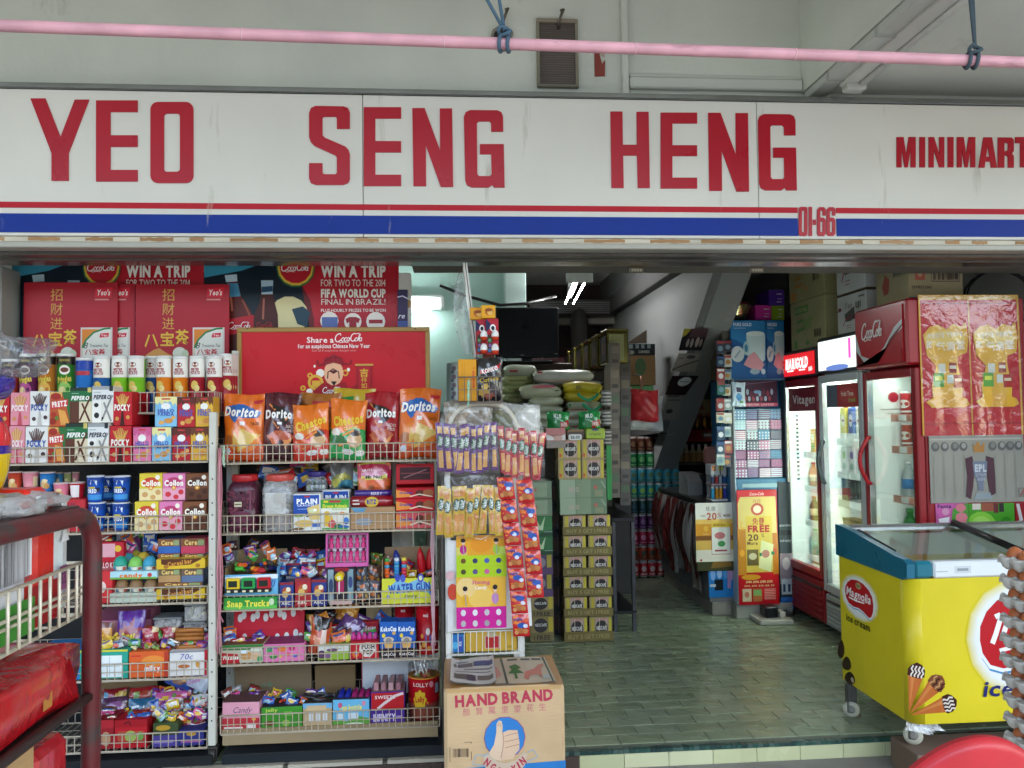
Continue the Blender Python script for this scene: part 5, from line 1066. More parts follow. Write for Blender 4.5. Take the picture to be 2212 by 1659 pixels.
o=carton(U(854,1030,FY).x,U(937,1030,FY).x,za_,U(896,1008,FY).z,FY+.02,.1,'malt_carton','red malt biscuit carton with a dark window tilted on top of the pile','malt carton',GM,'#a8121c',[('r',.1,.2,.9,.82,'#3a1418'),('r',.12,.5,.88,.55,'#7a3a3a'),('s',[(.2,.3),(.8,.7)],.05,'#8a5a5a'),('t','Ovaltine',.5,.91,.09,'#3a0e14',{'w':.5})]);o.rotation_euler.x=R(-16)
GT=None
a=fr(486,1242,600,1283,FY)
x0,x1=a[0],a[1]
tb=empty('toy_truck_carton',((x0+x1)/2,FY+.1,z[3]),'open light blue carton of toy trucks with a heap of small toys','toy carton')
zf0,zf1,zb1=U(543,1284,FY).z,U(543,1241,FY).z,U(560,1184,3.74).z
b=B();b.box(x0,x1,FY,FY+.003,z[3]+.05,zf1,'#6ab0d8');b.box(x0,x1,FY+.2,FY+.204,z[3],zb1,'#8d7453');b.box(x0,x0+.003,FY+.003,FY+.2,z[3],zf1+.03,'#8d7453');b.box(x1-.003,x1,FY+.003,FY+.2,z[3],zf1+.03,'#5f9cc4');b.box(x0,x1,FY+.003,FY+.2,z[3],z[3]+.004,'#8d7453');b.build('carton','card',tb)
b=B();F=front(x0,x1,z[3]+.05,zf1,FY);b.ops(F,[('p',[(0,.9),(1,1),(1,.8),(0,.7)],'#dfe6ea'),('s',[(.86,.3),(.9,.7),(.95,.75),(.93,.5),(.9,.4)],.04,'#2a3f9a')]);b.build('front_print','card',tb)
for k,c in enumerate(('#d8b82a','#2a9a4a','#b8202c')):
 cx=x0+(x1-x0)*(.17+.29*k);zc=zf0+.012;b=B()
 b.box(cx-.028,cx+.028,FY-.022,FY-.001,zc+.014,zc+.06,c,.004);b.box(cx-.018,cx+.018,FY-.0235,FY-.0215,zc+.024,zc+.05,'#1f2a20',.002);b.box(cx-.032,cx+.032,FY-.028,FY-.001,zc,zc+.016,'#2a2a28',.004);b.box(cx-.022,cx-.008,FY-.029,FY-.027,zc+.003,zc+.012,'#d8d2b0',.002);b.box(cx+.008,cx+.022,FY-.029,FY-.027,zc+.003,zc+.012,'#d8d2b0',.002)
 tag(b.build('toy_truck','gloss'),{0:'yellow',1:'green',2:'red'}[k]+' toy truck on the front of the light blue carton','toy truck','toy trucks')
b=B();b.box(x0,x1,FY-.018,FY-.002,z[3],z[3]+.048,'#2f8a34',.001);b.ops(front(x0,x1,z[3],z[3]+.048,FY-.018),[('r',0,.0,1,.3,'#5aae4a'),('t','Snap Trucks',.46,.5,.5,'#d8d24a',{'w':.8,'b':2,'ol':'#1f5a28'}),('e',.9,.6,.05,.3,'#b9c9a8')]);b.build('lower_panel','card',tb)
rn=random.Random(3);b=B()
for k in range(46):
 p=Vector((rn.uniform(x0+.03,x1-.03),rn.uniform(FY+.03,FY+.18),zf1-.015+rn.uniform(0,.05)));s=rn.uniform(.008,.02);q=B();q.box(-s,s,-s*.7,s*.7,-s*.5,s*.5,rn.choice(['#d8622a','#2a4a9a','#4aa83a','#2f2f34','#b82a34','#4a3a78','#3f3a34','#d8902a']),.004);q.turn(Matrix.Translation(p)@Matrix.Rotation(rn.uniform(0,6),4,'Z')@Matrix.Rotation(rn.uniform(-1,1),4,'X'))
 n0=len(b.v);b.v+=q.v;b.f+=[tuple(i+n0 for i in f)for f in q.f];b.c+=q.c;b.s+=q.s
kind(b.build('small_toys','gloss',tb),'stuff')
def d_snack(c,acc):return[('r',0,.0,1,.3,'#cfc9c2' if acc else c),('e',.5,.62,.32,.18,'#b0502a'),('e',.4,.5,.22,.14,'#d8b060'),('e',.62,.7,.16,.1,'#e2d8b8'),('t','ABC',.45,.14,.12,'#e9e2d8' if not acc else '#3a3a8a',{'w':.6,'b':1}),('r',0,.9,1,1,'#8d1f2c')]
GS='small biscuit packets stepped up the third shelf'
rows3=[(3.72,z[3]+.155,[(631,660,1186,'#4a2a24'),(662,690,1186,'#5a2f22'),(692,716,1190,'#6a3a5a')],'back'),(3.62,z[3]+.085,[(618,648,1217,'#23356a'),(652,683,1214,'#2a2a6a'),(686,708,1222,'#8d2a3a')],'middle'),(FY+.01,z[3],[(603,634,1258,'#243a80'),(637,671,1250,'#a8202c'),(673,706,1252,'#22327a')],'front')]
cn={'#4a2a24':'dark brown','#5a2f22':'reddish brown','#6a3a5a':'plum','#23356a':'navy','#2a2a6a':'indigo','#8d2a3a':'wine red','#243a80':'dark blue','#a8202c':'bright red','#22327a':'deep blue'}
for Y,zb,L,rw in rows3:
 for p0,p1,q0,c in L:pc(p0,p1,q0,Y,zb,.08,'biscuit_packet',f'{cn[c]} biscuit packet in the {rw} row beside the truck carton','biscuit packet',GS,c,d_snack(c,c in('#23356a','#2a2a6a')),m='soft')
b=B();xx=fr(605,1200,716,1300,3.6);b.box(xx[0],xx[1],3.61,3.69,z[3],z[3]+.083,'#2f2a28',.002);b.box(xx[0],xx[1],3.69,3.82,z[3],z[3]+.153,'#2f2a28',.002);tag(b.build('step_carton','kraft'),'dark stepped carton under the small biscuit packets','carton')
x0,x1,z0,z1=fr(703,1154,795,1226,3.53)
pb=empty('bottle_gift_box',((x0+x1)/2,3.56,z0),'pink box showing two rows of little pink bottles','gift box')
b=B();b.box(x0,x1,3.56,3.564,z0,z1,'#d8d2da');e=.008
for q in((x0,x0+e,z0,z1),(x1-e,x1,z0,z1),(x0+e,x1-e,z1-e,z1),(x0+e,x1-e,z0,z0+e*2.2)):b.box(q[0],q[1],3.525,3.5599,q[2],q[3],'#c05a98',.001)
b.box(x0+e,x1-e,3.55,3.5598,(z0+z1)/2-.004,(z0+z1)/2+.004,'#e0cfe0');b.build('tray','card',pb)
for r_ in range(2):
 for k in range(6):
  cx=x0+(x1-x0)*(.12+.152*k);zb=z0+.02+r_*(z1-z0-.02)*.47;h=(z1-z0)*.40;b=B();b.lathe(cx,3.545,[(.008,zb),(.0105,zb+.004),(.0105,zb+h*.35),(.006,zb+h*.5),(.0095,zb+h*.62),(.0095,zb+h*.75),(.004,zb+h*.82)],'#c02a6a',10,cols=['#e08ab0','#c83a78','#b82a68','#c83a78','#b82a68','#a81f58']);b.lathe(cx,3.545,[(.0055,zb+h*.8),(.0055,zb+h)],'#6a2a4a',8);b.build('bottle','gloss',pb)
pb.rotation_euler=(R(-6),0,R(1))
pc(706,767,1226,FY+.02,z[3],.1,'candy_display','dark candy display with picture panels below the pink bottle box','candy display',None,'#2f2a34',[('r',.05,.05,.25,.95,'#8aa0a8'),('r',.75,.05,.95,.95,'#7a98a0'),('e',.5,.8,.14,.1,'#c98a2a'),('r',.36,.3,.62,.66,'#a82a5a'),('e',.16,.5,.08,.2,'#3a4a6a'),('e',.85,.6,.08,.16,'#3a4a7a'),('r',.1,0,.9,.1,'#c9a8a0'),('r',.3,.9,.8,1,'#8d1f2c')])
p=U(734,1245,3.49);b=B();b.lathe(p.x,3.47,[(max(1e-4,.019*math.sin(math.pi*i/8)),p.z-.019*math.cos(math.pi*i/8))for i in range(9)],'#d8c02a',14);b.tube([(p.x,3.47,p.z-.018),(p.x,3.47,p.z-.07)],.003,'#e0dfd8',6);b.ops(front(p.x-.02,p.x+.02,p.z-.02,p.z+.02,3.452),[('t','15',.55,.5,.35,'#f2eed0',{'b':1})])
tag(b.build('lollipop','gloss'),'round yellow lollipop on a stick in front of the dark candy display','lollipop')
for p0,p1,q0,q1,Y,c,lab in((766,793,1224,1258,3.58,'#5a5f66','grey candy packet above the speckled one by the yellow carton'),(794,822,1222,1262,3.58,'#6a4a3a','brown grey candy packet touching the yellow carton'),(768,797,1258,1298,FY+.01,'#4a5058','speckled grey candy packet at the shelf front'),(797,822,1256,1298,FY+.01,'#4f4a52','speckled dark candy packet at the shelf front, next to the yellow carton'),(800,826,1196,1222,3.64,'#5c7a24','green topped candy packet under the carton flap')):
 x0,x1,z0,z1=fr(p0,q0,p1,q1,Y);pillow(x0,x1,max(z0,z[3]),z1,Y+.02,.03,'candy_packet',lab,'candy packet','grey candy packets on the third shelf',c,[('e',.3,.3,.2,.12,'#c9763a'),('e',.7,.5,.16,.1,'#8a9098'),('e',.5,.75,.2,.1,'#b8602a'),('e',.2,.62,.12,.08,'#3f8ab0'),('e',.8,.2,.14,.1,'#b08a4a')],nu=10,nv=12)
x0,x1,z0,z1=fr(825,1249,938,1292,FY);wc=empty('toy_carton',((x0+x1)/2,FY+.08,z[3]),'open yellow toy carton with red rockets and striped tubes','toy carton')
b=B();b.box(x0,x1,FY,FY+.003,z[3],z1,'#c9cc3a');zt4=U(882,1180,3.68).z;b.box(x0,x1,FY+.16,FY+.163,z[3],zt4,'#94795a');b.box(x0,x0+.003,FY+.003,FY+.16,z[3],zt4-.03,'#94795a');b.box(x1-.003,x1,FY+.003,FY+.16,z[3],zt4-.03,'#94795a');b.box(x0,x1,FY+.003,FY+.16,z[3],z[3]+.003,'#94795a');b.build('carton','card',wc)
b=B();b.ops(front(x0,x1,z[3],z1,FY),[('p',[(.1,.6),(.3,.95),(.5,.8),(.72,.98),(.95,.7),(.9,.4),(.6,.5),(.3,.4)],'#7ab0cc'),('t','WATER GUN',.52,.62,.32,'#2a4a9a',{'w':.8,'b':2,'rot':4,'ol':'#b9dce8'}),('t','candy',.55,.3,.16,'#4a6a2a',{'w':.24,'b':1}),('e',.3,1.02,.05,.16,'#3a4aa8'),('e',.4,1.0,.05,.16,'#4a5ab8'),('e',.74,1.0,.06,.18,'#4a4aa8'),('e',.74,1.0,.035,.1,'#c9d2a8'),('e',.94,.4,.04,.1,'#4a78b8'),('e',.12,.3,.03,.06,'#4a78b8')],.0006);b.build('front_print','card',wc)
def rocket(px,Y,s,c,lab,tilt):
 q=U(px,1238,Y);b=B();b.lathe(0,0,[(.012,0),(.017,.01),(.02,.05),(.014,.09),(.004,.115),(.0005,.118)],c,12,cols=['#d8b42a',c,c,c,'#d8b42a'])
 for k in range(3):
  t=2.1*k;b.poly([(.015*math.cos(t),.015*math.sin(t),.04),(.034*math.cos(t),.034*math.sin(t),-.008),(.016*math.cos(t),.016*math.sin(t),.006)],c);b.poly([(.015*math.cos(t),.015*math.sin(t),.04),(.016*math.cos(t),.016*math.sin(t),.006),(.034*math.cos(t),.034*math.sin(t),-.008)],c)
 b.turn(Matrix.Translation((q.x,Y,q.z-.005))@Matrix.Rotation(R(tilt),4,'Y')@Matrix.Scale(s,4));tag(b.build('toy_rocket','gloss'),lab,'toy rocket','toy rockets')
rocket(913,3.58,1.0,'#b8141f','red toy rocket with yellow ends leaning in the carton',-6);rocket(927,3.60,1.0,'#c01a22','red toy rocket standing nearest the carton side',3);rocket(862,3.62,.95,'#1f2f80','dark blue toy rocket behind the striped tubes',-8)
for px,q0,c1,c2,lab in((836,1206,'#d8622a','#4a9a4a','orange and green striped candy tube at the carton side'),(857,1205,'#3a8ac0','#c9d2d8','blue and white striped candy tube'),(873,1204,'#c93a4a','#d8c24a','red and yellow striped candy tube')):
 q=U(px,1252,3.54);zt_=U(px,q0,3.54).z;b=B();n=8
 for k in range(n):b.lathe(q.x,3.54,[(.011,q.z-.02+(zt_-q.z+.02)*k/n),(.011,q.z-.02+(zt_-q.z+.02)*(k+1)/n)],(c1,c2,'#4a9ac0')[k%3 if k%2 else 0],10)
 tag(b.build('candy_tube','gloss'),lab,'candy tube','striped candy tubes')
o=pc(503,656,1314,FY+.12,z[4],.02,'panda_candy_carton','red folded carton lid with round white coins printed on it','carton lid',None,'#b3152a',[('r',0,.50,1,.51,'#8d0f20')]+[('e',u,v,.036,.09,'#c9c6c4')for u,v in((.09,.78),(.14,.84),(.27,.78),(.33,.84),(.45,.78),(.53,.85),(.65,.86),(.71,.80),(.84,.86),(.08,.2),(.16,.36),(.24,.2),(.32,.24),(.62,.34),(.75,.36),(.88,.42),(.95,.34))]+[('t','meiji',.92,.94,.06,'#e8d8d8',{'w':.1,'b':1}),('t','meiji',.33,.42,.06,'#e8d8d8',{'w':.1,'b':1})],yaw=1)
o.rotation_euler.x=R(-8)
GW='biscuit cartons at the front of the fourth shelf'
pc(477,568,1393,FY,z[4],.17,'biscuit_carton','green and red finger biscuit carton at the end by the raffia','biscuit carton',GW,'#b8b4a0',[('r',0,.72,1,1,'#2f7a34'),('p',[(0,0),(.45,0),(.4,.5),(0,.6)],'#b0202a'),('t','Fizzies',.24,.32,.2,'#f0e8e0',{'w':.36,'b':2,'sh':.2}),('e',.6,.4,.14,.24,'#c08a4a'),('e',.82,.35,.12,.2,'#d8b088'),('e',.84,.75,.14,.14,'#cfd4c4'),('e',.55,.62,.1,.1,'#cfe0e8'),('e',.92,.2,.06,.16,'#3f9a5a')],top='#7a4a2a')
pc(569,657,1391,FY,z[4],.17,'biscuit_carton','pink biscuit carton next to the green and red one','biscuit carton',GW,'#d878a8',[('e',.14,.66,.1,.12,'#4a9a5a'),('e',.24,.3,.1,.14,'#3f8a4a'),('e',.46,.7,.12,.14,'#d8743a'),('e',.7,.74,.08,.14,'#c02a6a'),('e',.42,.3,.05,.07,'#d8b23a'),('e',.78,.3,.05,.08,'#4a6ab8'),('e',.6,.4,.06,.1,'#d8505a'),('t','PIER',.22,.8,.14,'#3a4a9a',{'w':.24,'b':1})],top='#8d3a68')
for p0,p1,q0,q1,Y,c,lab,ops,rot in((662,706,1334,1418,FY+.02,'#b8481f','orange and black snack bag slumped behind the basket wires',[('p',[(0,1),(1,1),(.9,.7),(.2,.66)],'#1f1a1c'),('e',.4,.4,.25,.12,'#e0a080'),('r',.6,.1,.8,.7,'#e0c9c0')],8),(688,730,1324,1400,3.60,'#c9832a','golden snack bag in the heap of the fourth shelf',[('e',.5,.6,.3,.2,'#e0b04a'),('e',.4,.2,.4,.2,'#5a3a1a')],-20),(708,762,1330,1388,3.58,'#5a3a6a','purple silver snack bag in the heap of the fourth shelf',[('e',.6,.7,.4,.1,'#a89ab8'),('e',.3,.4,.2,.3,'#3a2a4a')],35),(716,768,1308,1350,3.66,'#b8762a','amber snack bag on top of the heap',[('e',.6,.6,.3,.3,'#d89a3a'),('r',0,0,1,.3,'#4a3a6a')],12),(664,712,1312,1350,3.64,'#1f1d20','black snack bag on top of the heap',[('e',.5,.5,.3,.2,'#3a3438')],30)):
 x0,x1,z0,z1=fr(p0,q0,p1,q1,Y);pillow(x0,x1,max(z0,z[4]),z1,Y+.03,.05,'snack_bag',lab,'snack bag','snack bags heaped on the fourth shelf',c,ops,nu=12,nv=14,rot=rot,crink=.008)
b=B();xx=fr(664,1350,770,1410,3.66);b.box(xx[0],xx[1],3.66,3.8,z[4],z[4]+.12,'#2a2724',.002);tag(b.build('dark_carton','kraft'),'dark carton under the heap of snack bags','carton')
pc(689,754,1395,FY,z[4],.08,'sweet_carton','green and purple sweet carton behind the basket wires','sweet carton','sweet cartons on the fourth shelf','#8fae3a',[('r',0,.6,1,1,'#cfcfc8'),('e',.1,.4,.14,.3,'#5a3a5a'),('e',.3,.3,.1,.2,'#7a5a80'),('e',.45,.7,.2,.12,'#6a4a6a'),('t','Vieri',.6,.8,.16,'#3a3a3a',{'w':.3,'sh':.2})])
pc(757,818,1386,FY,z[4],.08,'sweet_carton','red sweet carton with lettering in a white heart','sweet carton','sweet cartons on the fourth shelf','#b8202a',[('p',[(.5,.1),(.3,.5),(.34,.9),(.6,.95),(.9,.9),(.92,.5),(.7,.1)],'#d8cfc8'),('t','PUSH',.62,.70,.24,'#2a1a1a',{'w':.46,'b':2}),('t','POP',.62,.38,.24,'#2a1a1a',{'w':.34,'b':2}),('e',.18,.3,.12,.2,'#d8702a'),('e',.2,.35,.05,.1,'#3a6ab8')])
for k in range(5):
 q=U(763+k*12,1384,3.55);b=B();b.lathe(q.x,3.56,[(.011,q.z-.02),(.012,q.z+.018),(.007,q.z+.026),(.007,q.z+.034)],['#b0257a','#b82a80','#a8206f'][k%3],10);tag(b.build('push_up_sweet','gloss'),f'magenta capped sweet in the red carton, {ordn(k)} from the green carton side','sweet','magenta sweets standing in the red carton')
pc(757,818,1343,FY+.12,None,.04,'sweet_carton','red and violet carton lid behind the magenta capped sweets','sweet carton','sweet cartons on the fourth shelf','#a8242f',[('r',0,0,1,.45,'#5a3a78'),('t','Berry Berry',.5,.76,.2,'#ecdcd8',{'w':.8,'b':2}),('e',.7,.3,.14,.16,'#3f78b0')],q1=1400)
dd=[('r',0,0,1,.26,'#2a1c1a'),('t','KokoCup',.5,.10,.08,'#dcd4d0',{'w':.8,'b':1}),('t','KokoCup',.5,.80,.12,'#e6ecf0',{'w':.9,'b':2,'ol':'#1a2f6a'}),('e',.5,.5,.3,.08,'#c9b8a0'),('e',.5,.46,.18,.1,'#8a8078'),('p',[(.24,.42),(.78,.42),(.7,.27),(.3,.27)],'#d8a860'),('e',.22,.62,.1,.06,'#d8c23a'),('e',.8,.68,.1,.05,'#c9a05a')]
for a,e,lab in((820,858,'blue dipping biscuit box next to the red sweet carton'),(858.5,897,'blue dipping biscuit box next to the red tub')):pc(a,e,1343,FY,z[4],.08,'dip_biscuit_box',lab,'biscuit box','blue dipping biscuit boxes','#2058a8',dd)
def tub(p0,p1,q0,Y,zb,lab):
 a,e=U(p0,q0+40,Y),U(p1,q0+40,Y);r=(e.x-a.x)/2;zt_=U((p0+p1)/2,q0,Y).z
 can((a.x+e.x)/2,Y+r,zb,r*.9,zt_-zb,'biscuit_tub',lab,'tub','red biscuit tubs','#a8141f',[('t','meiji',.46,.86,.07,'#e6d2d0',{'w':.14,'b':1}),('e',.52,.5,.06,.08,'#d8d4d0'),('p',[(.44,.44),(.62,.42),(.62,.24),(.44,.28)],'#6a5a9a'),('e',.34,.4,.05,.05,'#c98a3a'),('e',.4,.22,.06,.06,'#d8a04a'),('e',.3,.16,.05,.05,'#c98a3a'),('e',.56,.14,.07,.05,'#c98a3a')],'#b0161f','gloss',1.08,lidh=.018)
tub(896,949,1306,3.53,z[4],'red biscuit tub at the front corner of the fourth shelf');tub(850,897,1297,3.66,z[4],'red biscuit tub behind the blue boxes')
pc(791,846,1303,3.74,None,.03,'cardboard_sheet','tan cardboard sheet standing behind the blue biscuit boxes','cardboard',None,'#a28c66',(),q1=1400,m='kraft')
b=B();x0,x1,z0,z1=fr(840,1286,940,1300,3.72);b.box(x0,x1,3.7,3.82,z0,z1,'#1f4a42',.002);tag(b.build('green_box','card'),'flat dark green box lying behind the yellow toy carton base','box')
pc(506,673,1430,3.79,z[5],.02,'cardboard_sheet','wide brown cardboard sheet at the back of the bottom shelf','cardboard',None,'#7e6b4f',[('e',.46,.5,.035,.06,'#6a7a5c'),('e',.38,.49,.03,.05,'#6f7a5f')],m='kraft')
pc(680,768,1437,3.79,z[5],.02,'cardboard_sheet','narrow brown cardboard sheet with a dark gap beside it','cardboard',None,'#7b623f',(),m='kraft')
pc(781,938,1414,3.76,z[5]+.05,.03,'white_carton','white carton with a barcode standing behind the violet box','carton',None,'#d4d6d8',[('r',0,.97,1,1,'#8a2a34'),('r',.0,0,.012,1,'#a84a54')]+[('r',.41+k*.0165,.1,.41+k*.0165+random.choice([.004,.008,.011]),.5,'#55565a')for k in range(11)])
b=B();x0,x1,z0,z1=fr(781,1470,938,1560,3.77);b.box(x0,x1,3.765,3.82,z[5],z[5]+.048,'#4a4038',.002);tag(b.build('support_block','kraft'),'low brown block under the white barcode carton','block')
GB5='sweet boxes on the bottom shelf'
pc(481,562,1517,FY,z[5],.14,'sweet_box','pink and red sweet box with its flaps folded in','sweet box',GB5,'#d898a8',[('r',0,0,1,.46,'#b8323c'),('t','Candy',.55,.74,.2,'#5a4a68',{'w':.5,'sh':.4}),('r',.05,.06,.55,.16,'#e0d4d0'),('r',.65,.08,.9,.28,'#dcd0cc'),('e',.85,.42,.06,.06,'#d89a3a')],top='#6a4a48')
pc(564,652,1527,FY,z[5],.12,'sweet_box','grass green sweet box full of little toys','sweet box',GB5,'#3f8a2a',[('t','jelly',.25,.88,.14,'#b9cc5a',{'w':.3,'b':1}),('r',.55,.6,.75,.8,'#6aa83a'),('e',.2,.3,.14,.12,'#6a4a2a'),('e',.6,.3,.1,.14,'#8aae4a')],top='#2a2a34')
b=B();rn=random.Random(12)
for k in range(30):
 p=U(rn.uniform(570,648),rn.uniform(1506,1524),3.56+rn.uniform(0,.06));s=.008;q=B();q.box(-s,s,-s*.6,s*.6,-s*.6,s*.6,rn.choice(['#3a2a8a','#b8206a','#2fae5a','#2a2a2e','#c9c9cc','#d8482a']),.003);q.turn(Matrix.Translation(p)@Matrix.Rotation(rn.uniform(0,6),4,'Z')@Matrix.Rotation(rn.uniform(-1,1),4,'Y'));n0=len(b.v);b.v+=q.v;b.f+=[tuple(i+n0 for i in f)for f in q.f];b.c+=q.c;b.s+=q.s
o=kind(b.build('loose_toys','gloss'),'stuff');o['label']='tiny loose toys heaped in the grass green box'
pc(655,718,1519,FY,z[5],.13,'sweet_box','beige and sky blue sweet box with black toys in it','sweet box',GB5,'#b8a078',[('r',0,.8,1,1,'#6aa8d0'),('r',.12,.72,.8,.92,'#c9b088'),('r',.2,.3,.36,.6,'#cdd2d4'),('r',.44,.3,.6,.6,'#cdd2d4'),('r',.68,.3,.84,.6,'#cdd2d4')],top='#35322e')
for k,px in enumerate((672,690,706)):
 q=U(px,1507,3.57);b=B();b.tube([q+Vector((.03*math.cos(t*.5),.02*math.sin(t*.5),.012*math.sin(t*.25+k)))for t in range(13)],.006,['#2a2a2c','#4a4d50','#3a3a3c'][k],6);tag(b.build('rubber_ring','soft'),['black rubber ring toy nearest the green box','grey rubber ring toy in the middle of the beige box','dark rubber ring toy nearest the blue bottles'][k],'toy ring','rubber ring toys')
pc(719.5,798,1511,FY,z[5],.13,'sweet_box','sky blue and green sweet box with bottle shaped sweets','sweet box',GB5,'#6ab4d8',[('p',[(0,0),(1,0),(1,.3),(.6,.42),(.4,.2),(0,.3)],'#5aa03a'),('t','Fun bottle',.5,.72,.18,'#e8dc6a',{'w':.6,'b':2,'ol':'#2a5a34'}),('r',.1,.3,.28,.5,'#d0dce0'),('r',.42,.3,.7,.52,'#d0dce0'),('e',.2,.8,.06,.1,'#c05a7a'),('e',.85,.85,.05,.1,'#d88aa0'),('e',.6,.08,.3,.08,'#e4ead8')],top='#3a3a40')
for k in range(5):
 q=U(735+k*14.5,1509,3.54);b=B();c='#1f2a8a' if k<2 else '#8d1f5a';b.tube([q,q+Vector((.004,.05,.016)),q+Vector((.006,.07,.02))],[.012,.012,.006],c,10);tag(b.build('sweet_bottle','gloss'),('dark blue' if k<2 else 'plum red')+f' bottle shaped sweet in the sky blue box, {ordn(k)} from the rubber rings','sweet bottle','blue bottle shaped sweets' if k<2 else 'plum bottle shaped sweets')
pc(801,874,1494,FY,z[5],.13,'sweet_box','red over violet sweet box with a white swoosh','sweet box',GB5,'#4a2a88',[('r',.02,.5,.98,.97,'#b81c24'),('s',[(.2,.5),(.4,.66),(.7,.86),(.96,.94)],.08,'#e0d0d0'),('t','SWEETS',.42,.84,.10,'#ecd8d4',{'w':.6,'b':1}),('t','INFINITY',.4,.24,.2,'#d8cce8',{'w':.66,'b':2}),('r',.75,.2,.93,.28,'#a890c8')],top='#8a6a6a')
for k in range(4):
 q=U(812+k*16,1492,3.53);b=B();b.box(q.x-.010,q.x+.012,3.53,3.64,q.z-.005,q.z+.014+.02,['#a87a80','#9a6f76','#b08a8e','#94666e'][k],.003);tag(b.build('sweet_stick_pack','soft'),f'dull pink sweet stick pack in the red and violet box, {ordn(k)} from the bottle sweets','sweet pack','dull pink sweet stick packs')
a,e=U(879,1500,3.5),U(949,1500,3.5);r=(e.x-a.x)/2;zt_,zm=U(914,1447,3.52).z,U(914,1440,3.52).z
o=empty('lollipop_tub',((a.x+e.x)/2,3.52+r,z[5]),'red lollipop tub with a yellow flower badge and white sticks','lollipop tub')
cx,cy=(a.x+e.x)/2,3.53+r;z0=z[5];H=zt_-z0
b=B();b.lathe(cx,cy,[(r*.9,z0),(r*.93,z0+.01),(r*1.0,z0+H*.34),(r*1.0,z0+H*.8),(r*1.03,z0+H*.82)],'#b0141e',26,cols=['#7a1a1c','#8d4a3a','#b0141e','#d8902a']);b.build('tub','gloss',o)
b=B();F=Cyl(cx,cy,z0,r,H,160);b.ops(F,[('s',[(.1,.4),(.3,.34),(.6,.36),(.95,.44)],.04,'#d8902a'),('p',[(.42+.14*(1+.12*math.cos(t*8))*math.cos(t),.42+.17*(1+.12*math.cos(t*8))*math.sin(t))for t in[2*math.pi*k/40 for k in range(40)]],'#d8b02a'),('t','Lolly',.42,.43,.1,'#b83a1f',{'w':.2,'b':2,'rot':4}),('t','LOLLY',.44,.7,.07,'#e8d0c8',{'w':.34,'b':1}),('e',.68,.7,.05,.06,'#d88a90'),('r',.78,.52,.9,.7,'#9aa4b0')],.0012);b.build('wrap_print','gloss',o)
b=B();b.lathe(cx,cy,[(r*1.0,z0+H*.82),(r*1.03,z0+H*.98),(r*.98,z0+H*1.02)],'#d8d8d8',26);b.build('clear_rim','clear',o)
rn=random.Random(5)
for k in range(9):
 t=rn.uniform(0,6.3);rr_=rn.uniform(.1,.6)*r;p=Vector((cx+rr_*math.cos(t),cy+rr_*math.sin(t),z0+H*.82));q=p+Vector((rn.uniform(-.03,.03),rn.uniform(-.03,.02),rn.uniform(.05,.085)));b=B();b.tube([p,q],.0028,'#e6e6e2',6);b.lathe(p.x,p.y,[(1e-4,p.z-.014),(.012,p.z),(1e-4,p.z+.014)],rn.choice(['#8a9a4a','#b03a3a','#d8a04a','#cfcfc8']),8);b.build('lollipop','gloss',o)
 # - small sweets filling the gaps between the boxes
def heap(pL,pR,qT,qB,n,Y0,Y1,where,seed,pal,wpx=26,hpx=20):
 rn=random.Random(seed);rows=3;per=(n+rows-1)//rows
 for k in range(n):
  r_,c_=divmod(k,per);cx=pL+(pR-pL)*(c_+.5+rn.uniform(-.25,.25))/per;qy=qB-(qB-qT)*(r_+rn.uniform(.1,.5))/rows;Y=Y0+(Y1-Y0)*r_/(rows-1)+rn.uniform(0,.015)
  w_,h_=wpx*rn.uniform(.8,1.25),hpx*rn.uniform(.8,1.3);nm,c=pal[rn.randrange(len(pal))];x0,x1,z0,z1=fr(cx-w_/2,qy-h_,cx+w_/2,qy,Y)
  pillow(x0,x1,z0,z1,Y,.018,'sweet_sachet',f'small {nm} sachet, {ordn(c_)} along the {["front", "middle", "back"][r_]} row of {where}','sachet','small sachets in '+where,c,[('e',rn.uniform(.3,.7),rn.uniform(.35,.65),.28,.24,rn.choice(['#d8d2c4','#d8b23a','#c9502a','#8ab0c0'])),('r',.1,.72,.9,.86,rn.choice(['#e6e0d8','#8d1f2c','#2a4f8a'])),('r',0,0,1,.12,rn.choice(['#3a2a24',c,'#e0d8c8']))],nu=7,nv=7,rot=rn.uniform(-38,38),lean=rn.uniform(.1,.4),crink=.003)
PAL=[('pink','#c8508a'),('red','#b0222a'),('yellow','#cfae2a'),('green','#4a8f3a'),('blue','#2a5aa8'),('purple','#6a3488'),('orange','#d0682a'),('brown','#5a3422'),('silver','#9aa0a4')]
heap(330,446,1492,1560,21,3.53,3.68,'the heap on the lowest shelf',5,PAL,24,17)
heap(216,330,1545,1560,9,3.54,3.62,'the red snack cartons',6,PAL,26,15)
heap(280,446,1358,1404,18,3.54,3.68,'the open candy cartons',8,PAL,24,18)
heap(190,276,1386,1404,9,3.53,3.60,'the sea green carton',18,PAL,24,16)
heap(220,340,1150,1200,9,3.66,3.72,'the space behind the toy eggs',9,PAL,26,24)
heap(600,710,1196,1250,15,3.54,3.70,'the stepped packets',10,PAL,22,18)
heap(700,822,1232,1296,18,3.54,3.66,'the space round the lollipop',11,PAL,24,20)
heap(478,600,1180,1216,9,3.62,3.74,'the toy truck carton',12,PAL,24,20)
heap(662,822,1340,1396,18,3.56,3.70,'the heap on the fourth shelf',13,PAL,28,24)
heap(566,720,1500,1524,12,3.54,3.64,'the boxes on the bottom shelf',14,PAL,22,15)
heap(484,566,1498,1520,6,3.60,3.68,'the pink sweet box',15,PAL,24,18)
heap(830,940,1216,1250,9,3.56,3.66,'the yellow toy carton',16,PAL,22,20)
heap(560,790,1010,1052,15,3.70,3.80,'the back of the jar shelf',19,PAL,34,28)
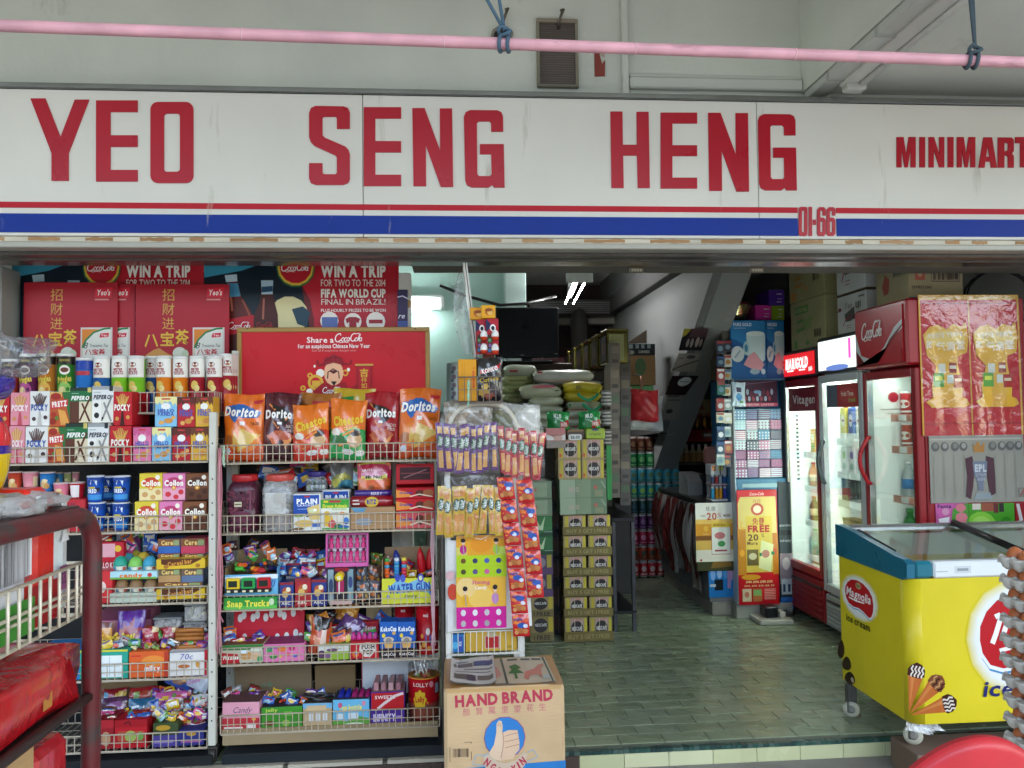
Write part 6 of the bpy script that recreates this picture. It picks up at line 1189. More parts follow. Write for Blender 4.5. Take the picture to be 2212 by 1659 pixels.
heap(480,580,1372,1396,6,3.56,3.62,'the finger biscuit carton',20,PAL,26,16)
HY=R3-.045
def stick_bag(p0,p1,q0,q1,n,cols,lab,skew=0,seed=1,bagq=None,lowcol=None):
 x0,x1,z0,z1=fr(p0,q0,p1,q1,HY);o=empty('hanging_stick_bag',((x0+x1)/2,HY,z0),lab,'snack stick bag','clear bags of snack sticks hung on the stand')
 rn=random.Random(seed);base,pic,dark=cols;W=(x1-x0)/n
 for k in range(n):
  a=x0+W*k+rn.uniform(-.004,.004);dz=rn.uniform(-.012,.006)-skew*k/n*(z1-z0);w2=W*.5*rn.uniform(1.1,1.35);cx=a+W/2;tl=rn.uniform(-.02,.03)
  F=None;b=B();nu,nv=5,14;L=(z1-z0);n0=len(b.v);Yk=HY-.012+rn.uniform(-.008,.006)
  def sf(u,v,d=0,cx=cx,w2=w2,dz=dz,tl=tl,Yk=Yk):e=max(0,math.sin(math.pi*u))**.6*(max(0,math.sin(math.pi*v)))**.3;return Vector((cx+(u-.5)*2*w2*(1-.12*math.sin(math.pi*v))+tl*(v-.5),Yk-.010*e-d,z0+dz+v*L))
  for j in range(nv+1):
   for i in range(nu+1):b.v.append(tuple(sf(i/nu,j/nv)))
  for j in range(nv):
   for i in range(nu):
    v=(j+.5)/nv;u=(i+.5)/nu;c=base
    if .06<v<.40 and abs(u-.5)<.22:c=pic
    if .10<v<.3 and abs(u-.42)<.2:c='#d8a050'
    if .8<v<.95 and abs(u-.5)<.25:c=pic
    b.f.append((n0+j*(nu+1)+i,n0+j*(nu+1)+i+1,n0+(j+1)*(nu+1)+i+1,n0+(j+1)*(nu+1)+i));b.c.append(hx(c));b.s.append(True)
  class F:pass
  f=F();f.W,f.H,f.curved,f.map=2*w2,L,True,sf
  p=B();p.ops(f,[('e',.5,.62,.44,.13,'#1f3a2c'),('e',.5,.62,.34,.11,dark),('t','Nabati',.5,.62,.5*2*w2/L,'#e6ebe4',{'w':.2*L/(2*w2)*.9,'b':2,'rot':82})],.0008)
  st_=b.build('snack_stick','foil',o);p.build('stick_print','gloss',st_)
 g=B();n0=0;nu,nv=14,12
 zt_=U((p0+p1)/2,bagq,HY).z if bagq else z1+.03;zl=z0-.014;sk=skew*(z1-z0)
 for j in range(nv+1):
  for i in range(nu+1):
   u,v=i/nu,j/nv;e=max(0,math.sin(math.pi*u))**.5*max(0,math.sin(math.pi*min(1,v*.92)))**.5
   g.v.append((x0-.006+(x1-x0+.012)*(.5+(u-.5)*(1-.25*max(0,v-.6)/.4)),HY-.022-.012*e+.004*math.sin(9*u+5*v+seed),zl-sk*u+v*(zt_-zl+sk*u)))
 for j in range(nv):
  for i in range(nu):g.f.append((j*(nu+1)+i,j*(nu+1)+i+1,(j+1)*(nu+1)+i+1,(j+1)*(nu+1)+i));g.c.append((1,1,1));g.s.append(True)
 g.build('clear_bag','clear',o)
 if lowcol:b=B();b.box(x0,x1,HY-.03,HY-.016,z0-.012,z0+.012,lowcol,.004);b.build('bag_seal','foil',o)
 return o
stick_bag(946,1072,914,1018,9,('#5a1f74','#d8a04a','#3f6a4c'),'clear bag of purple snack sticks hanging high on the stand',0,1,880)
stick_bag(1076,1172,922,1024,7,('#b81f30','#d89a58','#5a8a6a'),'clear bag of red snack sticks hanging beside the purple ones',.10,2,872)
stick_bag(946,1082,1047,1152,9,('#d2aa16','#d2862a','#3f6a4c'),'clear bag of yellow snack sticks hanging below the purple ones',.04,3,1026)
def sachets(P,n,lab,seed):
 o=empty('sachet_strip',(U(*P[0],HY-.02).x,HY-.02,U(*P[-1],HY-.02).z),lab,'sachet strip','red biscuit sachet strips');rn=random.Random(seed);hw=.0345
 for k in range(n):
  t0,t1=k/n,(k+1)/n
  def at(t):
   a,e=P[0],P[1];return U(a[0]+(e[0]-a[0])*t+3*math.sin(t*3),a[1]+(e[1]-a[1])*t,HY-.022)
  A,E=at(t0),at(t1-.004);b=B();nu,nv=6,8;cr=rn.uniform(0,6)
  def sf(u,v,d=0,A=A,E=E,cr=cr):
   e=max(0,math.sin(math.pi*u))**.5*max(0,math.sin(math.pi*v))**.5;c=E+(A-E)*v;return Vector((c.x+(u-.5)*2*hw,c.y-.012*e+.002*math.sin(7*u+cr)-d,c.z))
  for j in range(nv+1):
   for i in range(nu+1):b.v.append(tuple(sf(i/nu,j/nv)))
  for j in range(nv):
   for i in range(nu):b.f.append((j*(nu+1)+i,j*(nu+1)+i+1,(j+1)*(nu+1)+i+1,(j+1)*(nu+1)+i));b.c.append(hx('#b81c22'));b.s.append(True)
  s_=b.build('sachet','foil',o)
  class F:pass
  f=F();f.W,f.H,f.curved,f.map=2*hw,(A-E).length,True,sf
  j1,j2=rn.uniform(-.08,.08),rn.uniform(-.1,.1);p=B();p.ops(f,[('p',[(.05,.9),(.35,.98),(.55,.7+j2),(.3,.55),(.05,.6)],'#d8742a'),('e',.62+j1,.62+j2,.28,.12,'#2a4f9a'),('e',.68-j1,.5,.14,.09,'#c9cfe0'),('e',.8,.84+j2,.14,.08,'#c9502a'),('s',[(.1,.42+j1),(.9,.36+j2)],.06,'#d88a30'),('e',.42,.28,.22,.14,'#a8683a'),('e',.72,.26,.16,.12,'#b87a48'),('e',.2,.2,.12,.1,'#c98a58'),('t','Ovaltine',.32,.8,.12,'#2a2f7a',{'w':.5,'b':2,'rot':8})],.0012);p.build('sachet_print','gloss',s_)
sachets(((1090,1031),(1127,1376)),7,'longer red strip of biscuit sachets hanging from the stand',1)
sachets(((1131,1036),(1157,1292)),5,'shorter red strip of biscuit sachets hanging from the stand',2)
for p0,p1,q0,q1,Y,lab,c,ops in((958,1066,864,926,R3+.06,'clear crinkled bag of tan crackers behind the arched tube','#8d8474',[('e',.3,.5,.3,.3,'#a08a6a'),('e',.7,.4,.26,.3,'#7a6a58'),('e',.5,.8,.4,.14,'#b9b4a8'),('e',.2,.2,.2,.14,'#a8746a')]),(1056,1168,872,930,R3+.10,'clear crinkled bag of pale crackers at the arch end','#a3a196',[('e',.3,.5,.3,.34,'#8a8a6a'),('e',.7,.6,.24,.3,'#b9b8b0'),('e',.6,.2,.3,.16,'#b09a7a')])):
 x0,x1,z0,z1=fr(p0,q0,p1,q1,Y);pillow(x0,x1,z0-.05,z1,Y,.10,'cracker_bag',lab,'cracker bag','clear bags of crackers',c,ops,nu=18,nv=14,crink=.010)
pc(990,1029,776,R3-.02,zt3+.012,.03,'yellow_packet','flat yellow box standing in the wire basket beside the toffee bag','box',None,'#d8961c',[('r',.2,.3,.22,.9,'#b87a18'),('r',.32,.45,.34,.92,'#b87a18'),('t','8',.86,.78,.06,'#c0502a'),('r',.78,.3,.9,.72,'#d0602a')],yaw=0)
x0,x1,z0,z1=fr(1026,772,1086,872,R3-.03);pillow(x0,x1,zt3+.012,z1,R3-.01,.05,'toffee_bag','black toffee bag with a red ribbon logo in the wire basket','toffee bag',None,'#1c1a1c',[('p',[(.16,.62),(.9,.74),(.94,.88),(.84,.80),(.2,.72)],'#c0202c'),('e',.3,.2,.2,.1,'#b8923a'),('e',.7,.24,.2,.12,'#4a4448'),('e',.5,.12,.2,.06,'#8a4a3a'),('e',.36,.34,.14,.06,'#d8b45a'),('t','KOPIKO',.52,.72,.10,'#f2ece6',{'w':.6,'b':2,'rot':9}),('t','Coffee',.5,.5,.1,'#d8b43a',{'w':.7,'b':1,'rot':6})],rot=1,nu=18,nv=22)
def eggcard(p0,p1,q0,q1,lab,Y):
 o=pc(p0,p1,q0,Y,None,.012,'egg_hang_card',lab,'chocolate egg card','chocolate egg cards','#a81f2c',[('p',[(0,1),(.5,.8),(0,.62)],'#22224a'),('e',.55,.74,.24,.10,'#e6e2e0'),('e',.55,.735,.14,.06,'#1c1c2c'),('r',.1,.05,.5,.55,'#4a3022'),('e',.3,.4,.14,.05,'#5a9a6a'),('e',.32,.25,.12,.05,'#8a5aa0'),('e',.28,.12,.14,.05,'#4a7ab0')],q1=q1,yaw=0)
 for k,zq in enumerate((q0+(q1-q0)*.46,q0+(q1-q0)*.84)):
  c=U(p1-(p1-p0)*.28,zq,Y-.018);r=.017;n=10
  b=B();b.lathe(c.x,c.y,[(max(1e-4,r*math.sin(math.pi*i/n)*(1-.12*(i/n))),c.z-r*1.35*math.cos(math.pi*i/n))for i in range(n+1)],'#e4e2de',14,cols=['#c9401f']*4+['#e4e2de']*4+['#e4e2de','#4a8ac0']);b.build('chocolate_egg','gloss',o)
eggcard(1028,1052,690,765,'red chocolate egg card half covered by its neighbour',3.47);eggcard(1050,1077,688,766,'red chocolate egg card with two white and orange eggs',3.45)
cake=[('e',.55,.5,.32,.3,'#b8641f'),('e',.62,.42,.2,.2,'#e0b060'),('e',.5,.62,.26,.12,'#8d4a18')]
pc(1015,1048,664,3.50,None,.03,'cake_box','yellow sponge cake box, the lower of the two above the egg cards','cake box','yellow cake boxes','#d8981c',cake,q1=690,yaw=0);pc(1040,1070,659,3.475,None,.03,'cake_box','yellow sponge cake box, the higher of the two above the egg cards','cake box','yellow cake boxes','#dfa21f',cake,q1=687,yaw=0)
b=B();a=U(1058,770,3.5);b.box(a.x-.03,a.x+.02,3.502,3.515,zt3,U(1050,690,3.5).z,'#6b3a2c',.002);b.box(a.x-.07,a.x+.03,3.506,3.512,U(1040,692,3.5).z,U(1040,664,3.5).z,'#6b5a44',.001);tag(b.build('backing_card','kraft'),'brown backing card holding up the egg cards and cake boxes','backing card')
b=B();P=[U(986,575,3.6),U(994,572,3.6),U(1029,768,3.55),U(1021,772,3.55)];
A0,A1,B1,B0=U(1000,573,3.62),U(1004,573,3.62),U(1032,770,3.55),U(1026,772,3.55)
for k,(dx,c)in enumerate(((0,'#d8d6cf'),(.007,'#3a3a38'),(.011,'#d8d6cf'))):
 w_=(.0065,.0035,.006)[k];n0=len(b.v)
 for yy in(0,.16):b.v+=[(A0.x+dx,3.56+yy,A0.z),(A0.x+dx+w_,3.56+yy,A0.z),(B0.x+dx+w_,3.54+yy,B0.z),(B0.x+dx,3.54+yy,B0.z)]
 for f in((0,1,2,3),(7,6,5,4),(0,4,5,1),(1,5,6,2),(2,6,7,3),(3,7,4,0)):b.f.append(tuple(i+n0 for i in f));b.c.append(hx(c));b.s.append(False)
tag(b.build('leaning_board','card'),'thin white foam board leaning edge on beside the cake boxes','board')
b=B();L=[(988,590),(975,700),(983,760),(1022,768),(1000,585)]
n=10;
for j in range(n+1):
 t=j/n;xl=990-16*math.sin(t*2.8)+26*t*t*.8;xr=998+27*t;yy=588+180*t
 for i in range(5):
  p=U(xl+(xr-xl)*i/4,yy,3.66);b.v.append((p.x,3.66+.02*math.sin(3*t+i),p.z))
for j in range(n):
 for i in range(4):b.f.append((j*5+i+5,j*5+i+6,j*5+i+1,j*5+i));b.c.append(hx('#fff'));b.s.append(True)
tag(b.build('plastic_sheet','frost'),'hanging translucent plastic sheet beside the leaning white board','plastic sheet')
def prize(q0,q1,lo,lab,Y,ops):
 o=board(985.5,q0,1093.5,q1,Y,'prize_card',lab,'prize card','prize cards pinned on the stand','#d8a02a',ops,.003,'card',px=False);return o
hole=lambda v,c:[('e',.14+.235*k,v,.052,.062,c[k%len(c)])for k in range(4)]
fig=lambda u,v,c:[('e',u,v,.07,.11,c),('e',u,v+.17,.035,.05,'#d8b8a0'),('e',u,v+.22,.05,.05,'#231c20'),('s',[(u,v+.1),(u+.02,v-.12)],.02,'#9a9a98')]
prize(1156,1246,0,'upper prize card, orange over lime green with two rows of holes',HY+.022,[('r',0,.52,1,1,'#d89a2a'),('e',.5,.78,.22,.2,'#d88a1f'),('r',0,.52,.22,.72,'#c9c05a'),('r',.78,.52,1,.72,'#b9cc5a'),('s',[(.38,.93),(.5,.9),(.62,.96),(.58,.86)],.02,'#e6dcc8')]+fig(.14,.66,'#b01f78')+fig(.8,.66,'#9ab83a')+[('r',0,0,1,.52,'#a8c41f'),('r',0,.255,1,.26,'#90aa1a')]+hole(.39,['#6a4a1f','#3a3a58','#4a5a98','#22357a'])+hole(.13,['#4a4a24','#5a4a7a','#c05a88','#3a4a6a']))
prize(1246.5,1357,0,'lower prize card, yellow over hot pink with two rows of holes',HY+.018,[('r',0,.42,1,1,'#dca83a'),('e',.5,.6,.26,.22,'#e0b85a'),('e',.2,.8,.2,.2,'#e0c07a'),('t','Shining',.5,.9,.07,'#c04a78',{'w':.36,'b':1,'sh':.2}),('t','Candy',.5,.80,.07,'#e8ddd0',{'w':.24,'b':1,'sh':.2})]+fig(.18,.56,'#d8a01f')+fig(.78,.58,'#b87ab0')+[('r',0,0,1,.42,'#c4208a'),('r',0,.205,1,.21,'#a81a74')]+hole(.31,['#cfcacc','#d8d4d6','#b9b2b6','#dcd8da'])+hole(.1,['#b0a8ac','#c4bec0','#9a9296','#c0babc']))
b=B();P0=fr(963,1165,1146,1362,HY+.035);n=8
for j in range(n+1):
 for i in range(n+1):
  u,v=i/n,j/n;b.v.append((P0[0]+(P0[1]-P0[0])*(.02+.96*u)+.012*(1-v)*u,HY+.034+.012*math.sin(u*7+v*3),P0[2]+(P0[3]-P0[2])*v+.012*u*(1-v)))
for j in range(n):
 for i in range(n):b.f.append((j*9+i,j*9+i+1,(j+1)*9+i+1,(j+1)*9+i));b.c.append(hx('#d9d8d6'));b.s.append(True)
o=tag(b.build('white_bag','soft'),'large white plastic bag hanging flat behind the prize cards','plastic bag')
b=B();F=front(*P0,HY+.022);b.ops(F,[('e',.05,.62,.05,.05,'#c9a0a4'),('e',.08,.44,.06,.09,'#b8402a')]);b.build('bag_print','card',o)
pc(975,1002,1371,R3+.012,zb3+.004,.1,'blue_sweet_box','small blue box in the low wire basket of the stand','box',None,'#2a78b8',[('e',.3,.4,.25,.2,'#5ab0d8'),('r',.55,.05,.9,.9,'#3a4a9a'),('t','KK',.72,.5,.14,'#d8e0ea',{'b':1,'rot':90})],yaw=0)
pc(1006,1117,1364,R3+.014,zb3+.004,.1,'yellow_gift_box','wide yellow box with a red label in the low wire basket','box',None,'#c9a23c',[('r',.37,.14,.66,.78,'#c9a8a0'),('r',.39,.17,.64,.75,'#b02a2a'),('e',.5,.86,.1,.16,'#b8ab88'),('t','2002',.86,.2,.12,'#6a5a2a',{'w':.12})],yaw=0)
pc(1118,1128,1364,R3+.03,zb3+.004,.08,'yellow_gift_box','narrow edge of another yellow box behind the stand post','box',None,'#c99f3c',(),yaw=0)
BY=3.0
bx0,bx1=U(959,1560,BY).x,U(1220.5,1560,BY).x;bz1=U(1090,1484,BY).z;BD=.375
ob=empty('peanut_carton',((bx0+bx1)/2,BY+BD/2,WZ),'large tan carton with a thumbs up badge and newspaper on top','carton')
b=B();b.box(bx0,bx1,BY,BY+BD,WZ,bz1,'#c9aa80',.012,top='#b0854e');b.build('carton_body','kraft',ob)
zt_b=bz1-.001
for k,(xa_,xb_)in enumerate(((bx0+.002,bx0+.06),(bx1-.055,bx1-.002))):b=B();b.box(xa_,xb_,BY+.004,BY+BD-.004,bz1+.0005,bz1+.0015,'#a5763f');b.build('tape_strip','gloss',ob)
n=B();n.box(bx0+.012,bx1-.012,BY-.0012,BY-.0002,bz1-.014,bz1-.002,'#bf9a66',.0005);n.build('tape_strip','gloss',ob)
FB=front(bx0,bx1,WZ,bz1,BY);pxw=lambda x:(x-959)/261.5;hpx=261.5*(bz1-WZ)/(bx1-bx0);pyv=lambda y:1-(y-1484)/hpx
def PB(L):return[(pxw(x),pyv(y))for x,y in L]
rb=lambda r:r/261.5;rv=lambda r:r/hpx
b=B();ops=[('t','HAND BRAND',pxw(1089),pyv(1507),rv(23),'#b3344a',{'w':212/261.5,'b':2,'rot':2})]
for ch,x in zip('顏賢萬里望花生',(1007,1035,1062,1090,1117,1145,1172)):ops.append(('t',ch,pxw(x),pyv(1534-(x-1007)*.03),rv(16),'#c06a70',{'w':rb(15)}))
ops+=[('e',pxw(1089),pyv(1591),rb(45),rv(45),'#8d4a78'),('e',pxw(1089),pyv(1591),rb(43.5),rv(43.5),'#2a7ac0')]
ops+=[('p',PB([(1055,1622),(1066,1604),(1071,1580),(1072,1560),(1077,1554),(1083,1556),(1085,1566),(1084,1580),(1087,1600),(1082,1640),(1060,1634)]),'#dcc0a0'),('p',PB([(1085,1580),(1098,1575),(1117,1576),(1119,1590),(1121,1604),(1120,1618),(1112,1626),(1106,1636),(1080,1640),(1084,1610)]),'#d8b898'),('s',PB([(1089,1588),(1104,1584),(1119,1582)]),rv(1.3),'#a8746a'),('s',PB([(1089,1600),(1106,1597),(1120,1594)]),rv(1.3),'#a8746a'),('s',PB([(1090,1612),(1106,1609),(1121,1606)]),rv(1.3),'#a8746a'),('s',PB([(1085,1578),(1087,1600),(1084,1616),(1080,1634)]),rv(1.2),'#a8746a'),('s',PB([(1075,1566),(1076,1560),(1079,1560),(1080,1568)]),rv(.9),'#a8746a')]
ops+=[('p',PB([(1042,1628),(1052,1622),(1072,1640),(1090,1645),(1112,1640),(1130,1622),(1138,1628),(1132,1650),(1118,1666),(1090,1674),(1060,1668),(1046,1650)]),'#c9b49c')]
ops+=[('s',PB(L),rv(2),'#8aaec0')for L in([(1042,1626),(1028,1624),(1019,1644),(1034,1646),(1046,1648)],[(1138,1624),(1150,1618),(1160,1634),(1146,1640),(1136,1644)],[(1042,1628),(1054,1622)])]
for ch,x,y,rot in(('N',1051,1641,-36),('G',1063,1652,-24),('A',1076,1660,-12),('N',1090,1663,0),('Y',1108,1657,16),('I',1118,1650,26),('N',1127,1641,36)):ops.append(('t',ch,pxw(x),pyv(y),rv(15),'#b3344a',{'b':2,'rot':rot,'w':rb(11 if ch!='I' else 4)}))
ops+=[('p',PB([(959,1652),(1035,1648),(1060,1668),(1120,1667),(1140,1645),(1220,1642),(1220,1720),(959,1720)]),'#1f6fb0')][0:0]
ops.insert(0,('p',PB([(959,1653),(1220.5,1645),(1220.5,1700),(959,1700)]),'#2275b8'))
for k in range(14):ops.append(('r',pxw(979+k*2.4),pyv(1627),pxw(979+k*2.4+random.choice([.7,1.2,1.7])),pyv(1609),'#4a3a30'))
ops+=[('s',PB([(971,1605),(971,1636)]),rv(1.2),'#5a4a3a'),('s',PB([(1017,1595),(1017,1599)]),rv(1.2),'#5a4a3a'),('s',PB([(1002,1596),(1017,1596)]),rv(1.1),'#8a7660'),('s',PB([(1017,1616),(1017,1634)]),rv(1.2),'#5a4a3a')]
b.ops(FB,ops,.0005);b.build('front_print','kraft',ob)
def paper(xa,xb,ya,yb,zz,lab,base,ops,rz=0,curl=.004,seed=0):
 b=B();n=10;rn=random.Random(seed)
 def sf(u,v,d=0):return Vector((xa+(xb-xa)*u,ya+(yb-ya)*v,zz+curl*(math.sin(u*5+seed)*math.sin(v*4+1)+1)+(.012*max(0,abs(u-.5)-.38)*8 if seed==1 else 0)+d))
 for lay in range(2):
  n0=len(b.v)
  for j in range(n+1):
   for i in range(n+1):p=sf(i/n,j/n);b.v.append((p.x,p.y,p.z-lay*.005))
  for j in range(n):
   for i in range(n):b.f.append(tuple(q+n0 for q in(j*11+i,j*11+i+1,(j+1)*11+i+1,(j+1)*11+i)));b.c.append(hx(base if lay==0 else '#8f8a82'));b.s.append(True)
 o=tag(b.build('newspaper','card'),lab,'newspaper','newspapers on the tan carton')
 class F:pass
 f=F();f.W,f.H,f.curved,f.map=xb-xa,yb-ya,True,sf
 p=B();p.ops(f,ops,.0008);p.build('newsprint','card',o);o.rotation_euler.z=R(rz)
wx=bx1-bx0
paper(bx0+wx*.42,bx0+wx*.93,BY+.02,BY+BD-.04,bz1+.003,'newspaper page with a red horse drawing and a green tree on the tan carton','#b5a68e',[('r',.18,.0,.22,1,'#4a5a4c'),('r',.94,.0,.97,1,'#3a4a40'),('r',.3,.85,.48,.92,'#4a4a48'),('r',.54,.84,.7,.91,'#4a4a48'),('r',.74,.85,.9,.92,'#4a4a48'),('p',[(.3,.62),(.42,.7),(.5,.58),(.44,.5),(.52,.38),(.4,.36),(.4,.18),(.36,.18),(.36,.36),(.26,.36),(.34,.5)],'#3f6a3a'),('p',[(.5,.2),(.56,.42),(.72,.5),(.82,.66),(.92,.7),(.9,.6),(.84,.5),(.82,.3),(.8,.14),(.76,.3),(.62,.28),(.56,.1)],'#b5705e'),('p',[(.0,.1),(.14,.3),(.1,.6),(0,.7)],'#c08a7a'),('r',.82,.1,.93,.24,'#a4aaa4')],1,.003,2)
paper(bx0+wx*.06,bx0+wx*.44,BY+.015,BY+BD-.05,bz1+.007,'black and white newspaper page with photos on the tan carton','#b9b6b0',[('r',.06,.62,.5,.78,'#6a6460'),('r',.52,.64,.96,.82,'#4a5272'),('r',.3,.5,.95,.54,'#6a6a6a'),('r',.1,.4,.9,.43,'#7a7a78'),('r',.08,.12,.5,.32,'#5a564f'),('r',.36,.1,.56,.3,'#3a3848'),('r',.6,.14,.95,.3,'#6a625a'),('r',.1,.83,.4,.86,'#6a7a70')],-1,.006,1)
# --- pallet stacks of coffee and malt drink packs by the entrance
PYY=5.1
def sx_(px,Y=PYY,py=1150):return U(px,py,Y).x
def dz_(py,Y=PYY,px=1260):return U(px,py,Y).z
d_cof=[('r',0,0,1,1,'#9c8a5c'),('r',.08,.06,.22,.96,'#b9a832'),('r',.86,.06,.98,.96,'#c2b42f'),('r',.24,.1,.84,.95,'#b0988a'),('e',.54,.5,.28,.36,'#231c1a'),('t','NESCAFE',.54,.52,.16,'#d9d4cc',{'w':.46,'b':2}),('e',.1,.2,.05,.1,'#c9502a'),('r',.3,.84,.8,.93,'#c08a80'),('s',[(.42,.05),(.45,.95)],.02,'#d8d0b8'),('s',[(.75,.9),(.7,.1)],.015,'#cfc6ac')]
d_milo=lambda:[('e',.42,.5,.32,.4,'#1f7a3c'),('t','MILO',.46,.78,.2,'#e4ece4',{'w':.34,'b':2,'ol':'#2a1a14'}),('p',[(.55,.14),(.98,.3),(.98,.6),(.55,.44)],'#b8282c'),('t','FREE',.76,.37,.16,'#f0e4dc',{'w':.3,'b':1,'rot':10})]
def coffee(p0,p1,q0,q1,lab,Y=PYY,dep=.14,zb=None):
 x0,x1=sx_(p0,Y,(q0+q1)/2),sx_(p1,Y,(q0+q1)/2);z1=U((p0+p1)/2,q0,Y).z;z0=zb if zb is not None else U((p0+p1)/2,q1,Y).z
 return carton(x0,x1,z0,z1,Y,dep,'coffee_pack',lab,'coffee pack','coffee packs stacked by the entrance','#9a8656',d_cof,m='soft',yaw=jit(1.5),ch=.008)
qs=[(1111,1155),(1155,1199.5),(1199.5,1243),(1243,1287),(1287,1331),(1331,1377)]
zz0=.006;nt_=['first','second','third','fourth','fifth','sixth']
xa,xb4=sx_(1215),sx_(1321)
for k,(q0,q1)in enumerate(qs[::-1]):
 zt5=dz_(q0)if k<5 else dz_(1111);H=zt5-zz0;nn=nt_[k]
 o=empty('pack_tray',((xa+xb4)/2,PYY+.1,zz0),f'olive cardboard tray with a free offer, {nn} from the floor in the entrance stack','tray','olive coffee trays')
 b=B();lip=H*.40;b.box(xa,xb4,PYY-.012,PYY-.009,zz0,zz0+lip,'#75683c',.0008);b.box(xa,xa+.003,PYY-.009,PYY+.24,zz0,zz0+lip,'#6e6238');b.box(xb4-.003,xb4,PYY-.009,PYY+.24,zz0,zz0+lip,'#6e6238');b.box(xa+.003,xb4-.003,PYY-.009,PYY+.24,zz0,zz0+.003,'#6a5e36');b.build('cardboard','card',o)
 b=B();b.ops(front(xa,xb4,zz0,zz0+lip,PYY-.012),[('t','BUY 5 GET 1 FREE',.5,.5,.44,'#9c905f',{'w':.84,'b':1})]);b.build('front_print','card',o)
 for c in range(2):
  w2=(xb4-xa)/2;a=xa+w2*c+.006;carton(a,a+w2-.014,zz0+.005,zt5-.006,PYY-.004+jit(.003),.14,'coffee_pack',f'coffee pack in the {nn} tray from the floor, '+('beside the dark gap' if c==0 else 'on the aisle side'),'coffee pack','coffee packs stacked by the entrance','#9a8656',d_cof,m='soft',yaw=jit(1.5),ch=.01)
 zz0=zt5
xg0,xg1=sx_(1209.5),sx_(1311)
for q0,q1,lab in((1075,1111,'grey green malt drink carton, the lower of two under the coffee packs'),(1035,1075,'grey green malt drink carton, the upper of two under the coffee packs')):
 zt5=dz_(q0);carton(xg0,xg1,zz0+.001,zt5,PYY-.01,.24,'malt_drink_carton',lab,'malt drink carton','grey green malt drink cartons','#6f8468',[('r',0,0,.33,1,'#9aaa90'),('r',.35,0,.66,1,'#849678'),('t','MILO',.3,.45,.26,'#b9a89a',{'w':.22,'b':1}),('e',.76,.55,.04,.12,'#b86a5a'),('s',[(.88,.9),(.97,.5)],.03,'#b4c4aa'),('r',.74,.05,.92,.4,'#8a8f70')],yaw=1);zz0=zt5
for r_,(q0,q1)in enumerate(((992,1034),(949,991))):
 zt5=dz_(q0)
 for c,(p0,p1)in enumerate(((1208,1257),(1259,1307))):carton(sx_(p0),sx_(p1),zz0+.001,zt5,PYY-.006,.16,'coffee_pack',('lower' if r_==0 else 'upper')+' coffee pack above the green cartons, '+('dark gap side' if c==0 else 'aisle side'),'coffee pack','coffee packs stacked by the entrance','#9a8656',d_cof,m='soft',yaw=jit(1),ch=.008)
 zz0=zt5
for p0,p1,q0,q1,c,lab,ops,Y in((1180,1221,925,968,'#a8746a','pink coffee sachet pack hanging over the dark gap',[('r',0,.7,1,1,'#c07a78'),('p',[(0,.7),(.5,.5),(1,.7),(1,.4),(0,.4)],'#d8d2cc'),('e',.6,.5,.25,.12,'#c9a090'),('r',0,0,1,.36,'#8a7f74')],PYY-.02),(1222,1264,928,949,'#4a3226','brown coffee pack behind the price tag',[('r',.1,.8,.9,1,'#8a6a3a')],PYY+.02),(1265,1307,926,949,'#9ab034','lime green malt pack on top of the coffee packs',[('t','malt',.5,.5,.3,'#4a5a1f',{'w':.6,'sh':.2}),('e',.5,.9,.2,.1,'#2a3a6a')],PYY)):
 x0,x1,z0,z1=fr(p0,q0,p1,q1,Y);carton(x0,x1,zz0+.001 if q1<960 else z0,z1,Y,.12,'drink_pack',lab,'drink pack','drink packs on top of the entrance stack',c,ops,m='soft',ch=.006)
x0,x1,z0,z1=fr(1229,938,1258,951,PYY-.05);b=B();b.prism(front(x0,x1,z0,z1,PYY-.03),[(.5+.5*math.copysign(abs(math.cos(t))**.4,math.cos(t)),.5+.5*math.copysign(abs(math.sin(t))**.4,math.sin(t)))for t in[2*math.pi*k/24 for k in range(24)]],0,.001,'#d9dad2');b.ops(front(x0,x1,z0,z1,PYY-.0312),[('t','$6.00',.5,.5,.5,'#22252c',{'w':.66,'b':1})],.0006);tag(b.build('price_tag','card'),'white rounded price tag reading six dollars on the coffee packs','price tag')
zmil=U(1270,926,PYY).z
for p0,p1,Y,lab in((1181,1230,5.16,'green malt drink bag with a red ribbon, dark gap side'),(1249,1297,5.2,'green malt drink bag leaning on the yellow rice column')):
 x0,x1,z0,z1=fr(p0,889,p1,924,Y);pillow(x0,x1,zmil-.02,z1,Y,.06,'malt_drink_bag',lab,'malt drink bag','green malt drink bags','#1f8a3f',[('r',0,0,1,.2,'#146a2c')]+d_milo(),nu=12,nv=12)
xl0,xl1=sx_(1143),sx_(1194);zz0=.006
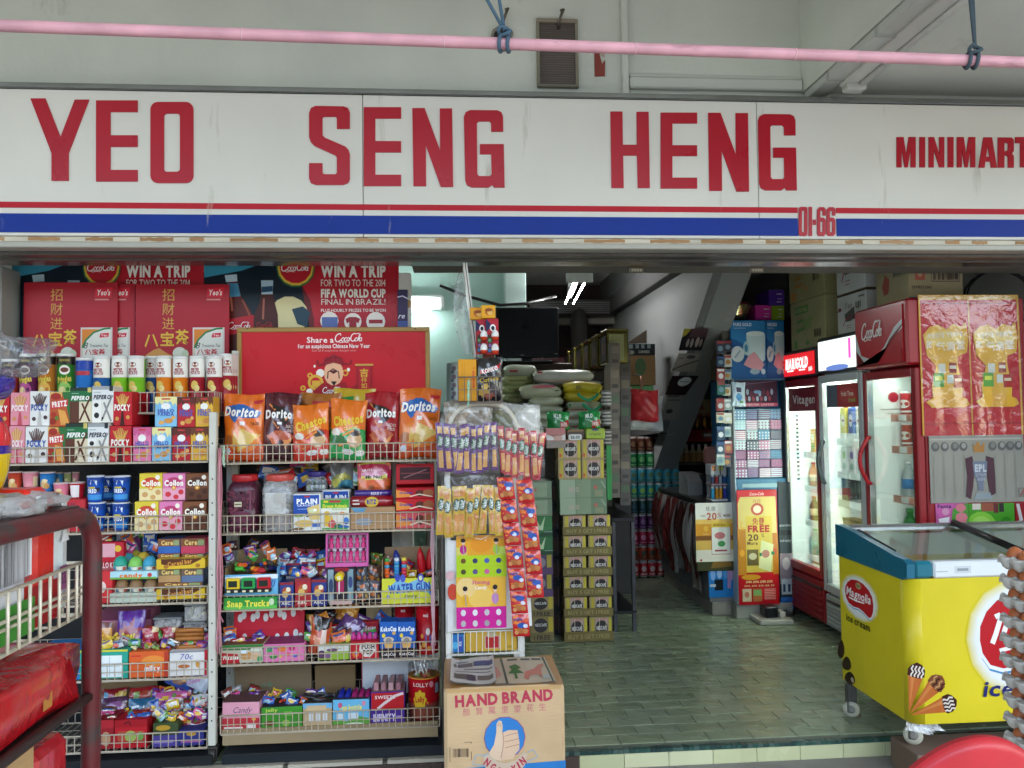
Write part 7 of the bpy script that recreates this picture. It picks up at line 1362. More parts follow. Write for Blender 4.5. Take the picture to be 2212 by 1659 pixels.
for k,(q0,q1,c,lab,kind_)in enumerate(((1335,1378,'#8a7a4a','olive coffee tray on the floor behind the stand','c'),(1291,1335,'#97865a','coffee tray second from the floor behind the stand','c'),(1243,1291,'#4a3a58','purple coffee tray behind the sachet strips','p'),(1200,1243,'#52405f','purple coffee tray, upper one behind the sachet strips','p'),(1160,1200,'#2f6a3c','glossy green malt tray behind the sachet strips','g'),(1116,1160,'#37733f','glossy green malt tray, upper one behind the sachet strips','g'),(1078,1116,'#6f8468','grey green carton beside the yellow stick bag','m'),(1040,1078,'#748a6e','grey green carton, topmost of the stack behind the stand','m'))):
 zt5=U(1170,q0,PYY).z;ops={'c':[('r',0,0,1,.36,'#75683c'),('r',.78,.4,.96,1,'#b9a832'),('e',.45,.66,.3,.3,'#26201e'),('t','NESCAFE',.45,.68,.12,'#d9d4cc',{'w':.5,'b':1}),('t','1 FREE',.5,.16,.2,'#2f2a1a',{'w':.7,'b':1})],'p':[('r',0,0,1,.3,'#5a4468'),('e',.4,.6,.3,.3,'#8a8088'),('r',.74,.36,.94,1,'#a89a3a')],'g':[('p',[(.1,.4),(.3,.9),(.5,.5),(.7,1),(.6,.3)],'#b4cca0'),('r',.66,0,1,.24,'#8a9a94'),('r',0,0,1,.2,'#1f4a2c')],'m':[('r',.2,.1,.8,.9,'#8a9c80'),('e',.3,.5,.06,.1,'#b86a5a')]}[kind_]
 carton(xl0,xl1,zz0+.001,zt5,PYY+.02,.24,'drink_tray',lab,'drink tray','drink trays stacked behind the stand',c,ops,m='soft',yaw=jit(1));zz0=zt5
zz0=.006
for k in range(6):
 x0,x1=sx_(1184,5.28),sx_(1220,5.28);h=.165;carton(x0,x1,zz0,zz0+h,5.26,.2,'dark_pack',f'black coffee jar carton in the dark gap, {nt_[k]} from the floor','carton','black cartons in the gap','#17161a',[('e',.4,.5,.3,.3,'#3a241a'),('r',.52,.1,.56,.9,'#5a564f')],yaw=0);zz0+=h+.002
 # --- rice bags
def rice(p0,p1,q0,q1,Y,c,lab,ops=(),zb=None,m='soft',cat='rice bag'):
 x0,x1,z0,z1=fr(p0,q0,p1,q1,Y);b=B();nu,nv,nw=14,10,6;W,H=x1-x0,(z1-z0)*1.45;rn=random.Random(int(p0*7+q0));ph=rn.uniform(0,6)
 dep=.34;cx,cz,cy=(x0+x1)/2,(z0+z1)/2,Y+dep/2;rows_,cols_=12,20
 def P(a,t):
  s=math.sin(math.pi*min(.999,max(.001,t)))**.2;w=1 if 0 else s
  yy=dep/2*math.copysign(abs(math.cos(a))**.7,math.cos(a))*(.75+.25*s);zz=H/2*math.copysign(abs(math.sin(a))**.75,math.sin(a))*s*(1+.05*math.sin(5*t+ph))
  return(x0+W*t,cy+yy+.006*math.sin(9*t+a*2+ph),cz+zz-.004*math.sin(7*t+ph))
 n0=0
 for i in range(cols_+1):
  for j in range(rows_):b.v.append(P(2*math.pi*j/rows_,i/cols_))
 for i in range(cols_):
  for j in range(rows_):k2=(j+1)%rows_;b.f.append((i*rows_+j,i*rows_+k2,(i+1)*rows_+k2,(i+1)*rows_+j));b.c.append(hx(c));b.s.append(True)
 for sgn in(0,1):
  xx=x0 if sgn==0 else x1;dx=-.03 if sgn==0 else .03
  b.poly([(xx-dx*.2,cy-dep*.32,cz),(xx+dx,cy-dep*.36,cz+.012),(xx+dx,cy+dep*.36,cz+.012),(xx-dx*.2,cy+dep*.32,cz)],c)
 o=tag(b.build('rice_bag',m),lab,cat,'bags of rice stacked inside the shop')
 if ops:p=B();p.ops(Flat((x0,cy-dep/2-.001,z0),(1,0,0),(0,0,1),W,z1-z0),ops,.003);p.build('front_print','card',o)
 return o
RYY=5.55
rn_=[('second',900),('third',884)]
rice(1219,1303,826,847,RYY-.02,'#c9b52a','yellow rice bag on top of its column',[('r',.3,.3,.42,.7,'#8a7a2a')])
rice(1221,1301,847,866,RYY-.02,'#c2ae26','yellow rice bag with a green strap, second in its column')
for k,(q0,q1,c)in enumerate(((866,884,'#b4b89c'),(884,902,'#b9bca6'),(902,920,'#b0b49c'),(920,938,'#aeb29a'))):rice(1226-k,1302,q0,q1,RYY,c,['cream rice bag with green marks under the yellow ones','cream rice bag with a red seam below the green marked one','cream rice bag low in the yellow column, above the malt bag','cream rice bag lowest in sight of the yellow column'][k],[('e',.06,.5,.04,.2,'#3f8a4a'),('e',.92,.5,.04,.2,'#3f8a4a')]if k==0 else[('r',.02,.9,.98,1,'#a84a3a')])
for dy,q in((0,850),(.0,872)):
 a,e=U(1247+(q-850)*.5,q,RYY-.2),U(1292+(q-850)*.4,q,RYY-.2);b=B();b.tube([a+(e-a)*t+Vector((0,-.012,-.045*math.sin(math.pi*t)))for t in[k/10 for k in range(11)]],.012,'#1f8a5a',4);tag(b.build('carry_strap','cloth'),'green carry strap hanging off the '+('top' if q==850 else 'second')+' yellow rice bag','strap','green rice bag straps')
for k,(p0,p1,q0,q1,c)in enumerate(((1124,1215,833,858,'#b0b294'),(1143,1219,858,876,'#b4b69a'),(1150,1218,876,892,'#acae94'),(1150,1216,892,909,'#b2b498'),(1152,1216,909,926,'#a8aa90'))):rice(p0,p1,q0,q1,RYY+.02,c,['pale green rice bag with a red print on the near column','pale green rice bag second in the near column','pale green rice bag third in the near column','pale green rice bag fourth in the near column','pale green rice bag lowest in sight in the near column'][k],[('e',.55,.92,.3,.14,'#b8606a'),('r',.82,.5,.92,.6,'#3a4a34')]if k==0 else())
rice(1153,1284,801,826,RYY+.1,'#c0c2b6','long white rice bag with a red end lying across the columns',[('r',.06,.8,.14,.96,'#b03a3a'),('r',.1,.1,.9,.16,'#b88a80')])
rice(1165,1300,822,834,RYY+.16,'#b0b8b2','flat grey white rice bag squeezed under the long one')
rice(1090,1160,789,812,RYY+.3,'#c4c8b8','white rice bag with red characters at the rear',[('t','金米',.3,.4,.3,'#b0343a',{'w':.2})if 0 else('r',.15,.35,.4,.55,'#b0504a')])
for k,(q0,q1)in enumerate(((812,832),(832,850),(850,868))):rice(1086,1156-k*5,q0,q1,RYY+.28,['#b9bf84','#b2b87e','#b6bb88'][k],['yellowish rice bag under the white one at the rear','yellowish rice bag in the middle of the rear column','yellowish rice bag lowest in the rear column'][k],[('r',.2,.4,.7,.6,'#8a8a4a')])
for k in range(1):
 b=B();b.box(U(1090,900,5.6).x,U(1302,900,5.6).x,5.55,6.0,0,U(1200,930,5.6).z,'#4a4238',.01);tag(b.build('pallet_block','kraft'),'dark pile of goods carrying the rice bags','pallet')
 # --- toilet rolls by the partition
for i,px in enumerate((981,998,1014)):
 for j in range(5):
  Y=5.6;q=U(px,800+j*18,Y);
  if j==4 and i==2:continue
  b=B();b.lathe(q.x,Y,[(.012,q.z-.052),(.05,q.z-.052),(.053,q.z-.045),(.053,q.z+.045),(.05,q.z+.052),(.012,q.z+.052)],'#c4d4d6',16);b.ops(Cyl(q.x,Y,q.z-.052,.053,.104,150),[('e',.5,.6,.1,.16,'#8a7a90'),('e',.42,.36,.08,.12,'#7d86a0')],.0015)
  tag(b.build('tissue_roll','soft'),f'wrapped white tissue roll, {["top", "second", "third", "fourth", "bottom"][j]} of the column '+['beside the framed board','in the middle','nearest the toffee bag'][i],'tissue roll','stacked tissue rolls')
b=B();q=U(998,885,5.6);b.box(q.x-.25,q.x+.25,5.45,5.8,0,q.z-.012,'#5a5248',.01);tag(b.build('low_shelf','kraft'),'brown low shelf carrying the tissue rolls','shelf')
# --- television
x0,x1,z0,z1=fr(1070,664,1207,770,6.2);TY=6.2;tv=empty('television',((x0+x1)/2,TY+.03,z0),'large switched off black television above the rice bags','television')
b=B();b.box(x0,x1,TY,TY+.06,z0-.01,z1,'#121517',.006);b.build('bezel','gloss',tv);b=B();b.box(x0+.025,x1-.025,TY-.0025,TY+.0005,z0+.035,z1-.022,'#0b1013');b.build('screen','gloss',tv)
b=B();b.ops(front(x0,x1,z0,z1,TY-.0025),[('t','SONY',.42,.03,.018,'#9a9fa2',{'b':1}),('r',.93,.04,.98,.06,'#6a7074')]);b.build('logo','gloss',tv)
b=B();b.box((x0+x1)/2-.2,(x0+x1)/2+.2,TY-.02,TY+.2,z0-.05,z0-.034,'#16181a',.004);b.box((x0+x1)/2-.04,(x0+x1)/2+.04,TY+.04,TY+.1,z0-.034,z0-.008,'#16181a');b.build('stand','gloss',tv)
b=B();b.box(x0-.1,x1+.1,6.19,6.5,0,z0-.052,'#2f211b',.008);tag(b.build('wooden_cabinet','card'),'dark wooden cabinet under the television','cabinet')
x0,x1,z0,z1=fr(1174,795,1212,810,7.6)
b=B()
for k in range(8):b.lathe(x0+(x1-x0)*(k+.5)/8,7.65,[(.016,z0-.03),(.016,z0+.02),(.006,z0+.045),(.006,z1)],'#23262a',8)
tag(b.build('bottle_crate','gloss'),'crate of dark bottles in front of the red cabinet','crate')
q=U(1255,695,8.0)
b=B();b.lathe(q.x-.02,8.0,[(.06,q.z-.5),(.08,q.z-.3),(.09,q.z),(.07,q.z+.1),(.02,q.z+.13)],'#1b1816',12);tag(b.build('hanging_bag','cloth'),'dark bag hanging in the gloom behind the tins','bag')
# --- biscuit tins along the aisle shelf
tx=U(1308,740,5.4).x
gx=tx
b_=[(5.35+k*.36)for k in range(6)]
for k,Y in enumerate(b_):
 zt_=U(1308,712,5.4).z;zb=zt_-.26 if 0 else U(1308,786,5.4).z
 o=empty('biscuit_tin',(gx+.07,Y+.13,zb),'tall gilt biscuit tin, '+['nearest the doorway with a bright face','second in the row','third in the row','fourth in the row','fifth in the row','rearmost of the row'][k],'biscuit tin','biscuit tins in a row above the aisle shelf')
 b=B();b.box(gx,gx+.145,Y,Y+.26,zb,zt_-.02,'#7a6f3a',.006);b.build('tin_body','gold',o);b=B();b.box(gx-.003,gx+.148,Y-.003,Y+.263,zt_-.02,zt_,'#8d8148',.004);b.build('lid','gold',o)
 b=B();b.ops(Flat((gx,Y+.26,zb),(0,-1,0),(0,0,1),.26,zt_-zb-.02),[('r',.12,.1,.88,.9,'#2a2320'),('e',.5,.5,.2,.2,'#5a3a2a')]);b.ops(front(gx,gx+.145,zb,zt_-.02,Y),[('r',.1,.1,.8,.92,'#8f9060')]);b.build('label_print','card',o)
ax=gx+.02;zsh=U(1308,786,5.4).z
b=B();b.box(ax-.02,ax+.14,5.3,8.2,.72,.75,'#2a2a2c',.003);b.box(ax-.02,ax+.14,5.3,8.2,.12,.14,'#2a2a2c',.003)
for Y in(5.3,6.25,7.2,8.16):
 for x in(ax-.018,ax+.11):b.box(x,x+.025,Y,Y+.03,0,.72,'#4a4b4e',.002)
tag(b.build('aisle_shelf','steel'),'black steel shelf legs along the aisle below the drab cartons','shelf')
b=B()
for k in range(6):b.box(ax-.01,ax+.11,5.92+.37*k,6.27+.37*k,.752,zsh-.02-.03*(k%2),['#4d463e','#574f46','#45403a'][k%3],.006)
kind(b.build('stacked_goods','kraft'),'stuff')['label']='dim stacked cartons receding along the aisle shelf'
for c_,(p0,p1,Y,L)in enumerate(((1318,1339,5.28,(740,792,846,900,955,1012,1075)),(1340,1362,5.62,(752,812,872,930,990,1040,1092)))):
 for k in range(6):pc(p0,p1,L[k],Y,None,.2,'goods_carton',f'drab carton in the '+('near' if c_==0 else 'far')+f' column below the gilt tins, {ordn(k)} from the top','carton','drab cartons stacked along the aisle',['#6a6056','#5d574f','#75695a','#625c58','#6d6458','#585450'][(k*2+c_)%6],[('r',.1,.55,.9,.85,['#7d7468','#867a68','#5a6a52'][k%3]),('r',.2,.15,.8,.3,'#4a4540')],q1=L[k+1],m='kraft',yaw=0)
for k in range(5):
 q0=858+k*42;a=U(1311,q0,5.22);b=B()
 for j in range(9):b.lathe(a.x,5.24,[(.033,a.z-.06+j*.0115),(.036,a.z-.06+j*.0115+.008),(.033,a.z-.06+j*.0115+.0105)],'#b9b6ae' if j%2 else '#6a6660',10)
 tag(b.build('cup_sleeve','gloss'),f'sleeve of stacked paper cups at the aisle shelf end, {nt_[k]} from the top','cup sleeve','sleeves of paper cups')
gp=fr(1311,962,1322,1080,5.08);b=B();b.box(gp[0],gp[1],5.085,5.1,gp[2],gp[3],'#3a8a4a',.002);tag(b.build('green_card','card'),'upright bright green card between the coffee packs and the aisle','card')
for p0,p1,q0,q1,Y,c,lab,ops,m in((1354,1416,768,832,6.2,'#94724a','brown carton with a green emblem on the aisle shelf',[('e',.48,.62,.2,.3,'#4a6a44'),('e',.48,.2,.08,.1,'#8a6a48'),('r',0,.48,1,.49,'#7d5f3c')],'kraft'),(1355,1415,743,767,6.2,'#23272a','black bottle carton on top of the brown one',[('t','GUINNESS',.6,.3,.24,'#b9bdb8',{'w':.4,'b':1}),('r',.05,.6,.2,.95,'#8a9a9c'),('r',.3,.6,.42,.95,'#8a9a9c'),('r',.5,.6,.62,.95,'#8a9a9c'),('r',.72,.6,.84,.95,'#8a9a9c'),('e',.15,.25,.1,.18,'#9a9f98')],'card'),(1352,1412,834,862,6.15,'#4fa04a','bright green pack behind the red carrier bags',[('r',0,.4,.2,1,'#cfd4cc')],'soft'),(1322,1355,745,860,6.3,'#6f6350','tall drab carton between the tins and the brown carton',[('r',.1,.6,.9,.9,'#7d7460'),('e',.4,.3,.2,.1,'#5a5a6a')],'kraft')):
 pc(p0,p1,q0,Y,None,.22,'stock_carton',lab,'carton','stock cartons by the aisle',c,ops,q1=q1,m=m,yaw=0)
b=B();P=[U(1354,741,6.5),U(1397,741,6.5),U(1397,712,6.5)];b.prism(Flat((0,6.5,0),(1,0,0),(0,0,1),1,1),[(p.x,p.z)for p in P],-.02,0,'#4a3e30');tag(b.build('cardboard_flap','kraft'),'brown triangular cardboard flap above the black bottle carton','cardboard')
b=B();x0,x1,z0,z1=fr(1326,862,1364,1240,6.42);b.box(x0,x1,6.42,6.6,0,z1,'#4d4a46',.01);tag(b.build('shelf_end','dingy'),'dull grey shelf end behind the carrier bags','shelf')
def bag(p0,p1,q0,q1,Y,c,lab):x0,x1,z0,z1=fr(p0,q0,p1,q1,Y);pillow(x0,x1,z0,z1,Y,.12,'carrier_bag',lab,'carrier bag','carrier bags hung by the aisle',c,[('r',0,0,1,.10,c)],m='soft',nu=14,nv=16,crink=.01)
bag(1355,1432,855,930,6.05,'#b9b9b6','white carrier bags hanging behind the red ones');bag(1362,1423,842,910,5.95,'#b02c30','red carrier bags hanging in front of the white ones')
b=B();a=U(1385,812,5.95);b.tube([a,a+Vector((.005,0,-.06)),a+Vector((-.002,0,-.11))],.008,'#9a6a58',6);b.tube([a+Vector((0,.25,.02)),a],.006,'#4a4a48',5);tag(b.build('bag_hook','steel'),'hook with a pinkish cord holding the red carrier bags','hook')
# --- shrink wrapped drinks can stack
sx0,sx1=U(1362,1100,7.0).x,U(1472,1100,7.0).x
cols9=[('#a02028','dark red','#c9b0a8'),('#9c3f2a','orange','#3a4a3a'),('#a02440','crimson','#c98aa0'),('#4a1f4a','purple','#8a6a98'),('#163a34','deep green','#3a5a68'),('#2f8a90','turquoise and lime','#8aba5a'),('#3f98a8','sky blue','#5a7a5a'),('#1f7a44','green','#7ab87a'),('#5a3226','brown','#8a6a50')]
zz=.01;hh=(U(1416,943,7.0).z-.01)/9
for k,(c,n_,c2)in enumerate(cols9):
 o=empty('drink_can_tray',((sx0+sx1)/2,7.15,zz),f'{n_} row of drink cans in the tall stack by the counter','can tray','trays of drink cans stacked by the counter')
 nC=6;w_=(sx1-sx0)/nC
 for i in range(nC):
  cx=sx0+w_*(i+.5);b=B();b.lathe(cx,7.04,[(w_*.38,zz+.001),(w_*.48,zz+.012),(w_*.48,zz+hh-.014),(w_*.38,zz+hh-.002)],c,12,cols=['#a8a8a6',c,'#a8a8a6']);b.ops(Cyl(cx,7.04,zz+.012,w_*.482,hh-.026,120),[('e',.5,.55,.3,.22,c2),('r',.1,.1,.9,.2,c2)],.0008);b.build('drink_can','gloss',o)
 b=B();b.box(sx0-.012,sx1+.004,7.09,7.35,zz,zz+hh-.002,c);b.build('wrapped_pack','soft',o);zz+=hh
 # --- counter, drinks display and odds
kx0=1.80;ky0=5.62;ky1=6.95;kz=.80
cx1=U(1591,1200,ky0).x
b=B();b.box(kx0+.02,cx1,ky0+.02,ky1,.10,kz-.03,'#6b6a68');ct=tag(b.build('counter','dingy',loc=((kx0+cx1)/2,ky0+.3,0)),'shop counter with posters on its front and carrier bags along its side','counter')
b=B();b.box(kx0,cx1,ky0,ky1,kz-.03,kz,'#3b3634',.006);b.build('worktop','gloss',ct);b=B();b.box(kx0+.04,cx1,ky0+.03,ky1,0,.10,'#8f887b',.004);b.build('plinth','dingy',ct)
FCt=fr(1499,1208,1591,1314,ky0+.018);b=B();b.box(kx0+.012,cx1+.004,ky0+.012,ky0+.0185,.13,kz-.04,'#1f6fae',.001);b.ops(front(kx0+.012,cx1+.004,.13,kz-.04,ky0+.012),[('r',.06,.36,.9,.42,'#3a3a1f'),('e',.15,.26,.09,.07,'#7aa0d0'),('e',.38,.27,.09,.06,'#9ab4d4'),('e',.6,.27,.08,.07,'#4a8ac0'),('e',.78,.26,.09,.08,'#b08ab0'),('r',.66,.1,.78,.3,'#a884a8'),('r',.2,.08,.5,.2,'#14181c'),('r',.04,.12,.24,.15,'#b8bcc0')]);tag(b.build('blue_sheet','gloss'),'glossy blue advertising sheet covering the counter front','sheet')
d20=[('r',0,.44,1,.64,'#c98a1f'),('r',0,.36,1,.44,'#7a4a16'),('r',0,.2,1,.36,'#c9a24a'),('r',0,.64,1,.72,'#d8b05a'),('r',0,0,1,.2,'#d4cdb8'),('t','享收',.4,.9,.07,'#3a3030',{'w':.2})if 0 else('t','旺 欣',.4,.9,.08,'#3a3030',{'w':.24}),('t','20',.42,.77,.12,'#b04a28',{'w':.26,'b':1}),('t','%',.62,.79,.07,'#b04a28'),('t','MORE',.82,.78,.045,'#5a3a22',{'w':.18,'b':1}),('t','FREE',.2,.78,.03,'#8a6a4a',{'w':.12}),('r',.4,.12,.9,.66,'#a8323a'),('r',.41,.13,.89,.58,'#d3d2c4'),('r',.4,.58,.9,.66,'#d8b030'),('t','FREE 20%',.62,.62,.035,'#3a3a2a',{'w':.32,'b':1}),('e',.62,.44,.14,.06,'#b86a6a'),('e',.66,.3,.1,.05,'#3f8a4a'),('r',.48,.17,.8,.2,'#a04a48'),('e',.26,.56,.06,.05,'#d8a83a'),('t','Coffee',.26,.47,.03,'#d8c08a',{'w':.16}),('e',.12,.03,.03,.02,'#b8303a')]
board(1503,1086,1586,1213,ky0-.004,'offer_poster','cream and gold offer poster on the counter front','poster',None,'#d6d2c6',d20,.004,'card',px=False,tilt=0)
b=B();x0,x1,z0,z1=fr(1505,1210,1587,1233,ky0+.004);b.box(x0,x1,ky0-.004,ky0+.010,z0,z1,'#3a3a1c',.002);b.poly([(x0+.1,ky0-.0045,z0+.02),(x1-.02,ky0-.0045,z0+.03),(x1-.03,ky0-.0045,z1),(x0+.12,ky0-.0045,z1)],'#7a5a1f');tag(b.build('dark_strip','card'),'dark olive strip of an older poster below the cream offer poster','poster')
rn=random.Random(8);dsc=['white bundle at the passage end','red striped bundle next to it','silver bundle with red marks','brown and white bundle','red bundle in the middle','grey white bundle past the middle','maroon bundle near the corner','white bundle nearest the counter corner']
for k in range(8):
 ya,L=ky1-.12-k*.155,rn.uniform(.45,.62);n=10;b=B();c1,c2=rn.choice([('#a8a5a0','#7a3a34'),('#7d2f2c','#b9b4ac'),('#6a4a3a','#b0a8a0'),('#8f8d8a','#5a2a28')])
 for j in range(n+1):
  for i in range(7):
   v=j/n;b.v.append((kx0-.03-.05*math.sin(math.pi*min(1,v*1.1))*(.6+.4*math.sin(i*1.8+k))+.014*math.sin(i*2.7+k*2+v*3),ya-.09+.19*i/6*(.8+.4*v),kz-.03-L*v))
 for j in range(n):
  for i in range(6):b.f.append((j*7+i,(j+1)*7+i,(j+1)*7+i+1,j*7+i+1));b.c.append(hx(c1 if(i+k)%3 else c2));b.s.append(True)
 tag(b.build('plastic_bag_bundle','foil'),'plastic bag bundle on the counter side, '+dsc[k],'bag bundle','plastic bag bundles along the counter side')
def atY(px,py,Y):return U(px,py,Y)
x0,x1,z0,z1=fr(1482,1022,1513,1072,6.2);b=B();b.prism(Flat((x0,0,kz),(0,-1,0),(0,0,1),1,1),[(-6.4,0),(-6.15,0),(-6.15,(z1-kz)*.62),(-6.27,z1-kz),(-6.4,z1-kz)],-(x1-x0),0,'#9a9894','#7d7b78');b.box(x1+.0,x1+.045,6.2,6.42,kz,z1-.01,'#2b2d30',.003);tag(b.build('card_machine','plastic'),'grey card machine standing on the counter','machine')
x0,x1,z0,z1=fr(1534,1003,1577,1026,5.75);ls=empty('lighter_stand',((x0+x1)/2,5.8,kz),'small display stand of lighters and gum on the counter corner','display stand')
b=B();b.box(x0,x1,5.74,5.86,z0,z1,'#b9bcbc',.002);b.ops(front(x0,x1,z0,z1,5.74),[('r',.05,.4,.25,.9,'#c9702a'),('r',.4,.4,.6,.9,'#c9c24a')]);b.box(x0+.01,x1-.01,5.86,5.875,kz,z0,'#8a8a88');b.box(x0,x1,5.72,5.87,kz,kz+.012,'#cfcfcb',.002);zm2=U(1555,1048,5.75).z;b.box(x0,x1,5.73,5.86,zm2,zm2+.012,'#b89aa0',.002);b.build('rack','plastic',ls)
lc=['#2f9ac0','#c98a1f','#d8902a','#3a3f9a','#2a2f8a']
for r_,zb in((0,kz+.013),(1,zm2+.013)):
 for k in range(5):cx=x0+(x1-x0)*(k+.5)/5;hgt=.075 if r_==0 else .05;b=B();b.box(cx-.010,cx+.010,5.74,5.76,zb,zb+hgt,lc[k]if r_==0 else['#3a4a6a','#b0302c','#8a9aa8','#22508a','#3a7a98'][k],.003);b.box(cx-.009,cx+.009,5.742,5.758,zb+hgt,zb+hgt+.014,'#c4c6c8',.002);b.build('lighter','gloss',ls)
b=B();q=U(1537,975,5.9);b.box(q.x-.045,q.x+.045,5.9,5.96,U(1540,1002,5.9).z,U(1540,965,5.9).z+.0,'#8a5a54',.012);tag(b.build('brown_packet','soft'),'brown red packet on top of the lighter stand','packet')
# --- drinks display at the back
dY=7.2
x0,x1,z0,z1=fr(1457,928,1556,955,dY)
ds=empty('drink_display',((x0+x1)/2,dY+.2,0),'red topped drink display with bottles behind the counter','display')
b=B();b.box(x0,x1,dY,dY+.4,z0,z1,'#8d1a26',.006);b.build('header','gloss',ds);b=B();b.ops(front(x0,x1,z0,z1,dY),[('r',.6,.3,.95,.8,'#6a4a48'),('r',.64,.45,.91,.65,'#b9a8a4')]);b.build('front_print','card',ds)
zsf=U(1500,1000,dY).z;b=B();b.box(x0+.02,x1,dY+.02,dY+.4,zsf-.02,zsf,'#4a4440',.003);b.box(x0+.02,x1,dY+.02,dY+.4,U(1500,1075,dY).z,U(1500,1070,dY).z,'#3a3634',.003);b.box(x0,x0+.03,dY+.01,dY+.4,0,z0,'#2a1f20',.003);b.box(x0+.03,x1,dY+.39,dY+.4,0,z0,'#1c1718');b.build('shelving','dingy',ds)
for k in range(6):
 p=U(1462+k*16,925,dY);cx=p.x;b=B();b.lathe(cx,dY+.06,[(.024,z1+.001),(.03,z1+.01),(.03,z1+.10),(.024,z1+.115)],'#8a5a28',12,cols=['#8a8a86','#a8742e','#8a8a86']);tag(b.build('drink_can','gold'),['gold drink can at the passage end of the red display','second gold drink can along the red display','third gold drink can along the red display','fourth gold drink can along the red display','fifth gold drink can along the red display','gold drink can nearest the hanging packets'][k],'drink can','gold drink cans on the red display')
for k in range(6):
 p=U(1476+k*14,990,dY);b=B();b.lathe(p.x,dY+.1,[(.028,zsf+.001),(.032,zsf+.01),(.032,zsf+.09),(.014,zsf+.13),(.014,zsf+.165)],'#9c7a48',12,cols=['#8a6238','#a8824a','#b9a884','#c2b9a4','#cfc8b4'][:4]);tag(b.build('drink_bottle','gloss'),['cream topped bottle at the passage end of the shelf','second cream topped bottle on the shelf','third cream topped bottle on the shelf','fourth cream topped bottle on the shelf','fifth cream topped bottle on the shelf','cream topped bottle nearest the lighter stand'][k],'bottle','cream topped bottles on the drink display')
for k in range(6):
 p=U(1474+k*14,1060,dY);zk2=U(1500,1070,dY).z;b=B();b.lathe(p.x,dY+.1,[(.028,zk2+.001),(.032,zk2+.01),(.032,zk2+.09),(.014,zk2+.13),(.014,zk2+.16)],'#3a2a22',10);tag(b.build('drink_bottle','gloss'),f'dark bottle on the lower shelf of the red topped display, {ordn(k)} from the passage','bottle','dark bottles on the lower display shelf')
pc(1472,1543,863,dY+.12,z1+.0,.25,'drink_carton','tan energy drink carton with red bulls over a sun','carton',None,'#8d7a52',[('e',.5,.76,.08,.12,'#a8902f'),('p',[(.3,.66),(.34,.8),(.46,.82),(.46,.68)],'#8a3a34'),('p',[(.7,.66),(.66,.8),(.54,.82),(.54,.68)],'#8a3a34'),('t','Red Bull',.5,.42,.2,'#8a2f34',{'w':.66,'b':2}),('t','energy drink',.5,.2,.09,'#7a4a40',{'w':.56})],m='kraft',yaw=0)
o=empty('bottle_crate',(U(1518,861,dY+.2).x,dY+.25,U(1518,863,dY+.2).z),'green crate of empty bottles on top of the energy drink carton','crate');zz=U(1508,863,dY+.12).z
b=B();b.box(U(1478,850,dY).x,U(1560,850,dY).x,dY+.12,dY+.36,zz,zz+.09,'#17382c',.006);b.build('crate','plastic',o)
for k in range(6):p=U(1486+k*13,840,dY);b=B();b.lathe(p.x,dY+.2,[(.028,zz+.03),(.03,zz+.12),(.012,zz+.17),(.013,zz+.2)],'#1c3a2c',10,cols=['#1c3a2c','#1c3a2c','#6a6f6a']);b.build('bottle','gloss',o)
_pn=Vector((1,0,0)).cross(c_st-a_st).normalized()
def on_stair(px,py):
 d=ROT@Vector(((px-1106.0)/FPX,(829.5-py)/FPX,-1.0));o_=Vector((0,0,CAM_Z));t=(a_st-o_).dot(_pn)/d.dot(_pn);return o_+d*(t*.996)
def slope_poster(P,lab,c,ops):
 b=B();A=[on_stair(x,y)for x,y in P]
 n_=(A[1]-A[0]).cross(A[3]-A[0]).normalized();
 b.v+=[tuple(p)for p in A]+[tuple(p+Vector((0,.006,0)))for p in A]
 for f in((0,1,2,3),(7,6,5,4),(0,4,5,1),(1,5,6,2),(2,6,7,3),(3,7,4,0)):b.f.append(f);b.c.append(hx(c));b.s.append(False)
 o=tag(b.build('stair_poster','gloss'),lab,'poster','posters under the stairs')
 class F:pass
 f=F();f.W,f.H,f.curved=(A[1]-A[0]).length,(A[3]-A[0]).length,True
 f.map=lambda u,v,d:A[0]+(A[1]-A[0])*u*(1-v)+(A[3]-A[0])*v+(A[2]-A[3])*u*v+Vector((0,-d-.001,0))
 p=B();p.ops(f,ops);p.build('front_print','gloss',o)
slope_poster([(1466,757),(1515,757),(1531,710),(1478,710)],'black poster with pale bottles, highest under the stairs','#1d1a1c',[('r',.3,.6,1,1,'#4a3438'),('p',[(0,.6),(0,1),(.3,1),(.14,.7)],'#8a7f2a'),('e',.3,.35,.06,.2,'#8a7f7a'),('e',.48,.35,.06,.22,'#8f8580'),('e',.7,.38,.08,.24,'#94867f'),('e',.86,.36,.06,.2,'#8a7f78')])
slope_poster([(1449,803),(1502,803),(1514,763),(1466,763)],'grey poster with a diagonal pen stroke in the middle','#8a857f',[('s',[(.0,.1),(.5,.4),(1,.62)],.08,'#5a534c'),('e',.6,.8,.2,.1,'#4a4644'),('r',.1,.7,.3,.76,'#5a5652')])
slope_poster([(1437,853),(1480,853),(1510,812),(1452,812)],'dark maroon poster with a white oval','#1f1214',[('e',.58,.7,.26,.24,'#b9bec0'),('r',.4,.68,.76,.72,'#6a6a6c')])
slope_poster([(1424,908),(1464,908),(1474,858),(1442,858)],'pale grey poster with a dark blot, lowest under the stairs','#7d7c78',[('e',.4,.4,.2,.1,'#2a2422'),('r',.05,.86,.9,.9,'#3a3a38')])
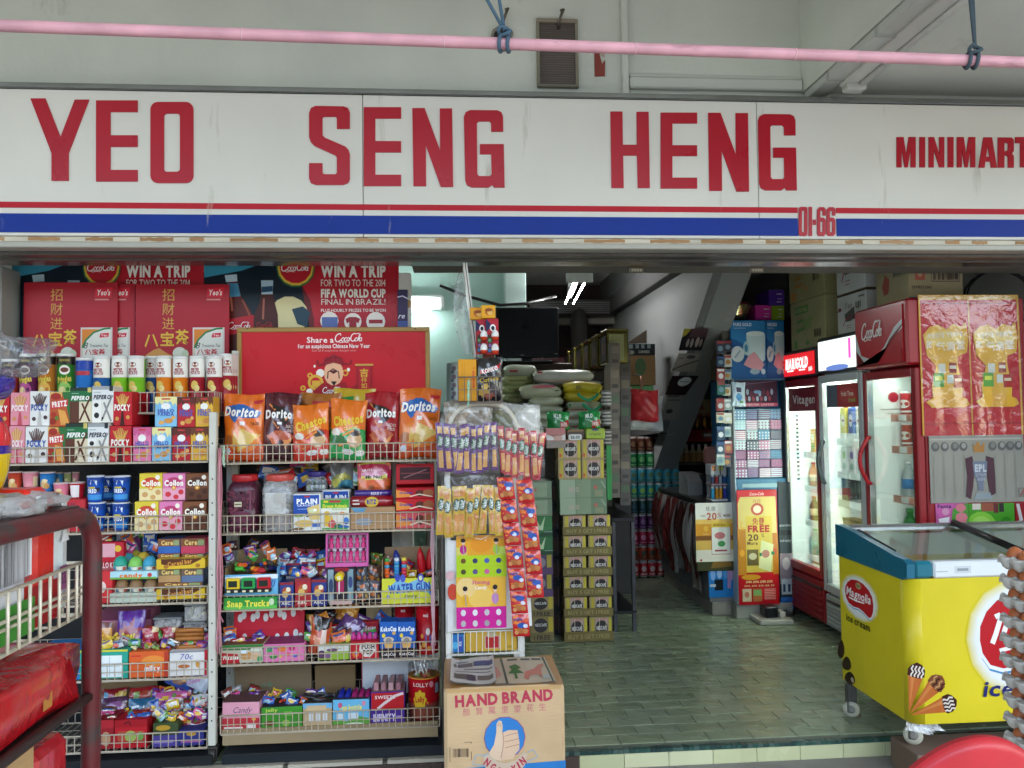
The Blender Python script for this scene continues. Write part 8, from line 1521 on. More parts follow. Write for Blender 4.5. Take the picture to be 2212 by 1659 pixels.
# --- display cabinet with blue boxes on top
vY=5.55;vx0,vx1=U(1588,1000,vY).x,U(1700,1000,vY).x;vz=U(1640,818,vY).z
cb=empty('glass_cabinet',((vx0+vx1)/2,vY+.25,0),'tall blue backed display cabinet full of patterned packets','cabinet')
b=B();b.box(vx0,vx1,vY+.09,vY+.5,.1,vz,'#22648f',.004);b.build('cabinet_body','gloss',cb)
b=B();b.box(vx0-.02,vx1+.01,vY-.01,vY+.5,0,.10,'#8d8a80',.004);b.build('plinth','dingy',cb)
b=B();b.box(vx0,vx1,vY+.002,vY+.09,vz-.012,vz,'#4f88a8',.002);b.box(vx0-.006,vx0+.006,vY,vY+.09,.1,vz,'#a8b4b8',.002);b.box(vx1-.006,vx1+.006,vY,vY+.09,.1,vz,'#3a4448',.002);b.build('frame','enamel',cb)
pat=['#6a96b8','#b48aa8','#8ab0c0','#d0c4cc','#94547c','#c4d2d4','#3f86a8','#4a5a6a','#a8c8d0','#b0708f']
rn=random.Random(31);W5=(vx1-vx0-.03)/4;q0s=[882,906,928,950,972,992,1010]
for j in range(7):
 z1_5,z0_5=U(1640,q0s[j],vY).z,U(1640,q0s[j+1]if j<6 else 1032,vY).z
 for i in range(4):
  a=vx0+.015+W5*i;c=rn.choice(pat)if j<5 else rn.choice(['#94547c','#8a4a74','#a0628a']);c2=rn.choice(['#e0dcdc','#7a4a6a','#3f5f80','#d0e0e4']);p2=B()
  ops=[('e',(k%4)*.28+.09,(k//4)*.3+.12,.07,.09,c2)for k in range(12)]if rn.random()<.6 else[('r',0,.2*k,1,.2*k+.1,c2)for k in range(5)]
  carton(a,a+W5-.004,z0_5,z1_5-.004,vY+.03+rn.uniform(0,.012),.05,'cloth_packet',f'{["pale", "bright", "dotted", "striped"][i]} handkerchief packet, {nt_[j] if j < 6 else "seventh"} row down in the cabinet','cloth packet','patterned packets in the display cabinet',c,ops,m='soft',yaw=0)
b=B();zt9=U(1640,1032,vY).z;b.box(vx0+.008,vx1-.008,vY+.01,vY+.088,zt9-.1,zt9-.006,'#3a6f8c',.003);b.box(vx0+.05,vx1-.06,vY+.006,vY+.02,zt9-.07,zt9-.04,'#8aa8b0',.002);tag(b.build('drawer_box','gloss'),'blue plastic drawer below the patterned packets','drawer')
board(1592,822,1679,878,vY-.03,'team_poster','dark maroon team poster on the cabinet front','poster',None,'#3d1f30',[('r',0,0,1,.14,'#a8445a'),('t','CHESTER UNITED',.54,.07,.07,'#c9a8b0',{'w':.76,'b':1}),('s',[(.05,.84),(.5,.9),(.95,.98)],.02,'#6a5a70')]+[('e',.16+.1*k,.5+.06*(k%2),.035,.12,['#7a3040','#8d98a8','#5a2a3a'][k%3])for k in range(8)]+[('e',.2+.1*k,.3,.035,.1,['#8a3a48','#9aa0b0'][k%2])for k in range(7)]+[('e',.5,.56,.1,.06,'#6a90b0')],.003,px=False)
x0,x1,z0,z1=fr(1581,826,1610,878,vY-.05);pillow(x0,x1,z0,z1,vY-.05,.02,'wipes_packet','pale blue wipes packet hanging over the team poster','packet',None,'#b9cfd8',[('r',.3,.6,.7,.8,'#3a3a5a'),('e',.5,.4,.24,.14,'#4a90c0'),('e',.7,.2,.12,.06,'#5a9a5a')])
board(1594,1058,1681,1306,vY-.03,'offer_poster','tall red and gold free offer poster beside the red drinks fridge','poster',None,'#b8161f',[('p',[(.02,.88),(.08,.94),(.96,.94),(.99,.3),(.1,.3),(.02,.62)],'#d2bb6c'),('r',.0,.26,.2,.66,'#b87a22'),('r',.86,.26,1,.62,'#b8701f'),('cola',.4,.96,.03,'#e8c8c0')if 0 else('t','Coca-Cola',.5,.965,.025,'#e8c8c0',{'w':.36,'sh':.3,'b':1}),('e',.5,.83,.16,.055,'#b8523a'),('e',.5,.83,.1,.035,'#e2ccb0'),('t','旺旺',.5,.9,.035,'#a84a34',{'w':.2}),('r',.2,.28,.85,.77,'#d0b24a'),('t','免费',.52,.725,.06,'#a8402a',{'w':.3,'b':1}),('t','FREE',.52,.66,.055,'#b02f2a',{'w':.54,'b':2}),('t','20',.38,.585,.055,'#5a2a1a',{'w':.26,'b':1}),('t','%',.62,.6,.03,'#5a2a1a'),('t','More',.36,.535,.03,'#5a2a1a',{'w':.26,'b':1}),('t','Sc',.12,.67,.04,'#d8a01f',{'b':1,'w':.1}),('t','新',.1,.71,.03,'#d8a01f'),('e',.1,.45,.06,.03,'#d8982a'),('e',.9,.46,.06,.03,'#c0502a'),('r',.22,.34,.5,.48,'#6a5a30'),('e',.36,.42,.1,.03,'#c4b890'),('p',[(.5,.32),(.8,.28),(.88,.52),(.58,.56)],'#d5d29a'),('e',.68,.44,.1,.035,'#b87a6a'),('r',.82,.43,.9,.46,'#2f7a4a'),('r',.52,.42,.58,.45,'#2f7a4a'),('e',.3,.24,.24,.025,'#c98a1f'),('t','$888, $888, $388, $388',.5,.20,.018,'#e6c48a',{'w':.66,'b':1}),('t','$188, $88, $38, $18, $8',.5,.165,.014,'#e6c48a',{'w':.74}),('r',.08,.03,.3,.14,'#c9b894'),('r',.34,.03,.56,.14,'#b06a3a'),('r',.35,.08,.55,.13,'#7aa05a'),('e',.19,.09,.06,.025,'#b8705a')]+[('r',.62,.13-.014*k,.9,.137-.014*k,'#d88a80')for k in range(7)],.004,'gloss',px=False,rz=0)
b=B();x0,x1,z0,z1=fr(1681,1040,1708,1316,vY+.02);b.box(x0,x1,vY+.0,vY+.012,z0,z1,'#2a3338',.002);b.ops(front(x0,x1,z0,z1,vY),[('r',0,.58,1,.62,'#16181a'),('t','quote ticket',.5,.66,.02,'#b9bcbc',{'w':.9}),('t','and today',.5,.54,.02,'#b9bcbc',{'w':.9}),('r',0,.2,1,.44,'#8a7a80'),('e',.5,.36,.3,.05,'#c0b4b0'),('r',.1,.12,.9,.24,'#a8b0b4'),('r',.2,.14,.4,.2,'#2a3a58'),('r',.6,.14,.8,.2,'#2a3a58'),('r',0,0,1,.1,'#2a5a9a')]);tag(b.build('narrow_poster','gloss'),'narrow dark poster between the red offer poster and the fridge','poster')
pbz=U(1640,818,vY).z
d_mug=[('p',[(0,.0),(1,0),(1,.4),(0,.7)],'#1c5a94'),('t','PURE GOLD',.34,.93,.055,'#e4eaee',{'w':.52,'b':1}),('t','beautiful home',.26,.87,.025,'#b9d0e0',{'w':.34}),('p',[(.44,.78),(.7,.8),(.98,.76),(.96,.32),(.82,.24),(.58,.26),(.46,.4)],'#b9d4d8'),('e',.43,.52,.09,.12,'#a8c8cc'),('e',.43,.52,.05,.07,'#3f88b0'),('e',.7,.77,.26,.045,'#d4e4e4'),('p',[(.34,.24),(.5,.4),(.66,.46),(.94,.24),(.84,.14),(.6,.16)],'#c9929c'),('e',.66,.12,.14,.05,'#8fa8b4'),('e',.18,.42,.19,.14,'#c4d0d4'),('s',[(.1,.36),(.26,.48)],.03,'#8aa0ac'),('e',.9,.12,.06,.05,'#b8ccd4')]
for p0,p1,lab in((1578.5,1654,'blue mug box with a white jug picture beside the hanging packets'),(1655.5,1712,'blue mug box partly hidden behind the fridge header')):pc(p0,p1 if p0<1600 else 1694,692,vY+(0 if p0<1600 else .02),pbz+.001,.3,'mug_box',lab,'mug box','blue mug boxes on the cabinet','#2a78b0',d_mug,yaw=0)
x0,x1,z0,z1=fr(1558,692,1578,815,vY+.05);b=B();b.box(x0,x1,vY+.03,vY+.3,pbz+.001,z1,'#5d574c',.003);b.ops(front(x0,x1,pbz,z1,vY+.03),[('p',[(.3,.84),(.6,.9),(.7,.84)],'#22201c'),('p',[(.3,.66),(.6,.6),(.7,.66)],'#22201c')]);tag(b.build('brown_carton','kraft'),'dim brown carton edge beside the blue mug boxes','carton')
pz=U(1640,691,vY).z
for p0,p1,q0,q1,c,lab,Y in((1561,1580,660,691,'#4a88c0','light blue carton behind the tinsel bowl',vY+.1),(1632,1667,659,691,'#c02f90','magenta carton beside the tinsel bowl',vY+.08),(1668,1712,660,691,'#7f9c1f','lime green carton under the violet one',vY+.06),(1661,1712,626,659.5,'#4f2a94','violet carton on top of the lime green one',vY+.06)):
 pc(p0,p1 if p1<1700 else 1694,q0,Y,None if q1<680 else pz+.002,.26,'colour_carton',lab,'carton','coloured cartons on the mug boxes',c,[('r',.5,.7,.85,.75,'#d8d4dc'),('r',.55,.4,.85,.43,'#c9c0cc'),('r',.5,.2,.8,.24,'#d8d4dc')],q1=q1,yaw=0)
q=U(1601,690,vY-.02);b=B();b.lathe(q.x,vY+.13,[(.07,pz+.002),(.095,pz+.03),(.125,pz+.1),(.13,pz+.115)],'#a89a70',20);b.lathe(q.x,vY+.13,[(.118,pz+.1),(.0001,pz+.09)],'#7a2a2c',20);tb_=tag(b.build('tinsel_bowl','gold'),'silvery foil bowl with red and green goods on the mug boxes','bowl')
b=B();b.box(q.x-.1,q.x-.02,vY+.08,vY+.18,pz+.1,pz+.15,'#1f8a4a',.01);b.box(q.x-.03,q.x+.09,vY+.06,vY+.2,pz+.1,pz+.135,'#a82a34',.012);b.build('contents','soft',tb_)
rn=random.Random(17)
for i in range(2):
 for j in range(9):
  px,py=1556+i*16+rn.uniform(-2,2),748+j*31+rn.uniform(-3,3);Y=vY-.06+.02*i;p=U(px,py,Y);w_,h=.03,rn.uniform(.036,.05);c=rn.choice(['#23405a','#8aa09a','#b9bcb4','#2a6a5a','#3a3a4a','#8d3a34','#1f3a78','#c4c0a8']);b=B();b.box(p.x-w_,p.x+w_,Y,Y+.012,p.z-h,p.z+h,c,.005);b.ops(front(p.x-w_,p.x+w_,p.z-h,p.z+h,Y),[('e',.5,.4,.3,.2,rn.choice(['#c9c9c4','#6a8a9a','#a87a3a','#d8d8d8'])),('r',.1,.75,.9,.92,rn.choice(['#d0d0cc','#3a5a8a','#a83a3a']))])
  tag(b.build('hanging_packet','soft'),f'small hanging packet, {(nt_ + ["seventh", "eighth", "ninth"])[j]} from the top in the '+('outer column by the stairs' if i==0 else 'inner column by the cabinet'),'packet','small packets hanging beside the cabinet')
b=B();
for i in range(2):a,e=U(1556+i*16,730,vY-.035),U(1556+i*16,1030,vY-.035);b.tube([a,e],.004,'#3a3a3a',5)
tag(b.build('hanging_strip','steel'),'thin wire strips carrying the small hanging packets','strip')
b=B();x0,x1,z0,z1=fr(1640,1318,1712,1336,vY-.2);b.box(x0,x1,vY-.22,vY-.02,.003,.035,'#b0ab9e',.004);b.box(x0+.06,x0+.15,vY-.16,vY-.05,.036,.11,'#1c1d20',.008);b.box(x0+.19,x0+.26,vY-.14,vY-.05,.036,.065,'#232427',.006);b.box(x1-.07,x1-.03,vY-.16,vY-.08,.036,.075,'#c0bcb0',.004);tag(b.build('power_strip','plastic'),'pale power strip with black adapters on the floor by the fridge','power strip')
FX=2.38
def yx(px):return UX(px,1000,FX).y
YA,YBc,YC,YD=yx(1985),yx(1867),yx(1771),yx(1689)
ORD=['first','second','third','fourth','fifth','sixth']
def fridge(name,label,Yn,Yf,zt,zh,body,frame,doorc,hb,hops,hm,zb=.30,handle=None,grille=True,hx_out=.05,lm='coolerlight'):
 o=empty(name,(FX+.3,(Yn+Yf)/2,0),label,'fridge','display fridges along the wall')
 X0,X1=FX+.045,FX+.60;t=.03;y0,y1=Yn+.004,Yf-.004
 b=B()
 b.box(X0,X1,y0,y0+t,.06,zt,body,.006);b.box(X0,X1,y1-t,y1,.06,zt,body,.006);b.box(X1-t,X1,y0+t,y1-t,.06,zt,body);b.box(X0,X1-t,y0+t,y1-t,zh-.03,zt,body);b.box(X0,X1-t,y0+t,y1-t,.06,zb,body)
 b.build('body','enamel',o)
 b=B();e=.002;c='#e6ebe8'
 b.poly([(X0,y1-t-e,zb),(X1-t-e,y1-t-e,zb),(X1-t-e,y1-t-e,zh-.03),(X0,y1-t-e,zh-.03)],c);b.poly([(X1-t-e,y1-t,zb),(X1-t-e,y0+t,zb),(X1-t-e,y0+t,zh-.03),(X1-t-e,y1-t,zh-.03)],c);b.poly([(X1-t,y0+t+e,zb),(X0,y0+t+e,zb),(X0,y0+t+e,zh-.03),(X1-t,y0+t+e,zh-.03)],c)
 b.poly([(X0,y0+t,zb+e),(X1-t,y0+t,zb+e),(X1-t,y1-t,zb+e),(X0,y1-t,zb+e)],c);b.poly([(X0,y0+t,zh-.03-e),(X0,y1-t,zh-.03-e),(X1-t,y1-t,zh-.03-e),(X1-t,y0+t,zh-.03-e)],c);b.build('liner','enamel',o)
 for yy in((y0+t+.004,y0+t+.024),):
  b=B();b.box(X0+.012,X0+.03,yy[0],yy[1],zb+.04,zh-.08,'#f4fff8',.003);l=b.build('light_strip',lm,o)
 b=B();b.box(X0+.06,X0+.10,y0+t+.01,y1-t-.01,zh-.036,zh-.033,'#f4fff8');b.build('light_strip',lm,o)
 b=B();f=.045
 fx0,fx1=FX,FX+.04
 b.box(fx0,fx1,y0,y0+f,zb-.01,zh-.012,frame,.006);b.box(fx0,fx1,y1-f*.8,y1,zb-.01,zh-.012,frame,.006);b.box(fx0,fx1,y0+f,y1-f*.8,zb-.01,zb+f*.9,frame,.004);b.box(fx0,fx1,y0+f,y1-f*.8,zh-.012-f,zh-.012,frame,.004);dr=b.build('door_frame','enamel',o)
 b=B();b.box(fx0+.004,fx1-.004,y1-f*.8-.012,y1-f*.8,zb+f*.9,zh-.012-f,'#c4c8c8',.002);b.box(fx0+.004,fx1-.004,y0+f,y0+f+.010,zb+f*.9,zh-.012-f,'#4a4f50',.002);b.build('door_seal','alu',dr)
 b=B();b.box(fx0+.018,fx0+.022,y0+f,y1-f*.8,zb+f*.9,zh-.012-f,'#fff');b.build('door_glass','glass',dr)
 if handle:
  hc,hz0,hz1,hy,bow=handle;b=B();n=8
  pts=[(fx0-.006-bow*math.sin(math.pi*k/n),hy,hz0+(hz1-hz0)*k/n)for k in range(n+1)];b.tube([(fx0+.01,hy,hz0)]+pts+[(fx0+.01,hy,hz1)],.012,hc,8);b.build('handle','plastic',dr)
 hx0=FX-hx_out;b=B();b.box(hx0+.012,X0-.002,y0-.0,y1,zh+.002,zt,hb[0],.012);hbx=b.build('header_box','enamel',o)
 hF=Flat((hx0+.006,y1-.03,zh+.02),(0,-1,0),(0,0,1),y1-y0-.06,zt-zh-.045);b=B()
 P=[hF.map(0,0,0),hF.map(1,0,0),hF.map(1,1,0),hF.map(0,1,0)];b.poly(P,hb[1])
 b.box(hx0+.0062,hx0+.02,y0+.03,y1-.03,zh+.02,zt-.025,hb[1]);lp=b.build('header_panel',hm,hbx)
 if hops:b=B();b.ops(hF,hops,.0015);b.build('header_print',hm,hbx)
 if grille:
  b=B();gz1=zb-.03;b.box(FX+.01,FX+.04,y0+.005,y1-.005,.07,gz1,doorc,.006);gp_=b.build('grille_panel','enamel',o)
  n=6
  for k in range(n):
   zz=.09+(gz1-.11)*k/n;s=B();s.box(FX+.000,FX+.012,y0+.03,y1-.03,zz,zz+(gz1-.1)/n*.55,doorc if k<n-1 else '#2a2a2c',.004);s.build('grille_slat','enamel',gp_)
 return o,X0,X1-t,y0+t,y1-t
def shelf_rows(o,X0,X1,y0,y1,zs,lipc,lx=.11):
 for zz in zs:
  b=B();
  for k in range(10):yy=y0+.01+(y1-y0-.02)*k/9;b.tube([(X0+.11,yy,zz),(X1,yy,zz)],.003,'#d5d8d6',4,cap=False)
  b.box(X0+lx-.01,X0+lx-.002,y0+.005,y1-.005,zz-.03,zz+.012,lipc,.001)
  for k in range(3):yy=y0+.03+(y1-y0)*.3*k;b.box(X0+lx-.014,X0+lx-.0105,yy,yy+.07,zz-.024,zz+.008,'#dcdfdc',.0008)
  b.build('fridge_shelf','enamel',o)
def bottle(x,y,z,r,h,c,cap,lab,band,name='drink_bottle',ops=None,clear=False):
 b=B();b.lathe(x,y,[(r*.85,z),(r,z+.008),(r,z+h*.55),(r*.9,z+h*.64),(r*.36,z+h*.86),(r*.36,z+h*.93)],c,14)
 o=tag(b.build(name,'gloss',loc=(x,y,z)),lab,'bottle','drinks in the display fridges')
 b=B();b.lathe(x,y,[(r*1.015,z+h*.22),(r*1.015,z+h*.5)],band,14);b.build('wrap_label','gloss',o);b=B();b.lathe(x,y,[(r*.42,z+h*.92),(r*.42,z+h)],cap,10);b.build('cap','plastic',o);return o
def drinkbox(x,y,z,wy,h,c,lab,ops,cap=None,name='drink_box',depx=.08):
 b=B();b.box(x,x+depx,y-wy/2,y+wy/2,z,z+h,c,.004);o=tag(b.build(name,'card',loc=(x,y,z)),lab,'drink carton','drinks in the display fridges')
 b=B();b.ops(Flat((x,y+wy/2,z),(0,-1,0),(0,0,1),wy,h),ops);b.ops(Flat((x,y-wy/2,z),(1,0,0),(0,0,1),depx,h),ops);b.build('front_print','card',o)
 if cap:b=B();b.lathe(x+.02,y,[(.014,z+h),(.016,z+h+.02),(.006,z+h+.024)],cap,10);b.build('cap','plastic',o)
 return o
tcz=2.01
oc,X0,X1,y0,y1=fridge('display_fridge','tall red cola fridge nearest the ice cream freezer',YA,YBc,tcz,1.665,'#8d121c','#8d121c','#7a0f18',('#98131e','#a8141f'),[('p',[(0,.62),(.12,.2),(.4,.08),(.62,.3),(.84,.62),(1,.74),(1,.58),(.82,.46),(.56,.12),(.3,-.0),(.0,.0)],'#b9bfc0'),('p',[(.0,.3),(.2,.05),(.5,.04),(.74,.42),(1,.66),(1,.62),(.7,.3),(.46,0),(0,0)],'#6d0f16')]+cola(.37,.64,.32,1.63,'#e3e0de',ws=.74),'gloss',.30,('#a8141f',1.02,1.28,YBc-.055,.05),lm='coolerdim')
zs1=[.36,.62,.94,1.22,1.40]
shelf_rows(oc,X0,X1,y0,y1,zs1,'#c98a78')
for r_,zz in enumerate(zs1):
 for k in range(4):
  y=y0+.07+(y1-y0-.12)*k/3;x=X0+.17;pos=f'{ORD[k]} from the freezer side, {ORD[r_]} shelf up in the cola fridge'
  if r_ in(0,1):
   c=[('#2a8a3f','#2a4fa0','#2f9a4a'),('#3a1410','#b0141f','#b81f2a'),('#2a8a3f','#2a4fa0','#2f9a4a'),('#2f7a3a','#c9c23a','#3f9a4a')][k];bottle(x,y,zz+.005,.046,.25,c[0],c[2],f'{["green", "dark cola", "clear green", "lime green"][k]} bottle, '+pos,c[1])
  elif r_==2:
   c=[('#2b2422','#d8c23a','#1a1a1a'),('#4a2a22','#a8602a','#e0e0dc'),('#b9c4c6','#2f5fa8','#dfe3e4'),('#b0babc','#3f78b0','#e0e4e4')][k];bottle(x,y,zz+.005,.038,.2,c[0],c[2],f'{["black and yellow", "brown", "clear water", "pale water"][k]} bottle, '+pos,c[1])
  else:
   c=[['#2a7a4a','#4a9a6a','#7a8a4a','#a84a3a'],['#2f6fb8','#2a8a5a','#c98a2a','#b0282f']][r_-3][k];h=.13
   b=B();b.lathe(x,y,[(.026,zz+.005),(.032,zz+.012),(.032,zz+h),(.026,zz+h+.012)],c,14,cols=['#b9bcbc',c,'#b9bcbc']);b.ops(Cyl(x,y,zz+.01,.0322,h-.01,200,1,-60),[('e',.5,.5,.3,.2,'#d8dcd4'),('r',.1,.1,.9,.18,'#e0e0dc')],.001);tag(b.build('drink_can','gloss'),f'{["green", "teal", "olive", "red", "blue", "jade", "amber", "crimson"][k + 4*(r_ - 3)]} can, '+pos,'drink can','drinks in the display fridges')
b=B();b.ops(Flat((X0+.02,y1-.004,1.30),(1,0,0),(0,0,1),.2,.3),[('e',.5,.7,.16,.1,'#a8283a'),('r',.1,.46,.9,.48,'#8aa09a'),('r',.3,.38,.8,.40,'#9ab0a8')]);b.build('inner_sticker','gloss',oc)
SPY=YA+.001
def sd(p0,q0,p1,q1,name,label,base,ops,off=.003,m='gloss'):
 x0,x1,z0,z1=fr(p0,q0,p1,q1,SPY);b=B();b.box(x0,x1,SPY-off,SPY-off+.002,z0,z1,base);o=tag(b.build(name,m),label,'poster',None)
 p=B();p.ops(front(x0,x1,z0,z1,SPY-off),pp(ops,p0,q0,p1,q1),.0004);p.build('front_print',m,o);return o
def burst(dx,full):
 s=lambda L:[(x+dx,y)for x,y in L]
 o=[('p',s([(1997,724),(2012,706),(2030,702),(2048,712),(2062,700),(2080,706),(2090,696),(2094,730),(2090,762),(2070,770),(2068,786),(2046,800),(2022,790),(2004,768)]),'#d8a832'),('e',2044+dx,732,44,18,'#dfc26a')]
 o+=[('t',"YEO'S YEO'S",2044+dx,724,9,'#d8cdb8',{'w':76,'b':2,'rot':4,'ol':'#a87a4a'})]
 for k,ch in enumerate('旺气满堂'):o.append(('t',ch,2013+dx+k*21,746-(k-1.5)**2*1.5+3,19,'#e2d8c4',{'w':19,'b':1,'ol':None}))
 o+=[('p',s([(2026,770),(2066,768),(2072,806),(2078,830),(2076,862),(2014,862),(2012,832),(2020,806)]),'#d8a832'),('p',s([(1998,868),(2014,858),(2030,852),(2058,850),(2086,862),(2092,874),(2080,880),(2010,880)]),'#d8a22c'),('r',2027+dx,786,2042+dx,806,'#cfd0c2'),('r',2050+dx,784,2066+dx,806,'#8d2a26'),('r',2051+dx,790,2065+dx,797,'#cfc8b8'),('r',2016+dx,806,2038+dx,836,'#5a9a3a'),('r',2019+dx,813,2035+dx,822,'#c9d24a'),('r',2045+dx,810,2058+dx,828,'#c9d0c4'),('r',2059+dx,810,2078+dx,838,'#a82a24'),('r',2061+dx,818,2076+dx,824,'#e0c9a8'),('s',s([(2012,880),(2004,866)]),4,'#e0b83a')]
 return o
x0,x1,z0,z1=fr(1987,637,2204,940,SPY)
po=sd(1987,637,2204,940,'wrapped_poster','glossy red drinks poster printed twice in plastic on the fridge side','#b8141f',[('r',1987,637,2204,648,'#d0a03a'),('r',1987,637,1991,940,'#d0a03a'),('r',2200,637,2204,940,'#d0a03a'),('r',2093,640,2096,940,'#c99a3a'),('r',1992,655,2200,657,'#8d0f18'),('r',1992,914,2200,916,'#8d0f18')]+burst(-2,0)+burst(104,1))
b=B();n=12
for j in range(n+1):
 for i in range(n*2+1):
  u,v=i/(n*2),j/n;b.v.append((x0+(x1-x0)*u,SPY-.010-.006*abs(math.sin(u*14+v))*(1.2-v)-.004*math.sin(v*9+u*3),z0-.004+(z1-z0)*v))
for j in range(n):
 for i in range(n*2):b.f.append((j*(2*n+1)+i,j*(2*n+1)+i+1,(j+1)*(2*n+1)+i+1,(j+1)*(2*n+1)+i));b.c.append((1,1,1));b.s.append(True)
b.build('plastic_cover','film',po)
tro=[('r',2008,942,2210,1084,'#8f8c80'),('r',2010,946,2206,950,'#a8a598')]
for k,x in enumerate((2020,2040,2062,2080,2143,2163,2181,2199)):tro+=[('e',x,964,9,10,'#5c5c58'),('e',x+1,962,5,6,'#94928a' if k%2 else '#7a7872')]
tro+=[('p',[(2100,957),(2105,965),(2109,955),(2113,954),(2117,965),(2123,957),(2126,957),(2124,977),(2102,977)],'#a8763a'),('p',[(2083,990),(2098,985),(2102,1006),(2098,1050),(2092,1078),(2082,1072),(2086,1030)],'#4a2a34'),('p',[(2128,985),(2144,990),(2146,1030),(2146,1066),(2134,1072),(2130,1040),(2126,1006)],'#4a2a34'),('p',[(2098,996),(2130,996),(2128,1022),(2120,1044),(2120,1060),(2108,1060),(2108,1044),(2100,1022)],'#6d7484'),('p',[(2098,1078),(2104,1064),(2134,1064),(2138,1078)],'#8a9496'),('t','EPL',2115,1011,15,'#b9bcc0',{'w':25,'b':2}),('t','ULTIMATE',2115,1026,6,'#a8abb0',{'w':24,'b':1}),('t','GUIDE',2115,1035,6,'#a8abb0',{'w':18,'b':1}),('s',[(2196,1056),(2196,1074),(2206,1074),(2206,1056),(2196,1056)],1.5,'#6a675e'),('s',[(2198,1068),(2201,1072),(2206,1058)],2,'#a83a34')]
tro+=[('r',2014+22*k,982,2015+22*k,1076,'#7f7c72')for k in range(9)if not 3<k<6]
sd(2007,940,2211,1085,'newspaper_page','grey newspaper page with a trophy taped to the fridge side','#96938a',tro,.006,'card')
sd(2021,1087,2092,1150,'fruit_poster','pink and green fruit drink poster low on the fridge side','#b0568a',[('p',[(2021,1087),(2060,1087),(2052,1110),(2030,1118),(2022,1104)],'#c05a98'),('t','Fanta',2040,1093,7,'#2a2a5a',{'w':30,'b':2}),('p',[(2058,1100),(2076,1090),(2092,1087),(2092,1150),(2050,1150)],'#4a8a34'),('e',2075,1097,11,9,'#c8707a'),('e',2076,1118,13,11,'#cc7680'),('e',2078,1134,14,10,'#c8707a'),('e',2042,1105,8,8,'#c88aa8'),('p',[(2026,1120),(2050,1116),(2046,1150),(2034,1150)],'#cfcfcc')])
sd(2093,1087,2191,1150,'lime_poster','bright green lime drink poster low on the fridge side','#3f8f1f',[('e',2118,1140,34,36,'#7ab83a'),('e',2118,1142,26,28,'#98c858'),('r',2120,1087,2150,1104,'#8d4a34'),('r',2146,1087,2156,1108,'#5a1f22'),('r',2158,1087,2168,1106,'#22241f'),('r',2100,1087,2118,1100,'#c9c0b0'),('e',2172,1130,12,14,'#2f7a1a')])
sd(2193,1087,2290,1150,'striped_poster','red poster with white diagonal stripes low on the fridge side','#8d121c',[('p',[(2195,1087),(2202,1087),(2214,1150),(2206,1150)],'#c4c0bc')])
o2,X0,X1,y0,y1=fridge('display_fridge','pale framed drinks fridge with a bright white header',YBc,YC,1.905,1.675,'#b9bdbb','#aeb4b2','#9aa09e',('#1d2022','#c4cccb'),[('r',.80,.3,.86,.95,'#c03a90'),('e',.5,.05,.3,.1,'#4a5f94')],'lightbox_white',.30,('#3a3f40',.98,1.24,YC-.05,.03),hx_out=.012)
zs2_=[.36,.60,.86,1.04,1.25]
shelf_rows(o2,X0,X1,y0,y1,zs2_,'#d0d6d4',.06)
b=B();b.box(FX+.014,FX+.017,y0+.02,y1-.06,1.46,1.60,'#a82e28');b.ops(Flat((FX+.0138,y1-.06,1.46),(0,-1,0),(0,0,1),y1-y0-.08,.14),[('r',0,0,.34,1,'#54606a'),('e',.64,.5,.26,.34,'#b83a30'),('t','fruit Tree',.64,.58,.2,'#e0d4c8',{'w':.36,'b':1}),('t','fresh',.78,.3,.18,'#8ab04a',{'w':.2,'sh':.3,'b':1})]);b.build('door_sticker','gloss',o2)
for r_,zz in enumerate(zs2_):
 for k in range(5):
  y=y0+.05+(y1-y0-.10)*k/4;x=X0+.075;pos=f'{ORD[k]} from the cola fridge, {ORD[r_]} shelf up in the pale fridge'
  if r_ in(1,2):drinkbox(x,y,zz+.005,.085,.15 if r_==1 else .14,['#5a5048','#3a4042'][r_-1],['brown','charcoal'][r_-1]+' drink carton, '+pos,[('e',.5,.5,.3,.18,['#b0a08a','#4a5a4a'][r_-1]),('e',.6,.3,.14,.1,['#8a6a4a','#8a3a44'][r_-1]),('r',.0,.9,1,1,'#22262a')])
  elif r_==3:drinkbox(x,y,zz+.005,.07,.16,'#d8d4d6',['red','green','pink','violet','lime'][k]+' marked yoghurt carton, '+pos,[('e',.5,.7,.3,.16,['#b0384a','#3f8a5a','#c05a80','#7a5a9a','#7aa84a'][k]),('e',.5,.25,.3,.14,'#8aae9a')])
  elif r_==4:drinkbox(x,y,zz+.005,.07,.2,['#c9c24a','#3a4fa0','#d0ccc4','#4a62a8','#c9b84a'][k],['yellow','dark blue','cream','mid blue','mustard'][k]+' juice carton, '+pos,[('e',.5,.6,.3,.2,'#d8d6da'),('r',.28,.56,.72,.64,'#8a3a6a'),('r',0,0,1,.2,'#e0e2e4')],['#b8283a','#3a3f9a'][k%2])
  else:bottle(x,y,zz+.005,.036,.18,['#c9d2d2','#4aa878','#b9c4c8','#7ab8a0','#c2cacc'][k],'#3fa080',['clear','green','milky','mint','whitish'][k]+' bottle, '+pos,'#d0d8d8')
o3,X0,X1,y0,y1=fridge('display_fridge','red framed fridge with a glowing red header, farthest along the wall',YC,YD,1.86,1.665,'#8d121c','#8a1520','#8d1720',('#1d2022','#b0141c'),[('t','MARIGOLD',.51,.56,.46,'#f2e8e4',{'w':.66,'b':2,'sh':.1}),('r',.22,.2,.42,.26,'#f2e8e4'),('r',.58,.2,.76,.26,'#f2e8e4'),('p',[(.86,.12),(.97,.16),(.95,.34),(.85,.3)],'#b0aaa8')],'lightbox',.36,None,hx_out=.012)
zs3=[.42,.66,.90,1.14]
shelf_rows(o3,X0,X1,y0,y1,zs3,'#d5dad6')
